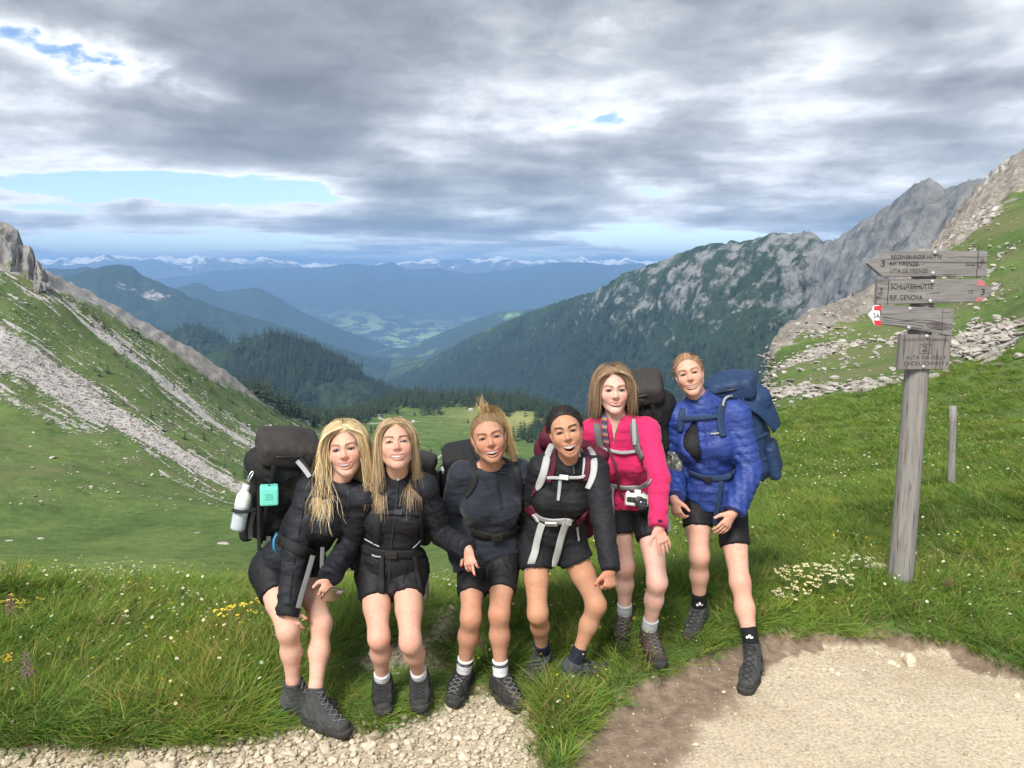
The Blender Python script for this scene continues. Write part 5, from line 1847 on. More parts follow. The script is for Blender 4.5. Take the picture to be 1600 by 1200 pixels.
# l = viewer's left side, r = viewer's right side. ankle: pixel + height; knee/hip/neck: pixel + sign; shoulders: pixel + depth offset from the neck
POSES = dict(
    A=dict(yaw=R(28), s=1.0, an_l=(460, 1084, .095), an_r=(491, 1100, .10), kn_l=(450, 984, -1), kn_r=(502, 972, -1), hip_l=(433, 892, 1), hip_r=(462, 886, 1), neck=(527, 754, -1), torso=0.57,
           sh_l=(484, 766, .02), sh_r=(568, 778, -.06), el_l=(462, 862, 1), wr_l=(450, 955, -1), el_r=(548, 848, 1), wr_r=(516, 899, -1), head=(540, 702, -1),
           toe_l=(472, 1104), toe_r=(532, 1138)),
    B=dict(yaw=R(2), s=.97, an_l=(598, 1068, .075), an_r=(657, 1062, .075), kn_l=(592, 996, -1), kn_r=(641, 1003, -1), hip_l=(588, 896, 1), hip_r=(634, 894, 1), neck=(622, 744, -1), torso=0.535,
           sh_l=(586, 766, .03), sh_r=(662, 762, .0), el_l=(566, 840, 1), wr_l=(560, 880, 1), el_r=(690, 835, 1), wr_r=(731, 858, -1), head=(619, 696, -1),
           toe_l=(598, 1092), toe_r=(656, 1088)),
    C=dict(yaw=R(0), s=.99, an_l=(724, 1052, .075), an_r=(782, 1058, .075), kn_l=(736, 964, -1), kn_r=(780, 958, -1), hip_l=(740, 868, 1), hip_r=(788, 866, 1), neck=(768, 730, -1), torso=0.52,
           sh_l=(722, 741, .0), sh_r=(812, 738, .03), el_l=(700, 812, 1), wr_l=(722, 884, -1), el_r=(826, 800, 1), wr_r=(850, 850, 1), head=(764, 684, -1),
           toe_l=(714, 1082), toe_r=(797, 1092)),
    D=dict(yaw=R(-4), s=1.0, an_l=(848, 1021, .075), an_r=(898, 1036, .075), kn_l=(840, 958, -1), kn_r=(932, 944, -1), hip_l=(841, 846, 1), hip_r=(882, 842, 1), neck=(892, 722, -1), torso=0.5,
           sh_l=(846, 732, .06), sh_r=(930, 734, -.04), el_l=(826, 798, 1), wr_l=(806, 846, 1), el_r=(942, 812, -1), wr_r=(953, 888, -1), head=(884, 674, -1),
           toe_l=(838, 1044), toe_r=(930, 1046)),
    E=dict(yaw=R(-14), s=1.03, an_l=(976, 967, .09), an_r=(1013, 991, .09), kn_l=(976, 884, -1), kn_r=(1027, 908, -1), hip_l=(968, 788, 1), hip_r=(1008, 786, 1), neck=(964, 662, -1), torso=0.51,
           sh_l=(926, 674, .03), sh_r=(1010, 672, -.01), el_l=(912, 750, 1), wr_l=(905, 800, 1), el_r=(1030, 748, -1), wr_r=(1028, 822, -1), head=(958, 609, -1),
           toe_l=(972, 994), toe_r=(1030, 1034)),
    F=dict(yaw=R(-20), s=1.09, an_l=(1092, 957, .09), an_r=(1178, 1028, .10), kn_l=(1093, 868, -1), kn_r=(1156, 908, -1), hip_l=(1092, 778, 1), hip_r=(1136, 780, 1), neck=(1096, 634, -1), torso=0.52,
           sh_l=(1062, 652, .04), sh_r=(1150, 648, .0), el_l=(1052, 730, 1), wr_l=(1053, 778, -1), el_r=(1172, 736, 1), wr_r=(1146, 800, -1), head=(1077, 585, -1),
           toe_l=(1090, 974), toe_r=(1164, 1072)),
)
BONE = dict(shank=.345, thigh=.36, upper=.285, fore=.24, head=.18)


def pose(k):
    q = POSES[k]
    s = q['s']
    J = {}
    for e in 'lr':
        J['an_' + e] = over_ground(*q['an_' + e])
        J['kn_' + e] = solve(J['an_' + e], q['kn_' + e][0], q['kn_' + e][1], BONE['shank'] * s, q['kn_' + e][2])
        J['hip_' + e] = solve(J['kn_' + e], q['hip_' + e][0], q['hip_' + e][1], BONE['thigh'] * s, q['hip_' + e][2])
    J['pel'] = (J['hip_l'] + J['hip_r']) / 2
    ax = norm(J['hip_r'] - J['hip_l'])
    if 'yaw' in q:
        ax = np.array((math.cos(q['yaw']), math.sin(q['yaw']), 0))
    dep = q.get('pdep', 0.0)
    J['pel'][1] += dep
    J['hip_l'], J['hip_r'] = J['pel'] - ax * .085 * s, J['pel'] + ax * .085 * s
    J['neck'] = solve(J['pel'], q['neck'][0], q['neck'][1], q['torso'] * s, q['neck'][2])
    dn = J['neck'][1] * CP - (J['neck'][2] - CAM_Z) * SP
    for e in 'lr':
        a = q['sh_' + e]
        J['sh_' + e] = pd(a[0], a[1], dn + a[2])
        J['el_' + e] = solve(J['sh_' + e], *q['el_' + e][:2], BONE['upper'] * s, q['el_' + e][2])
        J['wr_' + e] = solve(J['el_' + e], *q['wr_' + e][:2], BONE['fore'] * s, q['wr_' + e][2])
    J['head'] = solve(J['neck'], q['head'][0], q['head'][1], BONE['head'] * s, q['head'][2])
    return J

# ================================================================== PEOPLE
def mat_skin(name, rough=0.48):
    def f(b, bs):
        a = b.n('ShaderNodeAttribute', attribute_name='col')
        tc = b.n('ShaderNodeTexCoord')
        n = b.noise(tc.outputs['Object'], 55.0, 5.0, 0.65)
        bl = b.noise(tc.outputs['Object'], 14.0, 5.0, 0.6)
        c = b.mix(1.0, a.outputs['Color'], b.ramp(n, [(0.3, 0.90), (0.7, 1.07)]), 'MULTIPLY')
        c = b.mix(b.mapr(bl, 0.45, 0.75), c, b.mix(1.0, c, (1.02, 0.84, 0.80, 1), 'MULTIPLY'))
        b.set(bs.inputs['Base Color'], c)
        bs.inputs['Subsurface Weight'].default_value = 0.12
        bs.inputs['Subsurface Radius'].default_value = (1.0, 0.35, 0.2)
        bs.inputs['Subsurface Scale'].default_value = 0.008
        bump(b, bs, b.noise(tc.outputs['Object'], 240.0, 3.0, 0.6), 0.15, 0.002)
    return material(name, f, rough, 0.28)


def mat_cloth(name, col, rough=0.8, weave=420.0, crease=0.35, spec=0.25, sheen=0.0, var=0.10):
    def f(b, bs):
        tc = b.n('ShaderNodeTexCoord')
        P = tc.outputs['Object']
        n = b.noise(P, 9.0, 6.0, 0.6)
        c = b.mix(1.0, (*col, 1), b.ramp(n, [(0.28, 1 - var * 1.8), (0.72, 1 + var * 1.6)]), 'MULTIPLY')
        b.set(bs.inputs['Base Color'], c)
        bs.inputs['Sheen Weight'].default_value = sheen
        bs.inputs['Sheen Roughness'].default_value = 0.5
        w = b.noise(P, weave, 2.0, 0.5)
        cr = b.noise(b.mapping(P, scale=(1, 1, 1.5)), 26.0, 5.0, 0.55, 0.6)
        bump(b, bs, b.math('ADD', b.math('MULTIPLY', w, 0.0006), b.math('MULTIPLY', cr, 0.010 * crease)), 1.0, 1.0)
    return material(name, f, rough, spec)


def mat_hair(name):
    def f(b, bs):
        a = b.n('ShaderNodeAttribute', attribute_name='col')
        b.set(bs.inputs['Base Color'], a.outputs['Color'])
    return material(name, f, 0.55, 0.35)


MSKIN, MHAIR = mat_skin('skin', .58), mat_hair('hair')
def mat_eye():
    def f(b, bs):
        b.set(bs.inputs['Base Color'], b.n('ShaderNodeAttribute', attribute_name='col').outputs['Color'])
    return material('eye', f, 0.12, 0.5)
MEYE = mat_eye()
MTEETH = plain('teeth', (0.76, 0.74, 0.70), 0.25, 0.5, 0.03)


def rotm(yaw, pitch, roll):
    return np.array((Matrix.Rotation(R(yaw), 3, 'Z') @ Matrix.Rotation(R(-pitch), 3, 'X') @ Matrix.Rotation(R(-roll), 3, 'Y')))


def seg(F, P, ra, rb, k):
    for i in range(len(P) - 1):
        t0, t1 = i / (len(P) - 1), (i + 1) / (len(P) - 1)
        F.cap(P[i], P[i + 1], ra + (rb - ra) * t0, ra + (rb - ra) * t1, k)


class Head:
    """head in its own frame: x to the viewer's right, -y out of the face, z up; eye line at z = 0"""
    def __init__(self, neck_local, skin, brow, lip, open_=0.5, eye=0.6, wide=1.0, iris=(0.10, 0.13, 0.15), ears=False, smile=1.0, long=1.0, blush=1.0, jaw=1.0):
        F = Field((-.115, -.135, -.20), (.115, .125, .13), .0028)
        W = wide
        F.ell((0, .014, .022), (.0725 * W, .091, .083), .01)
        F.ell((0, -.028, -.022), (.0580 * W, .060, .073 * long), .022)
        ch = -.098 * long
        for s in (-1, 1):
            F.cap((s * .0480 * W * jaw, .002, -.046), (s * .0140, -.063, ch + .003), .0195, .0145, .028)
            F.ell((s * .034 * W, -.057 - .002 * smile, -.029 + .003 * smile), (.0235, .0185, .022), .026)
            F.cap((s * .010, -.0825, .021), (s * .043 * W, -.066, .0225), .0062, .0058, .018)
        F.ell((0, -.069, ch + .001), (.0145, .0150, .0135), .018)
        # nose
        F.cap((0, -.080, .012), (0, -.0965, -.022), .0066, .0086, .012)
        F.ell((0, -.0985, -.028), (.0098, .0100, .0088), .008)
        for s in (-1, 1):
            F.ell((s * .0108, -.0905, -.0325), (.0064, .0080, .0060), .007)
            F.ell((s * .0056, -.0970, -.0380), (.0028, .0045, .0026), .003, sub=True)
        ex, ez = .0310 * W, .0
        for s in (-1, 1):
            F.ell((s * ex, -.094, ez), (.0190, .0130, .0105), .012, sub=True)
            F.ell((s * ex, -.0715, ez), (.0146, .0140, .0140), .004)
            F.ell((s * ex, -.0870, ez - .0008), (.0155, .0105, .0038 + .0046 * eye), .0016, sub=True, bend=-18.0)
            if ears:
                F.ell((s * .0735 * W, .014, -.008), (.0075, .0165, .029), .006, rot=rotm(0, -12, s * -14))
                F.ell((s * .0800 * W, .008, -.004), (.0045, .0085, .015), .004, sub=True)
        # mouth
        zc, mw = -.0600 * long, .0245 + .0045 * smile
        lift = .0065 * smile
        yy = lambda x: -.0900 + (x / .03) ** 2 * .0145
        xs = np.linspace(-1, 1, 9)
        up = [(x * mw, yy(x * mw), zc + .0030 + .0012 * np.cos(x * 9) + lift * x * x) for x in xs]
        lo = [(x * mw, yy(x * mw) + .002, zc - .0052 - .0185 * open_ * (1 - x * x) + lift * x * x) for x in xs]
        seg(F, up, .0031, .0031, .005)
        for i in range(8):
            w = 1 - abs((xs[i] + xs[i + 1]) / 2) ** 2
            F.cap(lo[i], lo[i + 1], .0024 + .0026 * w, None, .006)
        hh = .0012 + .0098 * open_
        mc = zc - .0012 - .0088 * open_
        F.ell((0, -.088, mc), (mw * .90, .024 if open_ > .1 else .008, hh), .002, sub=True, bend=lift / mw ** 2)
        F.cap((0, .022, -.045), neck_local, .0485, .054, .025)
        F.cap((0, -.012, -.088), np.asarray(neck_local) + (0, -.02, 0), .030, .040, .03)
        V, Q = F.mesh()
        V = relax(V, Q, 1, 0.35)
        x, y, z = V.T
        C = np.tile(np.array(skin), (len(V), 1))
        def paint(m, col):
            nonlocal C
            m = np.clip(m, 0, 1)[:, None]
            C = C * (1 - m) + np.array(col) * m
        red = np.array(skin) * np.array((1.06, .70, .68))
        for s in (-1, 1):
            paint(0.42 * blush * np.exp(-(((x - s * .040) / .020) ** 2 + ((z + .030) / .018) ** 2)) * (y < -.03), red)
        paint(0.30 * blush * np.exp(-((x / .012) ** 2 + ((z + .028) / .012) ** 2)) * (y < -.08), red)
        lowneck = sstep(-.10, -.13, z)
        paint(0.25 * lowneck, np.array(skin) * .92)
        # lips
        dl = np.full(len(V), 1.0)
        for P in (up, lo):
            P = np.array(P)
            for i in range(8):
                e, w = P[i + 1] - P[i], V - P[i]
                t = np.clip(w @ e / (e @ e), 0, 1)
                dl = np.minimum(dl, np.linalg.norm(w - t[:, None] * e, axis=1))
        paint(sstep(.0056, .0036, dl) * 0.75, lip)
        zz = z - lift / mw ** 2 * x * x
        cav = (((x / (mw * .92)) ** 2 + ((zz - mc) / (hh * 1.05)) ** 2) < 1) & (y > yy(x) + .006) & (y < -.05)
        paint(cav * 1.0, (.09, .018, .016) if open_ > .1 else np.array(lip) * .5)
        # brows, lashes, nostrils
        ax = np.abs(x)
        za = .0178 + .0060 * np.sin(np.clip((ax - .010) / .042, 0, 1) * 2.2)
        paint(sstep(.0056, .0028, np.abs(z - za)) * (ax > .011) * (ax < .050 * W) * (y < -.03) * .95, brow)
        q = np.sqrt(((ax - ex) / .0155) ** 2 + ((z + .0008 + 18 * (ax - ex) ** 2) / (.0041 + .0048 * eye)) ** 2)
        lash = sstep(.75, .30, np.abs(q - 1.25)) * sstep(.0175, .0150, np.abs(ax - ex)) * (z > -.002 - 18 * (ax - ex) ** 2) * (y < -.05)
        paint(lash * .85, (.035, .022, .018))
        paint(sstep(.5, .2, np.abs(q - 1.15)) * sstep(.0165, .0140, np.abs(ax - ex)) * (z <= -.002) * (y < -.05) * .30, np.array(skin) * .45)
        nd = np.minimum(np.linalg.norm(V - np.array((.0062, -.0975, -.0385)), axis=1), np.linalg.norm(V - np.array((-.0062, -.0975, -.0385)), axis=1))
        paint(sstep(.0042, .0026, nd) * .55, (.14, .05, .04))
        self.V, self.F, self.C = V, Q, C
        # eyes
        self.eyes = []
        for s in (-1, 1):
            n, m = 18, 24
            th = np.linspace(0, math.pi, n)
            ph = np.arange(m) / m * 2 * math.pi
            T, Pp = np.meshgrid(th, ph, indexing='ij')
            r = .0130
            E = np.stack([r * np.sin(T) * np.cos(Pp), -r * np.cos(T), r * np.sin(T) * np.sin(Pp)], -1).reshape(-1, 3)
            tt = T.ravel()
            Ce = np.tile(np.array((.52, .49, .47)), (len(E), 1))
            Ce[tt < .72] = iris
            Ce[(tt > .55) & (tt < .78)] = np.array(iris) * .25
            Ce[tt < .40] = .008
            idx = np.arange(n * m).reshape(n, m)
            q4 = np.stack([idx[:-1], np.roll(idx, -1, 1)[:-1], np.roll(idx, -1, 1)[1:], idx[1:]], -1).reshape(-1, 4)
            self.eyes.append((E + np.array((s * ex, -.0705, ez)), q4, Ce))
        # upper teeth: a curved row
        self.teeth = None
        if open_ > .1:
            xs = np.linspace(-mw * .84, mw * .84, 17)
            th = .0080 + .0055 * open_
            top_ = zc + .0012 + lift * (xs / mw) ** 2
            A = np.c_[xs, yy(xs) + .0030, top_]
            notch = 1 - .10 * (np.arange(17) % 2)
            B_ = np.c_[xs, yy(xs) + .0034, top_ - th * np.cos(xs / mw * .9) * notch]
            back = np.array((0, .006, 0))
            Vt = np.concatenate([A, B_, A + back, B_ + back])
            i = np.arange(16)
            Ft = np.concatenate([np.stack([i, i + 17, i + 18, i + 1], 1), np.stack([i + 17, i + 51, i + 52, i + 18], 1)])
            self.teeth = (Vt, Ft)


HEAD_C, HEAD_R = np.array((0, .014, .022)), np.array((.0725, .091, .083))


def scalp_points(n, rng, wide=1.0):
    """random points on the hair-bearing part of the head"""
    out = []
    while len(out) < n:
        v = norm(rng.normal(size=3))
        p = HEAD_C + v * HEAD_R * np.array((wide, 1, 1))
        hl = np.interp(p[1], (-.09, -.066, -.045, -.015, .02, .06, .11), (.092, .078, .050, .005, -.035, -.060, -.070))
        if p[2] > hl:
            out.append(p)
    return np.array(out)


def strands_mesh(P, r0, r1, C, centre):
    """P (n, m, 3) strand points -> thin ribbons lying roughly flat on the head of hair; C (n,3) colours"""
    n, m, _ = P.shape
    T = np.gradient(P, axis=1)
    T /= np.maximum(np.linalg.norm(T, axis=2, keepdims=True), 1e-9)
    rg = np.random.default_rng(n)
    rad = P - centre
    rad[..., 2] = np.where(rad[..., 2] < 0, rad[..., 2] * .15, rad[..., 2])
    rad /= np.maximum(np.linalg.norm(rad, axis=2, keepdims=True), 1e-9)
    U = np.cross(T, rad + rg.normal(size=(n, 1, 3)) * .30)
    U /= np.maximum(np.linalg.norm(U, axis=2, keepdims=True), 1e-9)
    s = np.linspace(0, 1, m)
    rr = (r0 * (1 - s ** 2.2) + r1 * s ** 2.2)[None, :, None]
    V = np.stack([P - U * rr, P + U * rr], 2)
    idx = np.arange(n * m * 2).reshape(n, m, 2)
    q = np.stack([idx[:, :-1, 0], idx[:, :-1, 1], idx[:, 1:, 1], idx[:, 1:, 0]], -1).reshape(-1, 4)
    return V.reshape(-1, 3), q, np.repeat(C, m * 2, 0)


def hair_cap(wide, col, thick=.006, tex=.0016, seed=0.0, back=0.0):
    """close-fitting layer of hair over the scalp"""
    F = Field((-.12, -.13, -.13), (.12, .16, .15), .0042)
    F.ell(HEAD_C + (0, .004 + back / 2, .003), HEAD_R * np.array((wide, 1, 1)) + thick + np.array((0, back / 2, 0)), .01)
    V, Q = F.mesh()
    hl = np.interp(V[:, 1], (-.10, -.066, -.045, -.015, .02, .06, .12), (.094, .080, .050, .006, -.035, -.066, -.078))
    keep = V[:, 2] > hl
    N = vnormals(V, Q)
    ang = np.arctan2(V[:, 0], V[:, 2] + .05)
    V = V + N * (tex * perlin(np.c_[ang * 42, V[:, 1] * 9, V[:, 0] * 0 + seed]) + tex * perlin(np.c_[ang * 95, V[:, 1] * 14, V[:, 0] * 0 + seed]))[:, None]
    edge = sstep(.0, .018, V[:, 2] - hl)
    V = V - N * ((1 - edge) * (thick + .003))[:, None]
    Q = Q[keep[Q].all(1)]
    var = 1 + .30 * perlin(np.c_[ang * 40, V[:, 1] * 8, V[:, 0] * 0 + seed + 5])
    return V, Q, np.array(col)[None] * var[:, None]


def grow(P0, D0, steps, step, down, coll, wave=0.0, wfreq=40.0, rng=None, stiff=0.80, spread=0.0, keepdir=None):
    """hanging strands: start points and directions -> (n, steps, 3) in head coordinates"""
    n = len(P0)
    P, D = P0.copy(), D0.copy()
    out = [P.copy()]
    ph = rng.uniform(0, 6.28, n)
    clump = (np.arctan2(P0[:, 0], P0[:, 1]) * 3.2).round() * 1.9
    dn = np.tile(down, (n, 1)) + rng.normal(size=(n, 3)) * spread
    for i in range(steps - 1):
        D = D * stiff + dn * (1 - stiff)
        D /= np.linalg.norm(D, axis=1, keepdims=True)
        side = np.cross(D, np.array((0, 1.0, 0.1)))
        side /= np.maximum(np.linalg.norm(side, axis=1, keepdims=True), 1e-6)
        sw = wave * np.sin(i * step * wfreq + clump + ph * .25)
        P = P + D * step + side * (sw * min(1, i / 6.0))[:, None] if np.ndim(sw) else P + D * step
        P = coll(P)
        out.append(P.copy())
    return np.stack(out, 1)


def arm_folds(amp, seed, freq=75.0):
    def f(s, ang, L):
        w = 0.35 + 0.65 * np.exp(-((s / L - 0.9) / 0.35) ** 2) + 0.4 * np.exp(-((s / L - 0.05) / 0.25) ** 2)
        return amp * w * (np.sin(freq * s + 1.6 * np.sin(ang + seed) + seed) * 0.6 + 0.5 * np.sin(freq * 1.7 * s - 2.1 * np.sin(2 * ang + seed * 2) + 1.3))
    return f


def quilt(amp, pitch):
    def f(s, ang, L):
        return amp * (np.abs(np.sin(math.pi * s / pitch + 0.35 * np.sin(3 * ang))) ** 0.55 - 0.6) + amp * 0.35 * np.sin(ang * 7 + s * 60)
    return f


class Person:
    def __init__(self, key, label, skin, scale=1.0, heavy=1.0):
        self.k, self.J = key, pose(key)
        self.q = POSES[key]
        self.s = self.q['s'] * scale
        J = self.J
        self.base = np.array((J['pel'][0], J['pel'][1], float(gz(J['pel'][0], J['pel'][1]))))
        self.root = empty('person', self.base)
        tag(self.root, label, 'person', 'women posing in hiking clothes')
        self.skin = np.array(skin) * np.array((.90, .87, .86))
        self.up = norm(J['neck'] - J['pel'])
        hu, su = norm(J['hip_r'] - J['hip_l']), norm(J['sh_r'] - J['sh_l'])
        self.hu, self.su = hu, su
        self.fw = norm(np.cross(hu, self.up)) * 0.35 + norm(np.cross(su, self.up)) * 0.65
        self.fw = norm(self.fw)
        self.heavy = heavy
        self.parts = []
        self.bvh = []

    def add(self, name, V, F, mat, attrs=None, parent=None, smooth=True, collide=False):
        o = obj(name, mesh_np(name, np.asarray(V) - self.base, F, smooth, attrs, mats=[mat]), parent or self.root)
        if collide:
            Fl = F if not isinstance(F, list) else F[0]
            self.bvh.append(BVHTree.FromPolygons(np.asarray(V).tolist(), np.asarray(Fl).tolist()))
        return o

    # ---- torso prims, inflated by inf
    def torso(self, F, inf=0.0, bust=1.0, fold=None, k=.045, waist=1.0):
        J, s, up, fw, hv = self.J, self.s, self.up, self.fw, self.heavy
        L = np.linalg.norm(J['neck'] - J['pel'])
        at = lambda t: J['pel'] + (J['neck'] - J['pel']) * t
        u0, u1 = self.hu, self.su
        F.cap(at(-.06), at(.12), .144 * s * hv, .140 * s * hv, k, u=u0, fu=(1, .95), fw=(.70, .68), inf=inf, fold=fold)
        F.cap(at(.14), at(.42), .124 * s * hv * waist, .114 * s * hv * waist, k, u=u0 * .6 + u1 * .4, fu=(1, 1), fw=(.72, .74), inf=inf, fold=fold)
        F.cap(at(.45), at(.78), .113 * s * hv, .124 * s * hv, k, u=u1, fu=(1, 1.0), fw=(.76, .70), inf=inf, fold=fold)
        for e in 'lr':
            F.ell(J['hip_' + e] - fw * .045 * s + up * .0, np.array((.085, .085, .092)) * s * hv + inf, k)
            F.ell(at(.62) + fw * .068 * s + (u1 * .068 * s if e == 'r' else -u1 * .068 * s), np.array((.058, .054, .058)) * s * bust + inf, k)
            F.cap(at(.90), J['sh_' + e] - up * .008, .056 * s, .044 * s, .03, inf=inf)
            F.cap(at(1.00), J['sh_' + e] + up * .004, .036 * s, .032 * s, .03, inf=inf)
        F.cap(at(.80), at(.97), .075 * s, .06 * s, k, u=u1, fu=(1.25, 1.0), inf=inf)

    def arm(self, F, e, inf=0.0, k=.012, fold=None, cuff=0.0, ext=0.0, loose=0.0):
        J, s = self.J, self.s
        sh, el, wr = J['sh_' + e], J['el_' + e], J['wr_' + e]
        wr = wr + norm(wr - el) * ext
        F.cap(sh, el, .045 * s, .035 * s + loose, k, inf=inf, fold=fold)
        F.cap(el, wr, .035 * s + loose, .024 * s + cuff, k, inf=inf, fold=fold)

    def leg(self, F, e, inf=0.0, k=.014):
        J, s, hv = self.J, self.s, self.heavy
        hp, kn, an = J['hip_' + e], J['kn_' + e], J['an_' + e]
        F.cap(hp, hp + (kn - hp) * .55, .081 * s * hv, .065 * s * hv, .02, inf=inf)
        F.cap(hp + (kn - hp) * .55, kn, .065 * s * hv, .0455 * s, k, inf=inf)
        sd = norm(an - kn)
        bk = norm(-self.fw - sd * np.dot(-self.fw, sd))
        F.ell(kn - bk * .016 - sd * .002, np.array((.022, .022, .026)) * s + inf, .035)
        c1 = kn + (an - kn) * .36 + bk * .010
        F.cap(kn + sd * .012 + bk * .004, c1, .0460 * s, .0465 * s * hv, .045, inf=inf)
        F.cap(c1, kn + (an - kn) * .80, .0465 * s * hv, .031 * s, .03, inf=inf)
        F.cap(kn + (an - kn) * .78, an + sd * .03, .033 * s, .031 * s, k, inf=inf)

    def bounds(self, names, m):
        P = np.array([self.J[n] for n in names])
        return P.min(0) - m, P.max(0) + m

    def body(self, headkw, head_rot, hs=1.06, hands=(), knee_red=0.14):
        J = self.J
        lo, hi = self.bounds([n for n in J if n != 'head'], .17)
        lo[2] = min(J['an_l'][2], J['an_r'][2]) - .05
        F = Field(lo, hi, .0095)
        self.torso(F)
        for e in 'lr':
            self.arm(F, e)
            self.leg(F, e)
        V, Q = F.mesh()
        C = np.tile(self.skin, (len(V), 1))
        for e in 'lr':
            d = np.linalg.norm(V - (J['kn_' + e] + self.fw * .04), axis=1)
            m = (knee_red * np.exp(-(d / .05) ** 2))[:, None]
            C = C * (1 - m) + self.skin * np.array((1.03, .74, .70)) * m
        parts = [(V, Q, C)]
        # head
        Rm = rotm(*head_rot)
        self.Rm, self.hs, self.hc = Rm, hs, J['head'] + self.up * 0.0
        to_local = lambda p: (np.asarray(p) - self.hc) @ Rm / hs
        self.to_local = to_local
        self.to_world = lambda p: np.asarray(p) @ Rm.T * hs + self.hc
        H = Head(to_local(J['neck'] - self.up * .01), self.skin, **headkw)
        parts.append((self.to_world(H.V), H.F, H.C))
        for hk in hands:
            parts.append(self.hand(**hk))
        V, Q, C = join(parts)
        self.body_o = self.add('body', V, Q, MSKIN, dict(col=C))
        for E, q4, Ce in H.eyes:
            self.add('eye', self.to_world(E), q4, MEYE, dict(col=Ce), parent=self.root)
        if H.teeth:
            self.add('teeth', self.to_world(H.teeth[0]), H.teeth[1], MTEETH)

    def hand(self, e, tip, palm, thumb, curl=(.35, .35, .25), s=1.0, nail=None, spread=.04, point=None, tipd=0.0):
        """hand from the wrist towards pixel tip; palm = direction the palm faces; thumb = +1/-1 side"""
        J = self.J
        wr, el = J['wr_' + e], J['el_' + e]
        s *= self.s
        dn = wr[1] * CP - (wr[2] - CAM_Z) * SP
        d = norm(pd(tip[0], tip[1], dn + tipd) - wr)
        n = norm(np.asarray(palm, float) - d * np.dot(palm, d))
        sd = np.cross(d, n) * thumb
        w0 = wr + norm(wr - el) * .004
        F = Field(w0 - .17, w0 + .17, .0040)
        F.cap(w0 - norm(wr - el) * .05, w0 + d * .008, .021 * s, .022 * s, .012)
        F.cap(w0 + d * .012, w0 + d * .075 * s, .026 * s, .036 * s, .016, u=sd, fu=(1.0, 1.0), fw=(.60, .38))
        tips = []
        for i, (o, l) in enumerate(((.030, .068), (.0105, .077), (-.010, .071), (-.029, .056))):
            p = w0 + d * (.078 - abs(o) * .12) * s + sd * o * s
            dd = norm(d + sd * o / .03 * spread)
            cu = curl if point is None or i not in point else point[i]
            a = 0.0
            for ln, cc, r in ((.44, cu[0], .0088), (.31, cu[1], .0080), (.25, cu[2], .0070)):
                a += cc
                q = p + (dd * math.cos(a) + n * math.sin(a)) * l * ln * s
                F.cap(p, q, r * s, (r - .0008) * s, .003)
                p = q
            tips.append((p, norm(dd * math.cos(a) + n * math.sin(a))))
        p = w0 + d * .022 * s + sd * .024 * s + n * .006
        td = norm(d * .75 + sd * .75 + n * .35)
        q = p + td * .040 * s
        F.cap(p, q, .0145 * s, .0100 * s, .010)
        td2 = norm(td + d * .5)
        q2 = q + td2 * .032 * s
        F.cap(q, q2, .0100 * s, .0078 * s, .004)
        tips.append((q2, td2))
        V, Q = F.mesh()
        V = relax(V, Q, 1, .3)
        C = np.tile(self.skin * np.array((1.0, .93, .92)), (len(V), 1))
        if nail is not None:
            for p, dd in tips:
                dist = np.linalg.norm(V - (p + dd * .004 - n * .004), axis=1)
                m = sstep(.0095, .0070, dist)[:, None]
                C = C * (1 - m) + np.array(nail) * m
        return V, Q, C

    def shorts(self, mat, fl=.55, fr=.55, inf=.008, hi_t=.22, wide=0.0, name='shorts'):
        J, s = self.J, self.s
        lo, hi = self.bounds(['pel', 'hip_l', 'hip_r', 'kn_l', 'kn_r'], .20)
        F = Field(lo, hi, .0085)
        self.torso_low(F, inf)
        F.cut(J['pel'] + (J['neck'] - J['pel']) * hi_t, self.up)
        for e, fr_ in (('l', fl), ('r', fr)):
            G = Field(lo, hi, .0085)
            self.leg_upper(G, e, inf, wide)
            hp, kn = J['hip_' + e], J['kn_' + e]
            G.cut(hp + (kn - hp) * fr_, kn - hp)
            F.smin(G, .03)
        V, Q = F.mesh()
        V = relax(V, Q, 1, .4)
        N = vnormals(V, Q)
        V = V + N * (.0035 * fbm(V * np.array((22, 22, 14)), 3, ridged=True))[:, None]
        return self.add(name, V, Q, mat, collide=True)

    def torso_low(self, F, inf):
        J, s, hv = self.J, self.s, self.heavy
        at = lambda t: J['pel'] + (J['neck'] - J['pel']) * t
        F.cap(at(-.06), at(.12), .144 * s * hv, .140 * s * hv, .045, u=self.hu, fu=(1, .95), fw=(.70, .68), inf=inf)
        F.cap(at(.14), at(.42), .124 * s * hv, .114 * s * hv, .045, u=self.hu, fu=(1, 1), fw=(.72, .74), inf=inf)
        for e in 'lr':
            F.ell(J['hip_' + e] - self.fw * .045 * s, np.array((.085, .085, .092)) * s * hv + inf, .045)

    def leg_upper(self, F, e, inf, wide):
        J, s, hv = self.J, self.s, self.heavy
        hp, kn = J['hip_' + e], J['kn_' + e]
        F.cap(hp, hp + (kn - hp) * .55, .081 * s * hv, .065 * s * hv + wide, .02, inf=inf)
        F.cap(hp + (kn - hp) * .55, kn, .065 * s * hv + wide, .0455 * s + wide, .014, inf=inf)

    def top(self, name, mat, hem=-.05, inf=.014, sleeve=None, bust=1.0, amp=.004, collar=0.0, collar_r=.062, cuff=.010, ext=0.0, loose=.006, waist=1.0,
            fold_amp=.005, fold_seed=0.0, afold=None, tfold=None, opening=None, h=.0076, puff=1.0, collar_open=None, hem_tilt=None):
        J, s = self.J, self.s
        lo, hi = self.bounds(['pel', 'neck', 'sh_l', 'sh_r', 'el_l', 'el_r', 'wr_l', 'wr_r'], .17)
        lo[2] = min(lo[2], J['pel'][2] - .15)
        F = Field(lo, hi, h)
        self.torso(F, inf, bust, fold=tfold, waist=waist)
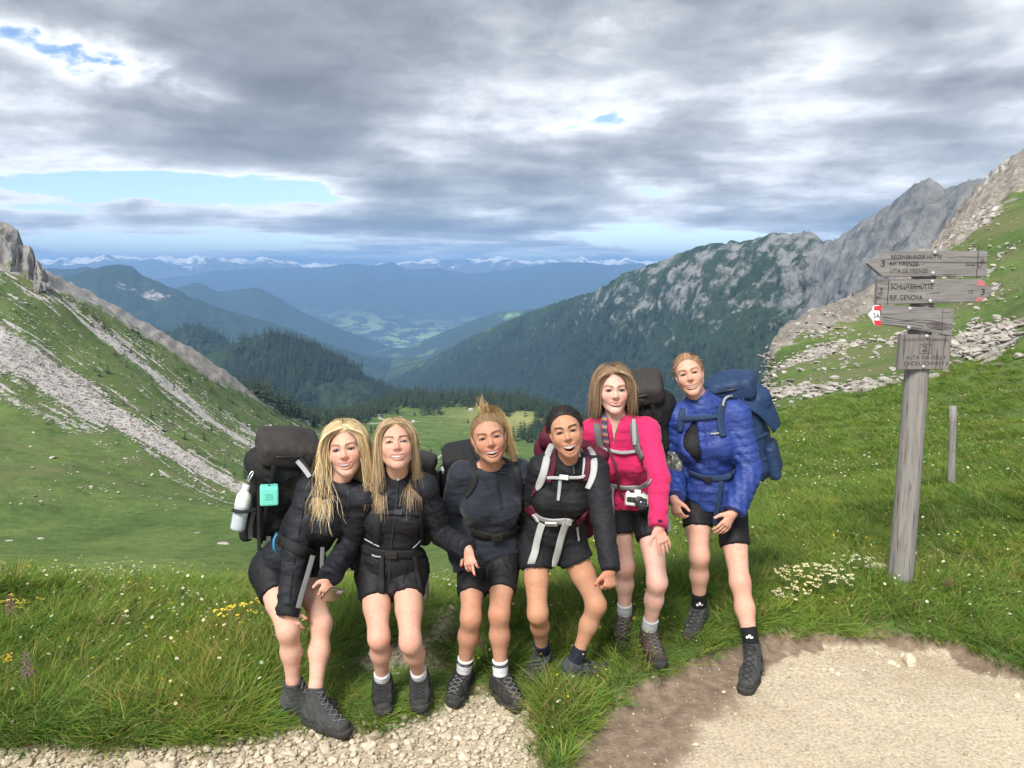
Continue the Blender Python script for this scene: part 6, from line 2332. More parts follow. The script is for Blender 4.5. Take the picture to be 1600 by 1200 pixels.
        if collar:
            a = J['neck'] - self.up * .02
            F.cap(a, J['neck'] + norm(self.J['head'] - J['neck']) * collar, collar_r * s, collar_r * s * .93, .02)
        F.cut(J['pel'] + (J['neck'] - J['pel']) * hem, -(self.up if hem_tilt is None else norm(self.up + np.asarray(hem_tilt))))
        if collar:
            cn = norm(self.J['head'] - J['neck'])
            F.cut(J['neck'] + cn * collar, cn)
        if opening is not None:
            opening(F)
        for i, e in enumerate('lr'):
            G = Field(lo, hi, h)
            fo = afold or arm_folds(fold_amp, fold_seed + i * 2.2)
            self.arm(G, e, inf, fold=fo, cuff=cuff, ext=ext, loose=loose)
            el, wr = J['el_' + e], J['wr_' + e]
            G.cut(wr + norm(wr - el) * ext, wr - el)
            F.smin(G, .035)
        V, Q = F.mesh()
        V = relax(V, Q, 1, .35)
        N = vnormals(V, Q)
        w = fbm(V * np.array((6, 6, 21)) + fold_seed + .5 * fbm(V * 7 + fold_seed, 2)[:, None], 3, ridged=True) + .35 * fbm(V * 34 + fold_seed, 2)
        V = V + N * (amp * (w - .3))[:, None]
        self.topV, self.topF = V, Q
        return self.add(name, V, Q, mat, collide=True)

    # ---- ray helpers
    def hit(self, px, py):
        o = Vector((0, 0, CAM_Z))
        d = Vector(norm(pd(px, py, 1.0) - np.array(o)).tolist())
        best = None
        for b in self.bvh:
            h = b.ray_cast(o, d)
            if h[0] is not None and (best is None or h[3] < best[2]):
                best = (np.array(h[0]), np.array(h[1]), h[3])
        return best

    def strap(self, name, pix, w, mat, th=.004, off=.004, n=None, parent=None, root=None, smooth=3, owner=None):
        """webbing laid over the clothes along photo pixels; an entry (px, py, depth) is a free point"""
        pix = [tuple(p) for p in pix]
        ctrl = np.array([(p[0], p[1]) for p in pix], float)
        dep = np.array([p[2] if len(p) > 2 else np.nan for p in pix])
        L = np.concatenate([[0], np.cumsum(np.linalg.norm(np.diff(ctrl, axis=0), axis=1) + .01)])
        n = n or max(5, int(L[-1] / 5))
        t = np.linspace(0, L[-1], n)
        xy = pchip(t, L, ctrl)
        P, N = np.full((n, 3), np.nan), np.full((n, 3), np.nan)
        to_cam = lambda p: norm(np.array((0, 0, CAM_Z)) - p)
        fixed = np.full(n, np.nan)
        ok = ~np.isnan(dep)
        if ok.any():
            j = np.where(ok)[0]
            for i in range(n):
                k = np.searchsorted(L[j], t[i])
                if k == 0 and t[i] <= L[j[0]] + 1e-6 and j[0] == 0:
                    fixed[i] = dep[j[0]]
                elif 0 < k < len(j) and j[k] == j[k - 1] + 1:
                    a = (t[i] - L[j[k - 1]]) / (L[j[k]] - L[j[k - 1]])
                    fixed[i] = dep[j[k - 1]] * (1 - a) + dep[j[k]] * a
                elif k == len(j) and j[-1] == len(pix) - 1 and i == n - 1:
                    fixed[i] = dep[j[-1]]
        for i in range(n):
            if not np.isnan(fixed[i]):
                P[i] = pd(xy[i, 0], xy[i, 1], fixed[i])
                N[i] = to_cam(P[i])
                continue
            h = self.hit(*xy[i])
            if h is not None:
                P[i], N[i] = h[0] + h[1] * off, h[1]
        good = ~np.isnan(P[:, 0])
        if good.sum() < 2:
            return None
        ii = np.arange(n)
        for c in range(3):
            N[:, c] = np.interp(ii, ii[good], N[good, c])
        dg = np.array([p[1] * CP - (p[2] - CAM_Z) * SP for p in P[good]])
        dd = np.interp(ii, ii[good], dg)
        for i in np.where(~good)[0]:
            P[i] = pd(xy[i, 0], xy[i, 1], dd[i])
        for _ in range(smooth):
            P[1:-1] = P[1:-1] * .5 + (P[:-2] + P[2:]) * .25
            N[1:-1] = N[1:-1] * .34 + (N[:-2] + N[2:]) * .33
        N /= np.linalg.norm(N, axis=1, keepdims=True)
        V, F = ribbon(P, N, w, th)
        r = owner or self.root
        return obj(name, mesh_np(name, V - np.array(r.location), F, True, mats=[mat]), parent or r)

    def patch(self, name, px, py, w, h, mat, off=.006, rot=0.0, owner=None, parent=None, th=.003, bev=.3):
        """small flat piece lying on the clothes at a photo pixel"""
        hh = self.hit(px, py)
        if hh is None:
            return None, None
        P, N = hh[0], hh[1]
        xs = norm(np.cross((0, 0, 1.0), N))
        ys = np.cross(N, xs)
        c, s_ = math.cos(rot), math.sin(rot)
        X, Yv = xs * c + ys * s_, -xs * s_ + ys * c
        M = np.stack([X, Yv, N], 1)
        r = owner or self.root
        o = bm_obj(name, boxmesh((w / 2, h / 2, th / 2), bev), mat, parent or r, (P + N * off - np.array(r.location)).tolist(), M)
        return o, (P + N * off, M)

    # ---- hair
    def hair(self, P_list, cap=None):
        parts = []
        if cap is not None:
            V, Q, C = cap
            parts.append((self.to_world(V), Q, C))
        for P, r0, r1, C in P_list:
            V, q, Cv = strands_mesh(self.to_world(P.reshape(-1, 3)).reshape(P.shape), r0, r1, C, self.hc)
            parts.append((V, q, Cv))
        V, Q, C = join(parts)
        return self.add('hair', V, Q, MHAIR, dict(col=np.clip(C, 0, 1)))

    def collider(self, body_r=.0):
        """keeps strands outside head, neck and chest (head coordinates)"""
        tl, hs = self.to_local, self.hs
        J = self.J
        up, fw = self.up, self.fw
        at = lambda t: J['pel'] + (J['neck'] - J['pel']) * t
        caps = [(tl(J['neck'] - up * .02), tl(J['head'] - up * .05), .060 / hs), (tl(J['sh_l']), tl(J['neck'] - up * .03), .072 / hs), (tl(J['sh_r']), tl(J['neck'] - up * .03), .072 / hs),
                (tl(at(.78) - self.su * .07 + fw * .03), tl(at(.78) + self.su * .07 + fw * .03), .094 / hs), (tl(at(.6) - self.su * .065 + fw * .06), tl(at(.6) + self.su * .065 + fw * .06), .082 / hs)]
        def coll(P):
            for c, r in ((HEAD_C + (0, .0, .002), HEAD_R + .008), (np.array((0, -.020, -.03)), np.array((.064, .056, .078)))):
                v = (P - c) / r
                q = np.linalg.norm(v, axis=1, keepdims=True)
                P = np.where(q < 1, c + v / np.maximum(q, 1e-6) * r, P)
            for a, b_, r in caps:
                e = b_ - a
                t = np.clip((P - a) @ e / max(e @ e, 1e-9), 0, 1)
                c = a + t[:, None] * e
                v = P - c
                d = np.linalg.norm(v, axis=1, keepdims=True)
                P = np.where(d < r, c + v / np.maximum(d, 1e-6) * r, P)
            return P
        return coll

    # ---- footwear
    def shoe(self, e, mat_up, mat_sole, mat_lace, high=.10, name='hiking_boot', sock=None, sock_h=.05, length=.265, stripes=None):
        J, s, q = self.J, self.s, self.q
        an = J['an_' + e]
        gzv = float(gz(an[0], an[1]))
        tp = q['toe_' + e]
        toe = on_ground(tp[0], tp[1], gzv + .03)
        fwd = toe - an
        fwd[2] = 0
        fwd = norm(fwd)
        side = np.array((-fwd[1], fwd[0], 0.0))
        lean = norm(J['kn_' + e] - an)
        heel = np.array((an[0], an[1], gzv)) - fwd * .065
        Lf = length * s
        w = lambda x, y, z: heel + fwd * x + side * y + np.array((0, 0, z))
        M = np.stack([fwd, side, (0, 0, 1)], 1)
        F = Field(heel + np.minimum(fwd * Lf, 0) - .09 - np.array((0, 0, -.06)), heel + np.maximum(fwd * Lf, 0) + .09 + np.array((0, 0, .18 + high)), .0052)
        top_c = an + lean * (high - .02)
        F.cap(w(.035, 0, .055), w(.16 * s, 0, .050), .046, .045, .03, u=side, fu=(.82, 1.0), fw=(1, .92))
        F.cap(w(.15 * s, .002, .046), w(Lf - .050, .004, .040), .046, .038, .025, u=side, fu=(1.0, 1.02), fw=(.86, .84))
        F.cap(w(.055, 0, .06), top_c, .045, .047, .03, u=side, fu=(.92, .98))
        F.cap(w(.15 * s, 0, .062), an + lean * .02 + fwd * .02, .028, .032, .04)
        F.cut(w(0, 0, .022), (0, 0, -1))
        F.cut(top_c, lean)
        F.cap(top_c + lean * .02, top_c - lean * .03, .036, .036, .006, sub=True)
        V, Q = F.mesh()
        V = relax(V, Q, 1, .4)
        N = vnormals(V, Q)
        V = V + N * (.0016 * fbm(V * 60, 2) + .0022 * np.sin((V @ fwd) * 150 + (V[:, 2]) * 90) * (V[:, 2] > gzv + .05))[:, None]
        up = self.add(name, V, Q, mat_up)
        upV, upF = V, Q
        G = Field(heel + np.minimum(fwd * Lf, 0) - .09 - np.array((0, 0, -.05)), heel + np.maximum(fwd * Lf, 0) + .09 + np.array((0, 0, .03)), .0060)
        G.cap(w(.030, 0, .020), w(.12 * s, 0, .020), .046, .044, .03, u=side, fu=(.92, 1), fw=(1, 1))
        G.cap(w(.13 * s, .003, .020), w(Lf - .046, .005, .022), .048, .043, .03, u=side, fu=(1.03, 1.06), fw=(1, 1))
        G.cut(w(0, 0, .036), (0, 0, 1))
        G.cut(w(0, 0, .0), (0, 0, -1))
        # rubber toe bumper
        V, Q = G.mesh()
        side_v = np.abs((V - heel) @ side)
        V[:, 2] += .003 * np.sin((V @ fwd) * 330) * (V[:, 2] < gzv + .012)
        self.add('sole', V, Q, mat_sole, parent=up)
        T = Field(w(Lf - .06, 0, .04) - .09, w(Lf - .06, 0, .04) + .09, .0042)
        T.cap(w(.15 * s, .002, .044), w(Lf - .050, .004, .038), .046, .039, .02, u=side, fu=(1.0, 1.03), fw=(.86, .84), inf=.0018)
        T.cut(w(Lf - .075, 0, 0), -fwd + np.array((0, 0, .75)))
        T.cut(w(0, 0, .024), (0, 0, -1))
        V, Q = T.mesh()
        if len(V):
            self.add('toe_cap', V, Q, mat_sole, parent=up)
        a = np.linspace(0, 2 * math.pi, 25)
        cu_, cw_ = norm(np.cross(lean, fwd)), None
        cw_ = np.cross(cu_, lean)
        V, q4, t3 = tube(np.array([top_c + (cu_ * math.cos(t) * 1.0 + cw_ * math.sin(t)) * .0425 for t in a]), .0065, 6)
        self.add('collar', V, q4, mat_up, parent=up)
        if mat_lace is not None:
            bv = BVHTree.FromPolygons(upV.tolist(), upF.tolist())
            dn_ = norm(fwd * .80 + np.array((0, 0, .60)))
            def on_up(c):
                h_ = bv.ray_cast(Vector((c + dn_ * .16).tolist()), Vector((-dn_).tolist()))
                return (np.array(h_[0]) + np.array(h_[1]) * .0022) if h_[0] is not None else None
            Ls = []
            A0, A1 = top_c - lean * .012 + fwd * .01, w(.175 * s, 0, .05)
            nl = 6 if high > .05 else 5
            for i in range(nl):
                c = A0 + (A1 - A0) * (i / (nl - 1.0))
                st = (A1 - A0) / (nl - 1.0)
                for sg in (-1, 1):
                    pts = [on_up(c + side * .024 * sg * q_ + st * (.5 - .5 * q_) * .9) for q_ in (1.0, .6, .2, -.2, -.6, -1.0)]
                    pts = [q_ for q_ in pts if q_ is not None]
                    if len(pts) >= 4:
                        Vt, qt, tt = tube(spline(pts, 9), .0030, 5)
                        Ls.append((Vt, qt, np.zeros(len(Vt))))
            bow = on_up(A0)
            if bow is not None:
                for sg in (-1, 1):
                    Vt, qt, tt = tube(spline([bow, bow + side * sg * .022 + dn_ * .012 + np.array((0, 0, .006)), bow + side * sg * .030 + dn_ * .012 - np.array((0, 0, .016)), bow + side * sg * .010 + dn_ * .006 - np.array((0, 0, .012))], 12), .0026, 5)
                    Ls.append((Vt, qt, np.zeros(len(Vt))))
            if Ls:
                V, Q, _ = join(Ls)
                self.add('laces', V, Q, mat_lace, parent=up)
        if sock is not None:
            a, b_ = an - lean * .02, an + lean * (high + sock_h)
            S = Field(np.minimum(a, b_) - .08, np.maximum(a, b_) + .08, .0060)
            S.cap(a, an + lean * .06, .0385 * s, .0375 * s, .01)
            S.cap(an + lean * .06, b_, .0375 * s, .0405 * s, .01)
            S.cut(b_, lean)
            S.cut(a, -lean)
            V, Q = S.mesh()
            V = V + vnormals(V, Q) * (.0015 * np.sin((V @ lean) * 420) + .001 * fbm(V * 40, 2))[:, None]
            so = self.add('sock', V, Q, sock, collide=True)
            return up, so, (an, lean, fwd, side)
        return up, None, (an, lean, fwd, side)

# ------------------------------------------------------------------ the six hikers
BLACK = mat_cloth('black_cloth', (0.010, 0.0105, 0.013), 0.72, 380, 0.5, 0.3)
BLACKJ = mat_cloth('black_shell', (0.010, 0.011, 0.015), 0.68, 300, 0.3, 0.3)
BLACKS = mat_cloth('black_lycra', (0.008, 0.008, 0.0095), 0.66, 500, 0.2, 0.3)
NAVY = mat_cloth('navy_sweat', (0.018, 0.023, 0.034), 0.85, 380, 0.5, 0.2, 0.15)
PINK = mat_cloth('pink_fleece', (0.52, 0.020, 0.105), 0.8, 420, 0.45, 0.2, 0.1)
BLUE = mat_cloth('blue_puffer', (0.017, 0.042, 0.205), 0.55, 260, 0.8, 0.45)
MAROON = mat_cloth('maroon_pack', (0.080, 0.009, 0.022), 0.7, 300, 0.6)
PACKBLK = mat_cloth('pack_black', (0.015, 0.016, 0.016), 0.75, 300, 0.6, 0.25)
PACKLID = mat_cloth('pack_lid', (0.034, 0.030, 0.028), 0.72, 300, 0.5, 0.3)
PACKBLUE = mat_cloth('pack_blue', (0.012, 0.034, 0.090), 0.6, 260, 0.6, 0.35)
WEBB = mat_cloth('webbing_black', (0.016, 0.016, 0.018), 0.7, 600, 0.1)
WEBG = mat_cloth('webbing_grey', (0.30, 0.31, 0.32), 0.7, 600, 0.1, var=0.06)
WEBL = mat_cloth('webbing_light', (0.38, 0.385, 0.385), 0.65, 600, 0.1, var=0.05)
WEBM = mat_cloth('webbing_mid', (0.12, 0.12, 0.12), 0.7, 600, 0.1)
WEBN = mat_cloth('webbing_navy', (0.02, 0.04, 0.09), 0.7, 600, 0.1)
PLASTIC = plain('black_plastic', (0.02, 0.02, 0.022), 0.35, 0.5, 0.05)
PLASTL = plain('light_plastic', (0.55, 0.56, 0.56), 0.35, 0.5, 0.04)
SILVER = plain('silver', (0.55, 0.55, 0.56), 0.3, 0.5, 0.05, metal=0.7)
BOOTG = mat_cloth('boot_grey', (0.055, 0.056, 0.056), 0.8, 200, 0.9, 0.2, var=0.25)
BOOTB = mat_cloth('boot_brown', (0.058, 0.042, 0.034), 0.82, 200, 0.9, 0.2, var=0.3)
SHOEB = mat_cloth('shoe_black', (0.024, 0.024, 0.025), 0.75, 200, 0.8, 0.25, var=0.25)
SHOEG = mat_cloth('shoe_grey', (0.050, 0.052, 0.058), 0.75, 200, 0.8, 0.25, var=0.25)
RUBBER = plain('rubber', (0.045, 0.044, 0.042), 0.85, 0.2, 0.35, 60)
LACE = plain('lace', (0.03, 0.03, 0.032), 0.8, 0.2, 0.1)
LACEG = plain('lace_grey', (0.13, 0.13, 0.13), 0.8, 0.2, 0.1)
SOCKW = mat_cloth('sock_white', (0.62, 0.62, 0.62), 0.9, 500, 0.2)
SOCKG = mat_cloth('sock_grey', (0.42, 0.45, 0.46), 0.9, 500, 0.2)
SOCKN = mat_cloth('sock_navy', (0.016, 0.020, 0.035), 0.9, 500, 0.2)
SOCKB = mat_cloth('sock_black', (0.012, 0.012, 0.013), 0.9, 500, 0.2)
WHITE = plain('white_print', (0.75, 0.75, 0.75), 0.6, 0.3, 0.03)


def hang_hair(p, rng, n, length, part_x, cols, wave=0.0, wfreq=36.0, wide=1.0, fwd_bias=0.0, r=(.0009, .0003), spread=.05, puff=.010, stiff=.72, lim=.060, step=.021, back_frac=0.35):
    S = scalp_points(n, rng, wide)
    sg = np.where(S[:, 0] + rng.normal(size=n) * .004 > part_x, 1.0, -1.0)
    nrm = (S - HEAD_C) / HEAD_R ** 2
    nrm /= np.linalg.norm(nrm, axis=1, keepdims=True)
    wt = sstep(-.02, .085, S[:, 2])[:, None]
    D = np.c_[sg * 1.0, np.where(S[:, 1] > .02, .35, -.02 + fwd_bias), np.full(n, -.10)] * wt + (np.array((0, 0, -1.0)) @ p.Rm) * (1 - wt * .8)
    D = D - nrm * (D * nrm).sum(1, keepdims=True)
    D /= np.linalg.norm(D, axis=1, keepdims=True)
    down = np.array((0, 0, -1.0)) @ p.Rm
    base = p.collider()
    steps = int(length / step)
    lz = lambda z: np.interp(z, (-.02, .04, .068, .088), (lim, lim * .97, lim * .62, .0))
    lift = rng.uniform(.0, 1.0, n) ** 1.6 * puff
    def coll(P):
        v = (P - HEAD_C) / (HEAD_R + .006)
        q = np.linalg.norm(v, axis=1)
        P = np.where((q < 1.0)[:, None], P, P)
        P = base(P)
        r2 = HEAD_R * np.array((wide, 1, 1)) + .006
        v = (P - HEAD_C) / (r2 + lift[:, None])
        q = np.linalg.norm(v, axis=1, keepdims=True)
        P = np.where(q < 1, HEAD_C + v / np.maximum(q, 1e-6) * (r2 + lift[:, None]), P)
        L = lz(P[:, 2]) + lift * 1.3
        m = (P[:, 1] < -.005) & (P[:, 2] < .088) & (P[:, 2] > -.155) & (sg * P[:, 0] < L)
        P[:, 0] = np.where(m, sg * L, P[:, 0])
        return P
    keep = coll(S + nrm * .004)
    Pt = grow(keep, D, steps, step, down, coll, wave, wfreq, rng, stiff, spread)
    # uneven tips
    cut = rng.uniform(.5, 1.0, n) ** .8
    m = Pt.shape[1]
    idx = np.linspace(0, 1, m)[None, :] * cut[:, None] * (m - 1)
    i0 = np.clip(idx.astype(int), 0, m - 2)
    f = (idx - i0)[..., None]
    ar = np.arange(n)[:, None]
    Pt = Pt[ar, i0] * (1 - f) + Pt[ar, i0 + 1] * f
    cols = np.array(cols)
    w = rng.uniform(0, 1, n)
    k = np.minimum((w * len(cols)).astype(int), len(cols) - 1)
    C = cols[k] * rng.uniform(.86, 1.12, (n, 1))
    return (Pt, r[0], r[1], C)


def pulled_hair(p, rng, n, gather, cols, wide=1.0, lift=.006, r=(.0008, .0007), bump_=0.0):
    S = scalp_points(n, rng, wide)
    RR = HEAD_R * np.array((wide, 1, 1))
    v0 = (S - HEAD_C) / RR
    vg = norm((np.asarray(gather) - HEAD_C) / RR)
    t = np.linspace(0, 1, 14)[None, :, None]
    v = v0[:, None] * (1 - t) + vg * t
    v /= np.linalg.norm(v, axis=2, keepdims=True)
    li = rng.uniform(.002, lift, n)[:, None, None] * (0.5 + np.sin(t * math.pi) * 1.0) + bump_ * np.sin(t * math.pi)
    P = HEAD_C + v * (RR + li)
    P = P + rng.normal(size=(n, 1, 3)) * .0012 * t
    cols = np.array(cols)
    C = cols[rng.integers(0, len(cols), n)] * rng.uniform(.86, 1.12, (n, 1))
    return (P, r[0], r[1], C)


def tail_hair(rng, n, ctrl, cols, r0=.010, r1=.030, r=(.0009, .0004), m=16, flat=1.0):
    ctrl = spline(ctrl, m)
    t = np.linspace(0, 1, m)
    o = rng.normal(size=(n, 1, 3)) * (r0 + (r1 - r0) * np.sin(np.clip(t * 1.25, 0, 1) * math.pi / 2))[None, :, None] * np.array((1, flat, 1)) * .55
    wig = .004 * np.sin(t[None, :, None] * 9 + rng.uniform(0, 6, (n, 1, 3)))
    P = ctrl[None] + o + wig
    cut = rng.uniform(.75, 1.0, n)
    P = P[:, :1] + (P - P[:, :1]) * (1 - (1 - cut)[:, None, None] * t[None, :, None])
    cols = np.array(cols)
    C = cols[rng.integers(0, len(cols), n)] * rng.uniform(.86, 1.12, (n, 1))
    return (P, r[0], r[1], C)


def wisps(p, rng, n, cols, length=.05, region=None, r=(.00045, .0002)):
    S = scalp_points(n * 4, rng)
    if region is not None:
        S = S[region(S)]
    S = S[:n]
    nrm = norm(np.array((0, 0, 1.0)))
    N = (S - HEAD_C) / HEAD_R ** 2
    N /= np.linalg.norm(N, axis=1, keepdims=True)
    D = N + rng.normal(size=S.shape) * .8
    D /= np.linalg.norm(D, axis=1, keepdims=True)
    t = np.linspace(0, 1, 8)[None, :, None]
    bend = rng.normal(size=(len(S), 1, 3)) * .4 + np.array((0, 0, -.4))
    L = rng.uniform(.4, 1, (len(S), 1, 1)) * length
    P = S[:, None] + N[:, None] * .006 + (D[:, None] * t + bend * t * t) * L
    cols = np.array(cols)
    return (P, r[0], r[1], cols[rng.integers(0, len(cols), len(S))])


def frame_of(up, right):
    up = norm(up)
    right = norm(np.asarray(right) - up * np.dot(right, up))
    fw = np.cross(up, right)              # away from the camera
    return np.stack([right, fw, up], 1)


def backpack(label, c, M, half, body_mat, lid_mat, seed=0.0, lid=.16, pocket=True, lid_tilt=0.0, bulge=.03, h=.011, cords=True, web=None):
    """big trekking pack: body, lid, side pockets and compression straps; M columns = right, away, up"""
    c = np.asarray(c)
    half = np.asarray(half, float)
    root = empty('hiking_backpack', c)
    tag(root, label, 'backpack', 'trekking backpacks on the hikers')
    web = web or WEBB
    X, Y, Z = M[:, 0], M[:, 1], M[:, 2]
    at = lambda x, y, z: c + X * x * half[0] + Y * y * half[1] + Z * z * half[2]
    ext = np.abs(M) @ half + .08
    F = Field(c - ext, c + ext, h)
    F.box(at(0, 0, -.12), half * np.array((.94, .92, .84)), M, min(half) * .62, .02)
    F.ell(at(0, .35, -.35), half * np.array((.85, .85, .55)), .06, rot=M)
    F.cap(at(-.7, 0, .55), at(.7, 0, .55), half[1] * .72, None, .06)
    V, Q = F.mesh()
    V = relax(V, Q, 2, .5)
    N = vnormals(V, Q)
    lz = (V - c) @ Z / half[2]
    w = fbm(V * np.array((10, 10, 7)) + seed, 3, ridged=True)
    V = V + N * (.006 * (w - .4) + .004 * np.cos(lz * 9) * (np.abs(lz) < .9))[:, None]
    obj('pack_body', mesh_np('pack_body', V - c, Q, True, mats=[body_mat]), root)
    G = Field(c - ext - .06, c + ext + .12, h)
    tz = Z * math.cos(lid_tilt) + Y * math.sin(lid_tilt)
    G.box(at(0, -.02, .86) + tz * .02, (half[0] * 1.0, half[1] * 1.02, half[2] * lid), frame_of(tz, X), min(half[0], half[1], half[2] * lid) * .6, .02)
    G.ell(at(0, .05, .95) + tz * .02, (half[0] * .80, half[1] * .85, half[2] * lid * 1.15), .03, rot=M)
    V, Q = G.mesh()
    V = relax(V, Q, 2, .5)
    N = vnormals(V, Q)
    V = V + N * (.004 * (fbm(V * 12 + seed + 3, 3, ridged=True) - .4))[:, None]
    lo = obj('lid', mesh_np('lid', V - c, Q, True, mats=[lid_mat]), root)
    P = spline([at(-.9, -.75, .84), at(-.5, -1.04, .92), at(.4, -1.04, .94), at(.95, -.7, .86)], 18) + tz * .012
    zv, zq, zt = tube(P - c, .004, 5)
    obj('zip', mesh_np('zip', zv, [zq, zt], True, mats=[PLASTIC]), lo)
    if cords:
        for sx in (-1, 1):
            for zz in (.45, -.05, -.5):
                P = spline([at(sx * .55, -.96, zz), at(sx * .99, -.5, zz + .02), at(sx * 1.02, .1, zz), at(sx * .95, .8, zz - .03)], 12)
                Nn = np.array([norm(q - at(0, 0, zz)) for q in P])
                Vv, Ff = ribbon(P - c + Nn * .006, Nn, .020, .003)
                obj('compression_strap', mesh_np('compression_strap', Vv, Ff, True, mats=[web]), root)
            P = spline([at(sx * .5, -1.0, .80), at(sx * .52, -1.03, .3), at(sx * .5, -1.02, -.4), at(sx * .5, -.9, -.9)], 16)
            Nn = np.tile(-Y, (16, 1))
            Vv, Ff = ribbon(P - c - Y * .006, Nn, .022, .003)
            obj('lid_strap', mesh_np('lid_strap', Vv, Ff, True, mats=[web]), root)
            if pocket:
                Gp = Field(at(sx, 0, -.55) - .20, at(sx, 0, -.55) + .20, h)
                Gp.box(at(sx * .96, 0, -.62), (half[0] * .22, half[1] * .8, half[2] * .34), M, half[0] * .18, .02)
                V, Q = Gp.mesh()
                V = V + vnormals(V, Q) * (.004 * fbm(V * 14 + seed, 3))[:, None]
                obj('side_pocket', mesh_np('side_pocket', V - c, Q, True, mats=[body_mat]), root)
    return root, at, M


def free_strap(owner, name, pts, w, mat, th=.0025, normal=None):
    P = spline([pd(*q) for q in pts], 14)
    cam_p = np.array((0, 0, CAM_Z))
    N = np.array([norm(cam_p - q) for q in P]) if normal is None else np.tile(norm(normal), (len(P), 1))
    V, F = ribbon(P, N, w, th)
    return obj(name, mesh_np(name, V - np.array(owner.location), F, True, mats=[mat]), owner)


def buckle(p, owner, px, py, w, h, mat, rot=0.0, off=.012):
    o, q = p.patch('buckle', px, py, w, h, mat, off, rot, owner, th=.010, bev=.35)
    return o


def back_pt(p, t, back):
    return p.J['pel'] + (p.J['neck'] - p.J['pel']) * t - p.fw * back


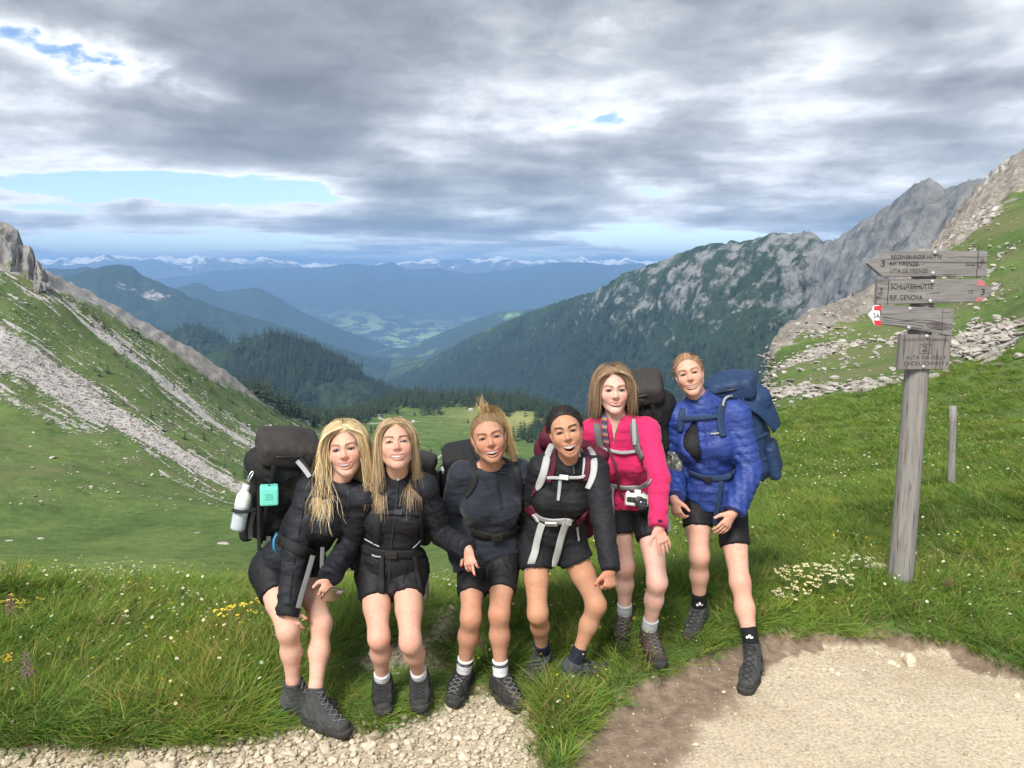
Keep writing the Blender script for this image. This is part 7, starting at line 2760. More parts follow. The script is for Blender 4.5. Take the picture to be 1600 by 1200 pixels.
# =========================================================== A: long wavy blond hair, bending forward
def hiker_a():
    p = Person('A', 'woman with long wavy blond hair bending forward with hands on her knees, black jacket', (0.66, 0.41, 0.31), heavy=.98)
    rng = np.random.default_rng(11)
    p.body(dict(brow=(.20, .11, .06), lip=(.55, .16, .15), open_=.66, eye=.40, iris=(.13, .19, .25), smile=1.1, blush=1.1), (6, 12, 7), 1.12,
           hands=[dict(e='l', s=.92, tip=(464, 988), palm=(0.1, .6, -.5), thumb=1, curl=(.5, .5, .4), nail=(.50, .04, .04)),
                  dict(e='r', s=.92, tip=(507, 940), palm=(-.3, .55, -.5), thumb=-1, curl=(.45, .6, .5))])
    p.top('jacket', BLACKJ, waist=0.92, hem=-.10, inf=.016, collar=.035, collar_r=.070, cuff=.012, ext=.022, loose=.005, fold_seed=1.0, amp=.0055, fold_amp=.0035)
    p.shorts(BLACKS, .42, .36, .012, hi_t=.06)
    for e in 'lr':
        p.shoe(e, BOOTG, RUBBER, LACEG, high=.085, name='hiking_boot', length=.285)
    cols = [(.82, .63, .35), (.90, .75, .48), (.72, .52, .26), (.92, .82, .60), (.60, .41, .19)]
    p.hair([hang_hair(p, rng, 6500, .40, .006, cols, wave=.0058, wfreq=50, spread=.10, puff=.030, stiff=.60, lim=.062),
            wisps(p, rng, 90, cols, .045)], hair_cap(1.0, (.72, .53, .28), .005))
    seam = mat_cloth('seam_black', (0.004, 0.004, 0.005), .9)
    for q in ([(478, 775), (470, 820), (460, 880), (452, 948)], [(492, 800), (520, 806), (548, 808)], [(500, 815), (502, 845), (498, 862)]):
        p.strap('seam', q, .0045, seam, .0015, .001)
    # jacket zip
    p.strap('zip', [(541, 752), (545, 780), (540, 815), (525, 850)], .006, PLASTIC, .003, .002)
    # pack
    M = frame_of(pd(455, 668, 3.80) - pd(424, 845, 4.02), (math.cos(R(22)), math.sin(R(22)), 0))
    c = pd(438, 766, 3.99)
    bp, at, M = backpack('big black trekking pack with brown-black lid on the back of the bending blond woman', c, M, (.150, .125, .275), PACKBLK, PACKLID, 1.0, lid=.22)
    for sx in (-1, 1):
        free_strap(bp, 'strap', [(486 + sx * 3, 868, 3.66), (480, 900, 3.62), (471, 930, 3.58), (466, 950, 3.56)] if sx > 0 else [(420, 838, 3.90), (414, 885, 3.86), (413, 920, 3.86), (419, 956, 3.86)], .024, WEBM)
    free_strap(bp, 'strap', [(504, 855, 3.70), (503, 880, 3.68), (505, 908, 3.66)], .020, WEBM)
    free_strap(bp, 'strap', [(397, 800, 3.86), (392, 820, 3.85), (391, 842, 3.85)], .022, WEBM)
    free_strap(bp, 'strap', [(406, 740, 3.84), (404, 800, 3.84), (405, 860, 3.84)], .018, WEBB)
    p.strap('shoulder_strap', [(462, 712, 3.86), (474, 728, 3.72), (486, 744), (505, 768), (516, 800), (508, 835)], .040, WEBB, .008, .006, owner=bp)
    p.strap('load_lifter', [(464, 720, 3.80), (474, 731, 3.66), (484, 745, 3.60)], .022, WEBG, .003, .012, owner=bp)
    p.strap('hip_belt', [(432, 838), (450, 850), (475, 862), (498, 866)], .050, PACKBLK, .012, .008, owner=bp)
    blue = plain('blue_cord', (.03, .22, .42), .6, .3, .05)
    tube_obj('cord_loop', spline([pd(433, 834, 3.72), pd(428, 845, 3.70), (pd(428, 855, 3.70)), pd(433, 864, 3.72)], 14) - c, .006, blue, bp)
    zt = pd(417.5, 716, 3.80)
    tube_obj('zip_puller', spline([zt, zt + (0, 0, -.02), zt + (.002, 0, -.035)], 6) - c, .007, blue, bp)
    # water bottle on a carabiner, tucked under a strap
    bc = pd(378, 792, 3.80)
    upb = norm(pd(387, 752, 3.80) - pd(372, 826, 3.80))
    bo = empty('water_bottle', bc)
    tag(bo, 'clear water bottle with white upper half hanging from a carabiner on the black pack', 'bottle')
    Rb = frame_of(upb, (1, 0, 0))
    prof = [(0, -.118), (.026, -.118), (.034, -.112), (.036, -.100), (.036, .005)]
    prof2 = [(.0365, .004), (.0365, .045), (.033, .062), (.022, .078), (.018, .085), (.019, .088), (.019, .108), (.015, .112), (0, .112)]
    wat = [(0, -.114), (.030, -.113), (.033, -.100), (.033, -.015), (0, -.015)]
    def lathe(pr, n=20):
        a = np.arange(n) / n * 2 * math.pi
        V = np.array([[r * math.cos(t), r * math.sin(t), z] for r, z in pr for t in a])
        idx = np.arange(len(pr) * n).reshape(len(pr), n)
        return V @ Rb.T, np.stack([idx[:-1], np.roll(idx, -1, 1)[:-1], np.roll(idx, -1, 1)[1:], idx[1:]], -1).reshape(-1, 4)
    def glass(b, bs):
        bs.inputs['Base Color'].default_value = (.82, .88, .92, 1)
        bs.inputs['Transmission Weight'].default_value = .55
        bs.inputs['IOR'].default_value = 1.2
    mg = material('bottle_plastic', glass, .18, .5)
    def watm(b, bs):
        bs.inputs['Base Color'].default_value = (.55, .68, .78, 1)
        bs.inputs['Transmission Weight'].default_value = .5
        bs.inputs['IOR'].default_value = 1.1
    obj('bottle_body', mesh_np('bottle_body', *lathe(prof), True, mats=[mg]), bo)
    obj('cap', mesh_np('cap', *lathe(prof2), True, mats=[plain('bottle_white', (.70, .69, .64), .5, .4, .03)]), bo)
    obj('water', mesh_np('water', *lathe(wat), True, mats=[material('water', watm, .1, .5)]), bo)
    cp = [pd(388, 753, 3.79), pd(391, 748, 3.79), pd(396, 738, 3.80), pd(394.5, 736.5, 3.80), pd(389, 744, 3.79), pd(386.5, 752, 3.79)]
    tube_obj('carabiner', spline(cp, 20) - bc, .0028, SILVER, bo)
    free_strap(bp, 'bottle_strap', [(362, 797, 3.76), (378, 800, 3.74), (400, 796, 3.78)], .018, WEBB)
    # mint cube
    mc = pd(420.5, 773, 3.76)
    Mq = frame_of(upb * .2 + np.array((0, 0, 1.0)), (math.cos(R(18)), math.sin(R(18)), 0))
    mint = plain('mint', (.16, .62, .50), .5, .35, .03)
    q = bm_obj('speaker_cube', boxmesh((.043, .040, .046), .12), mint, None, mc.tolist(), Mq)
    tag(q, 'small mint green cube hanging on the back of the black pack', 'speaker')
    for zz in (.012, .0, -.012):
        bm_obj('embossed_line', boxmesh((.018, .0012, .0022), 0), plain('mint_dark', (.10, .44, .35), .6), q, (0, -.0405, zz))
    tube_obj('loop', spline([(0, -.01, .046), (0, -.012, .062), (0, -.004, .075), (0, .0, .062)], 10), .003, WEBB, q)
    # phone in her hand
    ph = pd(520, 929, 3.52)
    Mp = frame_of(norm(np.array((.50, -.55, .66))), norm(np.array((.85, .35, -.30))))
    po = bm_obj('phone', boxmesh((.036, .004, .066), .4), plain('phone_case', (.03, .03, .03), .3, .5, .05), None, ph.tolist(), Mp, smooth=False)
    tag(po, 'phone with bronze back held on the knee of the bending woman', 'phone')
    bm_obj('back_panel', boxmesh((.0335, .001, .0635), .3), plain('bronze', (.36, .29, .20), .2, .5, .05, metal=.5), po, (0, -.0042, 0))
    bm_obj('lens_block', boxmesh((.012, .0012, .012), .3), plain('lens_block', (.5, .48, .45), .2, .5, .05), po, (.016, -.0058, .044))
    return p


# =========================================================== B: straight dark-blond hair, black jacket
def hiker_b():
    p = Person('B', 'woman with long straight dark-blond hair, head tipped back laughing, black zipped jacket', (0.62, 0.37, 0.275), heavy=1.03)
    rng = np.random.default_rng(12)
    p.body(dict(brow=(.13, .075, .04), lip=(.48, .15, .13), open_=.56, eye=.08, smile=1.1, wide=.98), (10, 24, 2), 1.09,
           hands=[dict(e='r', s=.88, tip=(738, 905), palm=(.2, .5, -.3), thumb=-1, curl=(.55, .6, .4), nail=(.42, .01, .02), point={2: (.05, .1, .1)}, tipd=-.05)])
    p.top('jacket', BLACKJ, waist=0.92, hem=-.075, inf=.016, collar=.060, collar_r=.070, cuff=.010, loose=.004, fold_seed=4.0, amp=.0055, fold_amp=.0035)
    p.shorts(BLACKS, .42, .34, .010, hi_t=.06)
    for e in 'lr':
        p.shoe(e, SHOEB, RUBBER, LACE, high=.06, name='hiking_boot', sock=SOCKW, sock_h=.028, length=.255)
    cols = [(.54, .38, .21), (.64, .48, .29), (.42, .28, .15), (.74, .59, .39)]
    p.hair([hang_hair(p, rng, 5600, .345, -.004, cols, wave=.0008, wfreq=20, spread=.05, puff=.020, stiff=.58, lim=.060),
            wisps(p, rng, 30, cols, .06)], hair_cap(.98, (.46, .32, .18), .005))
    c = back_pt(p, .55, .26)
    bp, at, M = backpack('black trekking pack worn by the woman with straight dark-blond hair', c, frame_of(p.up, p.su), (.140, .105, .22), PACKBLK, PACKLID, 2.0)
    W = lambda *a, **k: p.strap(*a, owner=bp, **k)
    W('shoulder_strap', [(600, 752), (594, 775), (590, 805), (588, 850)], .036, WEBB, .008, .005)
    W('shoulder_strap', [(648, 752), (653, 775), (656, 805), (658, 850)], .036, WEBB, .008, .005)
    W('chest_strap', [(592, 803), (610, 801), (625, 801), (655, 804)], .018, WEBB, .003, .010)
    buckle(p, bp, 624, 801, .045, .026, PLASTIC)
    W('hip_belt', [(572, 858), (590, 863), (612, 865), (640, 865), (660, 862)], .045, PACKBLK, .010, .008)
    buckle(p, bp, 612, 864, .055, .036, PLASTIC, off=.020)
    W('strap', [(597, 868), (597, 890), (596, 925), (595, 955)], .026, WEBB, .003, .016)
    W('strap', [(645, 868), (650, 895), (655, 920), (657, 938)], .024, WEBB, .003, .014)
    p.strap('zip', [(621, 742), (620, 780), (614, 830), (610, 862), (608, 908)], .009, PLASTIC, .004, .003)
    p.patch('zip_puller', 622, 745, .010, .034, SILVER, .008)
    W('reflective_piping', [(573, 842), (584, 847), (594, 853)], .006, WEBL, .003, .012)
    W('reflective_piping', [(583, 868), (590, 869), (597, 868)], .008, WEBG, .003, .018)
    W('reflective_piping', [(643, 855), (649, 849), (654, 843)], .005, WEBL, .003, .012)
    seam = mat_cloth('seam_dark', (0.004, 0.004, 0.005), .9)
    for q in ([(592, 783), (620, 786), (652, 783)], [(600, 822), (598, 848)], [(642, 822), (645, 846)], [(590, 880), (598, 900), (600, 915)], [(640, 880), (632, 898), (630, 912)], [(668, 780), (684, 810), (700, 838)]):
        p.strap('seam', q, .0045, seam, .0015, .001)
    return p


# =========================================================== C: high ponytail, navy sweatshirt
def hiker_c():
    p = Person('C', 'woman with a blond high ponytail in a dark navy sweatshirt and knee-length black cycling shorts', (0.49, 0.27, 0.175), heavy=1.03)
    rng = np.random.default_rng(13)
    p.body(dict(brow=(.10, .055, .03), lip=(.46, .12, .11), open_=.85, eye=.20, smile=1.15, ears=True, wide=1.03, jaw=1.04), (4, 12, 10), 1.10, hands=[], knee_red=.2)
    p.top('sweatshirt', NAVY, waist=0.92, hem=.06, inf=.016, bust=1.12, collar=.018, collar_r=.078, cuff=.008, loose=.008, fold_seed=7.0, amp=.0055, fold_amp=.004, ext=.02)
    p.shorts(BLACKS, .66, .64, .006, hi_t=.16)
    sk = []
    for e in 'lr':
        up, so, fr = p.shoe(e, SHOEB, RUBBER, LACEG, high=.035, name='trail_shoe', sock=SOCKW, sock_h=.062, length=.26)
        an, lean, fwd, side = fr
        for hh in (.072, .080):
            a = np.arange(25) / 24 * 2 * math.pi
            u = norm(np.cross(lean, fwd))
            w = np.cross(u, lean)
            ring = np.array([an + lean * hh + (u * math.cos(t) + w * math.sin(t)) * .0405 * p.s for t in a])
            V, q, t3 = tube(ring, .0028, 5)
            p.add('stripe', V, q, SOCKN, parent=so)
    cols = [(.46, .30, .14), (.58, .41, .20), (.34, .21, .10), (.70, .54, .30)]
    darkroot = [(.22, .14, .075), (.30, .20, .10)]
    tie = np.array((.004, .050, .108))
    p.hair([pulled_hair(p, rng, 1900, tie, darkroot + [(.34, .22, .10)], 1.03, .008),
            tail_hair(rng, 1300, [tie, (.004, .060, .135), (.045, .072, .118), (.078, .066, .05), (.086, .045, -.02), (.092, .026, -.075), (.096, .012, -.118)], cols, .011, .020),
            tail_hair(rng, 60, [tie, (-.004, .052, .125), (.000, .050, .145), (.006, .05, .160)], cols, .010, .034, r=(.0011, .0006)),
            tail_hair(rng, 26, [tie, (-.006, .05, .14), (-.008, .045, .170), (-.004, .045, .195)], cols, .008, .016, r=(.0008, .0004)),
            wisps(p, rng, 40, cols, .045)], hair_cap(1.03, (.16, .10, .05), .005))
    tie_w = p.to_world(np.array([tie]))[0]
    c = pd(744, 778, 4.24)
    bp, at, M = backpack('black trekking pack on the woman with the ponytail', c, frame_of(p.up + np.array((-.10, 0, 0)), p.su), (.158, .115, .275), PACKBLK, PACKBLK, 3.0, lid=.17)
    W = lambda *a, **k: p.strap(*a, owner=bp, **k)
    W('shoulder_strap', [(728, 700, 4.10), (734, 712, 3.98), (740, 730), (741, 750), (735, 765), (728, 775)], .042, WEBB, .010, .006)
    W('shoulder_strap', [(803, 712, 4.06), (805, 724), (809, 745), (813, 770), (812, 800)], .038, WEBB, .010, .006)
    W('hip_belt', [(738, 828), (752, 834), (775, 837), (796, 832), (812, 822)], .046, PACKBLK, .010, .010)
    buckle(p, bp, 775, 836, .058, .040, PLASTIC, .1, off=.024)
    W('strap', [(803, 826), (808, 845), (813, 862), (816, 872)], .034, WEBB, .003, .012)
    p.strap('drawcord', [(775, 735), (777, 755), (781, 778), (784, 795)], .016, BLACK, .003, .002)
    p.strap('zip', [(757, 748), (760, 757), (763, 765)], .006, WEBB, .002, .002)
    # scribbled white print under the collar
    for q in ([(776, 735), (779, 733), (781, 736), (783, 733)], [(783, 737), (785, 731), (787, 736), (789, 731), (791, 735)], [(779, 739), (785, 738), (790, 738)]):
        p.strap('printed_mark', q, .0035, WEBM, .0015, .002, smooth=1)
    bo = empty('thermos_flask', pd(693, 746, 4.10))
    tag(bo, 'white capped flask in the side pocket of the pack behind the ponytailed woman', 'flask')
    F = Field((-.06, -.06, -.14), (.06, .06, .08), .006)
    F.cap((0, 0, -.11), (0, 0, .02), .034, .034, .01)
    V, Q = F.mesh()
    obj('flask_body', mesh_np('flask_body', V, Q, True, mats=[PLASTIC]), bo)
    F = Field((-.06, -.06, -.04), (.06, .06, .08), .005)
    F.cap((0, 0, .02), (0, 0, .035), .030, .026, .01)
    V, Q = F.mesh()
    obj('cap', mesh_np('cap', V, Q, True, mats=[WHITE]), bo)
    # small dark vape pen held by the hand beside her
    return p


# =========================================================== D: black hair, light-grey straps
def hiker_d():
    p = Person('D', 'laughing woman with black tied-back hair, black top and pale grey pack straps, one knee bent', (0.50, 0.275, 0.17), heavy=.96)
    rng = np.random.default_rng(14)
    p.body(dict(brow=(.014, .010, .009), lip=(.46, .13, .11), open_=1.25, eye=.2, iris=(.05, .025, .015), smile=1.15, ears=True, wide=.97, long=1.03, blush=.6), (-2, 10, 12), 1.07,
           hands=[dict(e='r', s=.92, tip=(953, 914), palm=(-.2, .4, -.2), thumb=-1, curl=(.9, 1.1, .7), nail=(.45, .03, .04))])
    p.top('half_zip_top', BLACK, waist=0.88, hem=.08, inf=.015, bust=1.05, collar=.055, collar_r=.060, cuff=.005, loose=.001, fold_seed=10.0, amp=.0048, fold_amp=.0025, ext=.012)
    p.shorts(BLACK, .40, .34, .008, hi_t=.16, wide=.014)
    for e in 'lr':
        p.shoe(e, SHOEG, RUBBER, LACE, high=.03, name='trail_shoe', sock=SOCKN, sock_h=.065, length=.265)
    cols = [(.012, .010, .010), (.022, .018, .017), (.030, .024, .022)]
    p.hair([pulled_hair(p, rng, 1900, (.0, .104, .0), cols, .97, .012, bump_=.004), wisps(p, rng, 30, cols, .05),
            tail_hair(rng, 160, [(0, .10, 0), (.01, .125, .0), (.0, .13, -.04), (-.01, .11, -.07)], cols, .02, .03)], hair_cap(.97, (.013, .011, .011), .008))
    c = pd(886, 752, 4.26)
    bp, at, M = backpack('maroon trekking pack with pale grey straps', c, frame_of(p.up, p.su), (.190, .115, .285), MAROON, MAROON, 4.0, lid=.18, web=WEBM)
    W = lambda *a, **k: p.strap(*a, owner=bp, **k)
    W('shoulder_strap', [(864, 694, 4.08), (860, 700, 3.98), (856, 714), (852, 732), (846, 752), (840, 764)], .040, WEBL, .010, .008)
    W('strap_padding', [(868, 697, 4.04), (867, 704), (868, 718), (865, 735), (858, 752)], .030, MAROON, .010, .008)
    W('shoulder_strap', [(918, 700, 4.04), (927, 710), (929, 728), (927, 748), (920, 764)], .034, WEBL, .010, .008)
    W('strap_padding', [(912, 700, 4.02), (917, 708), (920, 722), (918, 740), (917, 752)], .030, MAROON, .010, .008)
    W('strap_edging', [(908, 702, 4.00), (912, 712), (914, 728), (913, 744)], .012, WEBL, .006, .010)
    W('strap', [(840, 762), (837, 768), (834, 774)], .024, MAROON, .004, .010)
    W('chest_strap', [(857, 746), (872, 746), (888, 745), (904, 745), (918, 745)], .016, WEBL, .004, .014)
    buckle(p, bp, 883, 744.5, .046, .024, PLASTL, off=.020)
    W('strap', [(876, 747), (875, 760), (873, 782)], .018, WEBL, .0025, .006)
    W('hip_belt', [(833, 800), (845, 808), (862, 813), (880, 813), (895, 809)], .040, WEBL, .006, .010)
    W('hip_pad', [(826, 790), (832, 799), (838, 804)], .060, MAROON, .014, .010)
    W('hip_pad', [(898, 812), (905, 809), (912, 802)], .055, MAROON, .014, .010)
    buckle(p, bp, 862, 812, .060, .042, PLASTL, .05, off=.024)
    buckle(p, bp, 841, 806, .022, .046, PLASTL, .3, off=.020)
    buckle(p, bp, 889, 811, .026, .046, PLASTL, -.1, off=.020)
    W('strap', [(849, 814), (844, 832), (836, 862), (828, 888)], .038, WEBL, .003, .014)
    W('strap', [(885, 814), (877, 834), (871, 860), (863, 884)], .036, WEBL, .003, .014)
    W('strap', [(900, 822), (901, 834), (903, 845)], .012, WEBL, .003, .010)
    p.strap('zip', [(894, 716), (896, 728), (897, 740)], .007, WEBM, .003, .003)
    p.patch('zip_puller', 905, 713, .006, .020, SILVER, .008, -.4)
    return p


# =========================================================== E: pink top, camera
def hiker_e():
    p = Person('E', 'woman with shoulder-length light brown hair in a bright pink half-zip top', (0.70, 0.45, 0.37), heavy=.98)
    rng = np.random.default_rng(15)
    p.body(dict(brow=(.22, .13, .08), lip=(.55, .22, .20), open_=.04, eye=.36, smile=1.0, wide=.99, blush=1.0), (0, 6, 1), 1.08,
           hands=[dict(e='r', s=.92, tip=(1044, 866), palm=(-.25, .75, -.25), thumb=-1, curl=(.18, .16, .12), spread=.10)], knee_red=.22)
    def vneck(F):
        F.cap(pd(960, 634, 4.06), pd(959, 690, 4.0), .042, .004, .006, sub=True, u=(1, 0, 0), fw=(2.2, 22))
    p.top('half_zip_top', PINK, waist=0.9, hem=.06, inf=.015, bust=1.05, collar=.045, collar_r=.066, opening=vneck, cuff=.005, loose=.001, fold_seed=14.0, amp=.0048, fold_amp=.003, ext=.004)
    p.shorts(BLACKS, .48, .46, .008, hi_t=.14, wide=.010)
    for e in 'lr':
        p.shoe(e, BOOTB, RUBBER, LACEG, high=.055, name='hiking_boot', sock=SOCKG, sock_h=.05, length=.275)
    cols = [(.29, .185, .105), (.38, .25, .145), (.215, .13, .07), (.48, .34, .20)]
    p.hair([hang_hair(p, rng, 5600, .24, -.010, cols, wave=.0024, wfreq=44, spread=.12, puff=.030, stiff=.60, lim=.060),
            wisps(p, rng, 60, cols, .06)], hair_cap(.99, (.22, .135, .07), .005))
    c = pd(1012, 684, 4.46)
    bp, at, M = backpack('black trekking pack with pink trim behind the woman in pink', c, frame_of(p.up + np.array((-.06, 0, 0)), p.su), (.150, .125, .36), PACKBLK, PACKLID, 5.0, lid=.16)
    W = lambda *a, **k: p.strap(*a, owner=bp, **k)
    W('shoulder_strap', [(930, 648, 4.30), (932, 658), (934, 676), (937, 694), (943, 708)], .040, WEBM, .010, .008)
    W('shoulder_strap', [(985, 648, 4.26), (989, 660), (991, 680), (997, 700), (1006, 716)], .044, WEBM, .010, .008)
    W('strap_edging', [(988, 658), (989, 676), (993, 692)], .022, WEBG, .004, .020)
    W('chest_strap', [(939, 700), (955, 704), (975, 707), (996, 705)], .018, WEBG, .004, .014)
    W('hip_belt', [(955, 756), (970, 760), (990, 761), (1008, 759), (1018, 754)], .036, WEBG, .006, .010)
    W('strap', [(957, 758), (957, 775), (957, 795), (957, 815)], .034, WEBG, .003, .014)
    W('strap', [(1041, 775, 4.12), (1043, 800, 4.10), (1046, 830, 4.08)], .016, WEBL, .003, .01)
    pinkw = plain('pink_cord', (.60, .02, .14), .6, .3, .05)
    free_strap(bp, 'pink_cord', [(1031, 628, 4.40), (1040, 636, 4.36), (1048, 644, 4.36)], .012, pinkw)
    free_strap(bp, 'load_lifter', [(1013, 634, 4.36), (1018, 650, 4.30), (1022, 668, 4.28)], .022, WEBG)
    p.patch('cuff_label', 1031, 814, .022, .012, BLACK, .005, 0)
    p.strap('zip', [(951, 660), (956, 676), (959, 690)], .006, WEBM, .003, .003)
    p.strap('zip', [(968, 660), (963, 676), (960, 690)], .006, WEBM, .003, .003)
    def grey_bag(b, bs):
        tc = b.n('ShaderNodeTexCoord')
        b.set(bs.inputs['Base Color'], b.ramp(b.noise(tc.outputs['Object'], 18, 6, .7), [(.35, (.03, .03, .03)), (.52, (.13, .13, .12)), (.66, (.42, .42, .40))]))
    F = Field(pd(1052, 725, 4.40) - .14, pd(1052, 725, 4.40) + .14, .008)
    F.ell(pd(1052, 725, 4.40), (.045, .06, .095), .02)
    V, Q = F.mesh()
    V = V + vnormals(V, Q) * (.014 * fbm(V * 22, 3, ridged=True))[:, None]
    g = obj('plastic_bag', mesh_np('plastic_bag', V - pd(1052, 725, 4.40), Q, True, mats=[material('crumpled_bag', grey_bag, .3, .5)]))
    g.location = pd(1052, 725, 4.40)
    tag(g, 'crumpled grey plastic bag tied to the side of the black pack with pink trim', 'bag')
    # camera on its patterned strap
    cam_c = p.hit(992, 777)
    cc = (cam_c[0] if cam_c else pd(992, 777, 4.1)) + np.array((0, -.045, 0))
    co = empty('photo_camera', cc)
    tag(co, 'silver and black photo camera hanging at the hip of the woman in pink', 'camera')
    Mc = frame_of(norm(np.array((.10, .35, 1.0))), (1, .05, -.02))
    cr = Matrix(Mc.tolist()).to_euler()
    silver = plain('camera_silver', (.62, .62, .60), .35, .5, .04)
    o = bm_obj('camera_body', boxmesh((.060, .020, .034), .22), silver, co, (0, 0, 0), Mc)
    bm_obj('grip', boxmesh((.057, .0215, .019), .25), plain('camera_leather', (.03, .03, .03), .7, .3, .1), co, (Mc @ np.array((0, 0, -.004))).tolist(), Mc)
    bm_obj('viewfinder', boxmesh((.017, .019, .012), .3), silver, co, (Mc @ np.array((.004, 0, .042))).tolist(), Mc)
    dirl = Mc @ np.array((.08, -1.0, -.30))
    pts = np.array([Mc @ np.array((.010, -.016, -.006)) + norm(dirl) * t for t in (0, .012, .013, .045, .046, .070)])
    V, q4, t3 = tube(pts, [.026, .026, .029, .029, .0275, .0275], 24)
    lo = obj('lens', mesh_np('lens', V, [q4, t3], False, mats=[plain('lens_black', (.02, .02, .022), .4, .5, .1)]), co)
    V, q4, t3 = tube(pts[-1] + np.array([norm(dirl) * t for t in (-.002, .0012)]), .021, 24)
    obj('front_glass', mesh_np('front_glass', V, [q4, t3], True, mats=[plain('lens_glass', (.03, .04, .06), .05, .8, .02)]), lo)
    for sx in (-.045, .038):
        V, q4, t3 = tube(np.array([Mc @ np.array((sx, 0, .032)), Mc @ np.array((sx, 0, .041))]), .009, 14)
        obj('dial', mesh_np('dial', V, [q4, t3], False, mats=[silver]), co)
    def patt(b, bs):
        tc = b.n('ShaderNodeTexCoord')
        z = b.n('ShaderNodeSeparateXYZ', ins={0: tc.outputs['Object']}).outputs[2]
        st = b.math('FRACT', b.math('MULTIPLY', z, 26.0))
        b.set(bs.inputs['Base Color'], b.ramp(st, [(0, (.05, .04, .09)), (.25, (.22, .09, .10)), (.45, (.40, .24, .06)), (.62, (.16, .10, .22)), (.8, (.06, .06, .07))], 'CONSTANT'))
    pm = material('woven_strap', patt, .8, .2)
    brown = plain('strap_brown', (.085, .030, .028), .6, .3, .1)
    p.strap('camera_strap', [(945, 652), (947, 672), (950, 694)], .030, pm, .003, .020, owner=co)
    p.strap('strap_end', [(950, 692), (954, 706), (958, 720), (964, 745), (968, 764), (975, 774)], .014, brown, .003, .022, owner=co)
    return p


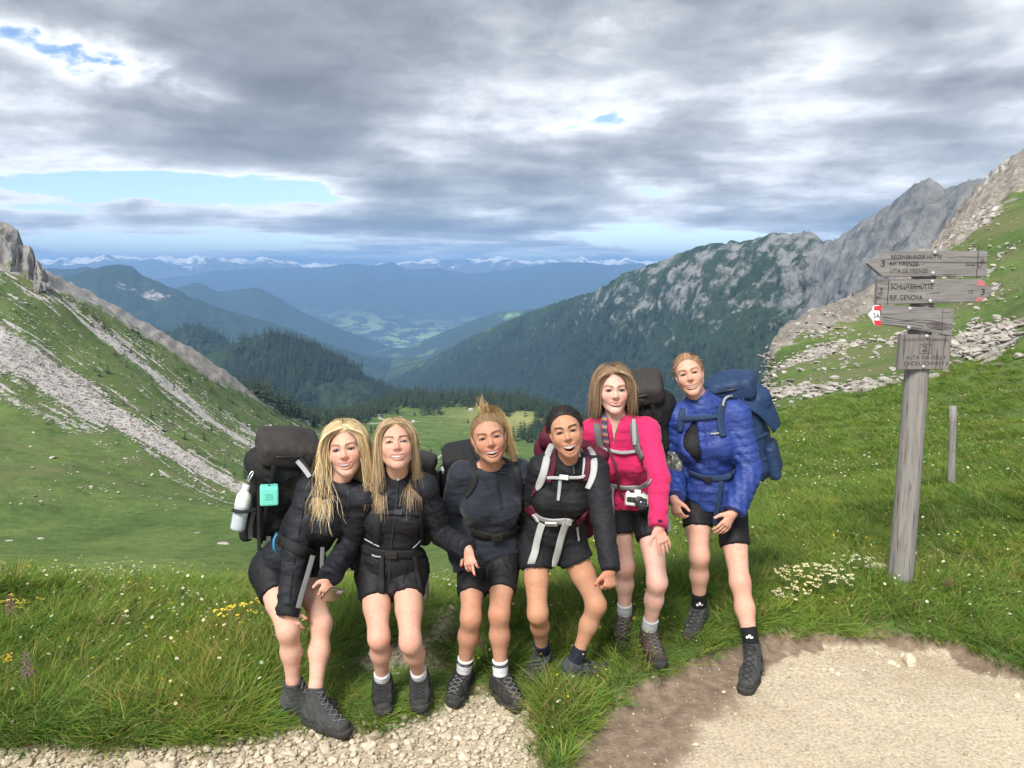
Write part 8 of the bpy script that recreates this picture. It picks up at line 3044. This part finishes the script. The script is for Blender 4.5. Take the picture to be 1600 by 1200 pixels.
# =========================================================== F: blue quilted jacket
def hiker_f():
    p = Person('F', 'tall woman with tied-back reddish hair in an open blue quilted jacket and black shorts', (0.64, 0.39, 0.29), heavy=.98)
    rng = np.random.default_rng(16)
    p.body(dict(brow=(.22, .11, .06), lip=(.50, .18, .16), open_=.5, eye=.28, iris=(.12, .15, .16), smile=.9, ears=True, wide=.96, long=1.04, blush=.8), (-14, 10, 15), 1.05,
           hands=[dict(e='r', s=.92, tip=(1120, 842), palm=(-.35, .8, .0), thumb=-1, curl=(.25, .25, .2), spread=.06), dict(e='l', s=.92, tip=(1060, 812), palm=(.5, .4, 0), thumb=1, curl=(.5, .6, .4))])
    # black top underneath
    J = p.J
    lo, hi = p.bounds(['pel', 'neck', 'sh_l', 'sh_r'], .17)
    F = Field(lo, hi, .008)
    p.torso(F, .010)
    F.cut(J['pel'] + (J['neck'] - J['pel']) * .05, -p.up)
    F.cut(J['neck'] - p.up * .05 + p.fw * .05, p.up * .8 + p.fw * .35)
    V, Q = F.mesh()
    p.add('undershirt', V, Q, BLACK)
    bot, topc = pd(1103, 742, 4.1), pd(1094, 655, 4.1)
    def opening(F):
        # the unzipped front: a lens-shaped gap from chest strap to hip belt and a slit below it
        a, b_, c_ = pd(1095, 664, 4.12), pd(1087, 698, 4.14), pd(1107, 734, 4.14)
        F.cap(a, b_, .010, .050, .008, sub=True, u=(1, 0, 0), fw=(12, 4))
        F.cap(b_, c_, .050, .012, .008, sub=True, u=(1, 0, 0), fw=(4, 10))
        F.cap(pd(1098, 758, 4.16), pd(1094, 800, 4.16), .004, .020, .006, sub=True, u=(1, 0, 0), fw=(9, 6))
    p.top('quilted_jacket', BLUE, waist=0.94, hem=-.05, inf=.024, collar=.075, collar_r=.066, cuff=.010, loose=.004, fold_seed=20.0, amp=.003, afold=quilt(.0075, .046), tfold=quilt(.0075, .050), opening=opening, ext=.0, h=.0068)
    p.shorts(BLACKS, .52, .58, .008, hi_t=.10)
    for e in 'lr':
        up, so, fr = p.shoe(e, BOOTG, RUBBER, LACE, high=.085 if e == 'r' else .06, name='hiking_boot', sock=SOCKB, sock_h=.075, length=.275)
        an, lean, fwd, side = fr
        # white emblem on the sock
        sp = np.array([0, 0, CAM_Z])
        px0, py0 = ((1171, 994) if e == 'r' else (1093, 943))
        for dx, hgt, wd in ((-3.2, .013, .012), (0.2, .016, .012), (3.2, .010, .016)):
            p.patch('emblem', px0 + dx, py0 + (2 if abs(dx) > 3 else 0), wd, hgt, WHITE, .003, .0 if dx < 1 else .2, parent=so, th=.0015)
        rim = an + lean * (.083 if e == 'r' else .058)
    cols = [(.29, .165, .085), (.38, .23, .12), (.22, .12, .06), (.46, .30, .17)]
    p.hair([pulled_hair(p, rng, 2000, (.0, .104, .012), cols, .96, .011, bump_=.003), wisps(p, rng, 120, cols, .035),
            tail_hair(rng, 160, [(0, .10, .01), (.01, .13, .01), (.0, .135, -.04), (.0, .11, -.07)], cols, .02, .03)], hair_cap(.96, (.27, .155, .08), .008))
    cl = p.to_world(np.array([(.028, -.030, .103), (.046, -.006, .100), (.056, .02, .088)]))
    tube_obj('hair_clip', spline(cl, 10) - p.base, .0075, PLASTIC, p.root)
    c = pd(1158, 676, 4.54)
    M = frame_of(norm(pd(1134, 590, 4.50) - pd(1172, 745, 4.58)), (math.cos(R(-22)), math.sin(R(-22)), 0))
    bp, at, M = backpack('dark blue trekking pack on the woman in the blue jacket', c, M, (.150, .145, .300), PACKBLUE, PACKBLUE, 6.0, lid=.22, web=WEBN, pocket=True)
    # loose lid flap
    P = [at(.55, -.6, .92), at(1.05, -.5, .62), at(1.28, -.35, .30), at(1.38, -.2, .0)]
    S = spline(P, 12)
    Vv, Ff = ribbon(S - c, np.tile(M[:, 0] * .8 - M[:, 1] * .4, (12, 1)), np.linspace(.24, .10, 12), .010)
    Vv = Vv + (.010 * fbm(Vv * 16, 3))[:, None] * M[:, 0]
    obj('flap', mesh_np('flap', Vv, Ff, True, mats=[PACKBLUE]), bp)
    W = lambda *a, **k: p.strap(*a, owner=bp, **k)
    W('shoulder_strap', [(1150, 622, 4.44), (1140, 621, 4.36), (1130, 628), (1124, 645), (1124, 664), (1130, 682)], .040, WEBN, .012, .010)
    W('strap_edging', [(1152, 620, 4.42), (1141, 617, 4.34), (1131, 622, 4.20), (1126, 634)], .014, WEBG, .004, .020)
    W('shoulder_strap', [(1070, 628, 4.36), (1067, 640), (1064, 655), (1063, 672)], .036, WEBN, .012, .008)
    W('chest_strap', [(1064, 654), (1080, 653), (1100, 652), (1122, 650)], .026, WEBN, .004, .014)
    W('hip_belt', [(1150, 738), (1140, 744), (1125, 747), (1108, 746), (1092, 742), (1078, 736)], .034, WEBN, .008, .012)
    buckle(p, bp, 1106, 746, .040, .030, PLASTIC, off=.020)
    W('strap', [(1127, 752), (1124, 775), (1120, 800), (1117, 818)], .028, WEBN, .003, .010)
    for q in ([(1093, 656), (1084, 674), (1071, 694), (1076, 714), (1096, 738)], [(1099, 660), (1103, 685), (1107, 712), (1110, 736)], [(1099, 750), (1096, 770), (1092, 782)], [(1104, 750), (1099, 772), (1097, 784)]):
        p.strap('zip', q, .007, plain('zip_blue', (.03, .04, .20), .5), .004, .002)
    o, fr = p.patch('brand_label', 1117, 677, .050, .020, plain('label_dark', (.04, .05, .10), .7, .2, .1), .006, .12)
    if o:
        cu = bpy.data.curves.new('label_text', 'FONT')
        cu.body = 'patagonia'
        cu.size = .0115
        cu.align_x, cu.align_y = 'CENTER', 'CENTER'
        cu.extrude = .0004
        cu.materials.append(WHITE)
        t = text_mesh('lettering', cu, o)
        t.location = (0, 0, .0024)
    return p


HIKERS = [hiker_a(), hiker_b(), hiker_c(), hiker_d(), hiker_e(), hiker_f()]

# ================================================================== AIR
def build_haze():
    x, y0, y1, z0, z1 = 61000, -4000, 61000, -2601, HAZE_TOP
    V = np.array([(-x, y0, z0), (x, y0, z0), (x, y1, z0), (-x, y1, z0), (-x, y0, z1), (x, y0, z1), (x, y1, z1), (-x, y1, z1)], float)
    F = np.array([[0, 3, 2, 1], [4, 5, 6, 7], [0, 1, 5, 4], [1, 2, 6, 5], [2, 3, 7, 6], [3, 0, 4, 7]])
    m = bpy.data.materials.new('haze')
    m.use_nodes = True
    b = NB(m.node_tree)
    out = b.n('ShaderNodeOutputMaterial')
    pv = b.n('ShaderNodeVolumePrincipled')
    pv.inputs['Color'].default_value = (0.30, 0.56, 1.0, 1)
    pv.inputs['Density'].default_value = HAZE_DENSITY
    pv.inputs['Anisotropy'].default_value = 0.0
    b.set(out.inputs['Volume'], pv)
    o = obj('haze', mesh_np('haze', V, F, False, mats=[m]))
    tag(o, 'thin blue summer haze filling the valley air', 'haze', kind='stuff')


HAZE_TOP, HAZE_DENSITY = 345.0, 1.25e-4
build_haze()
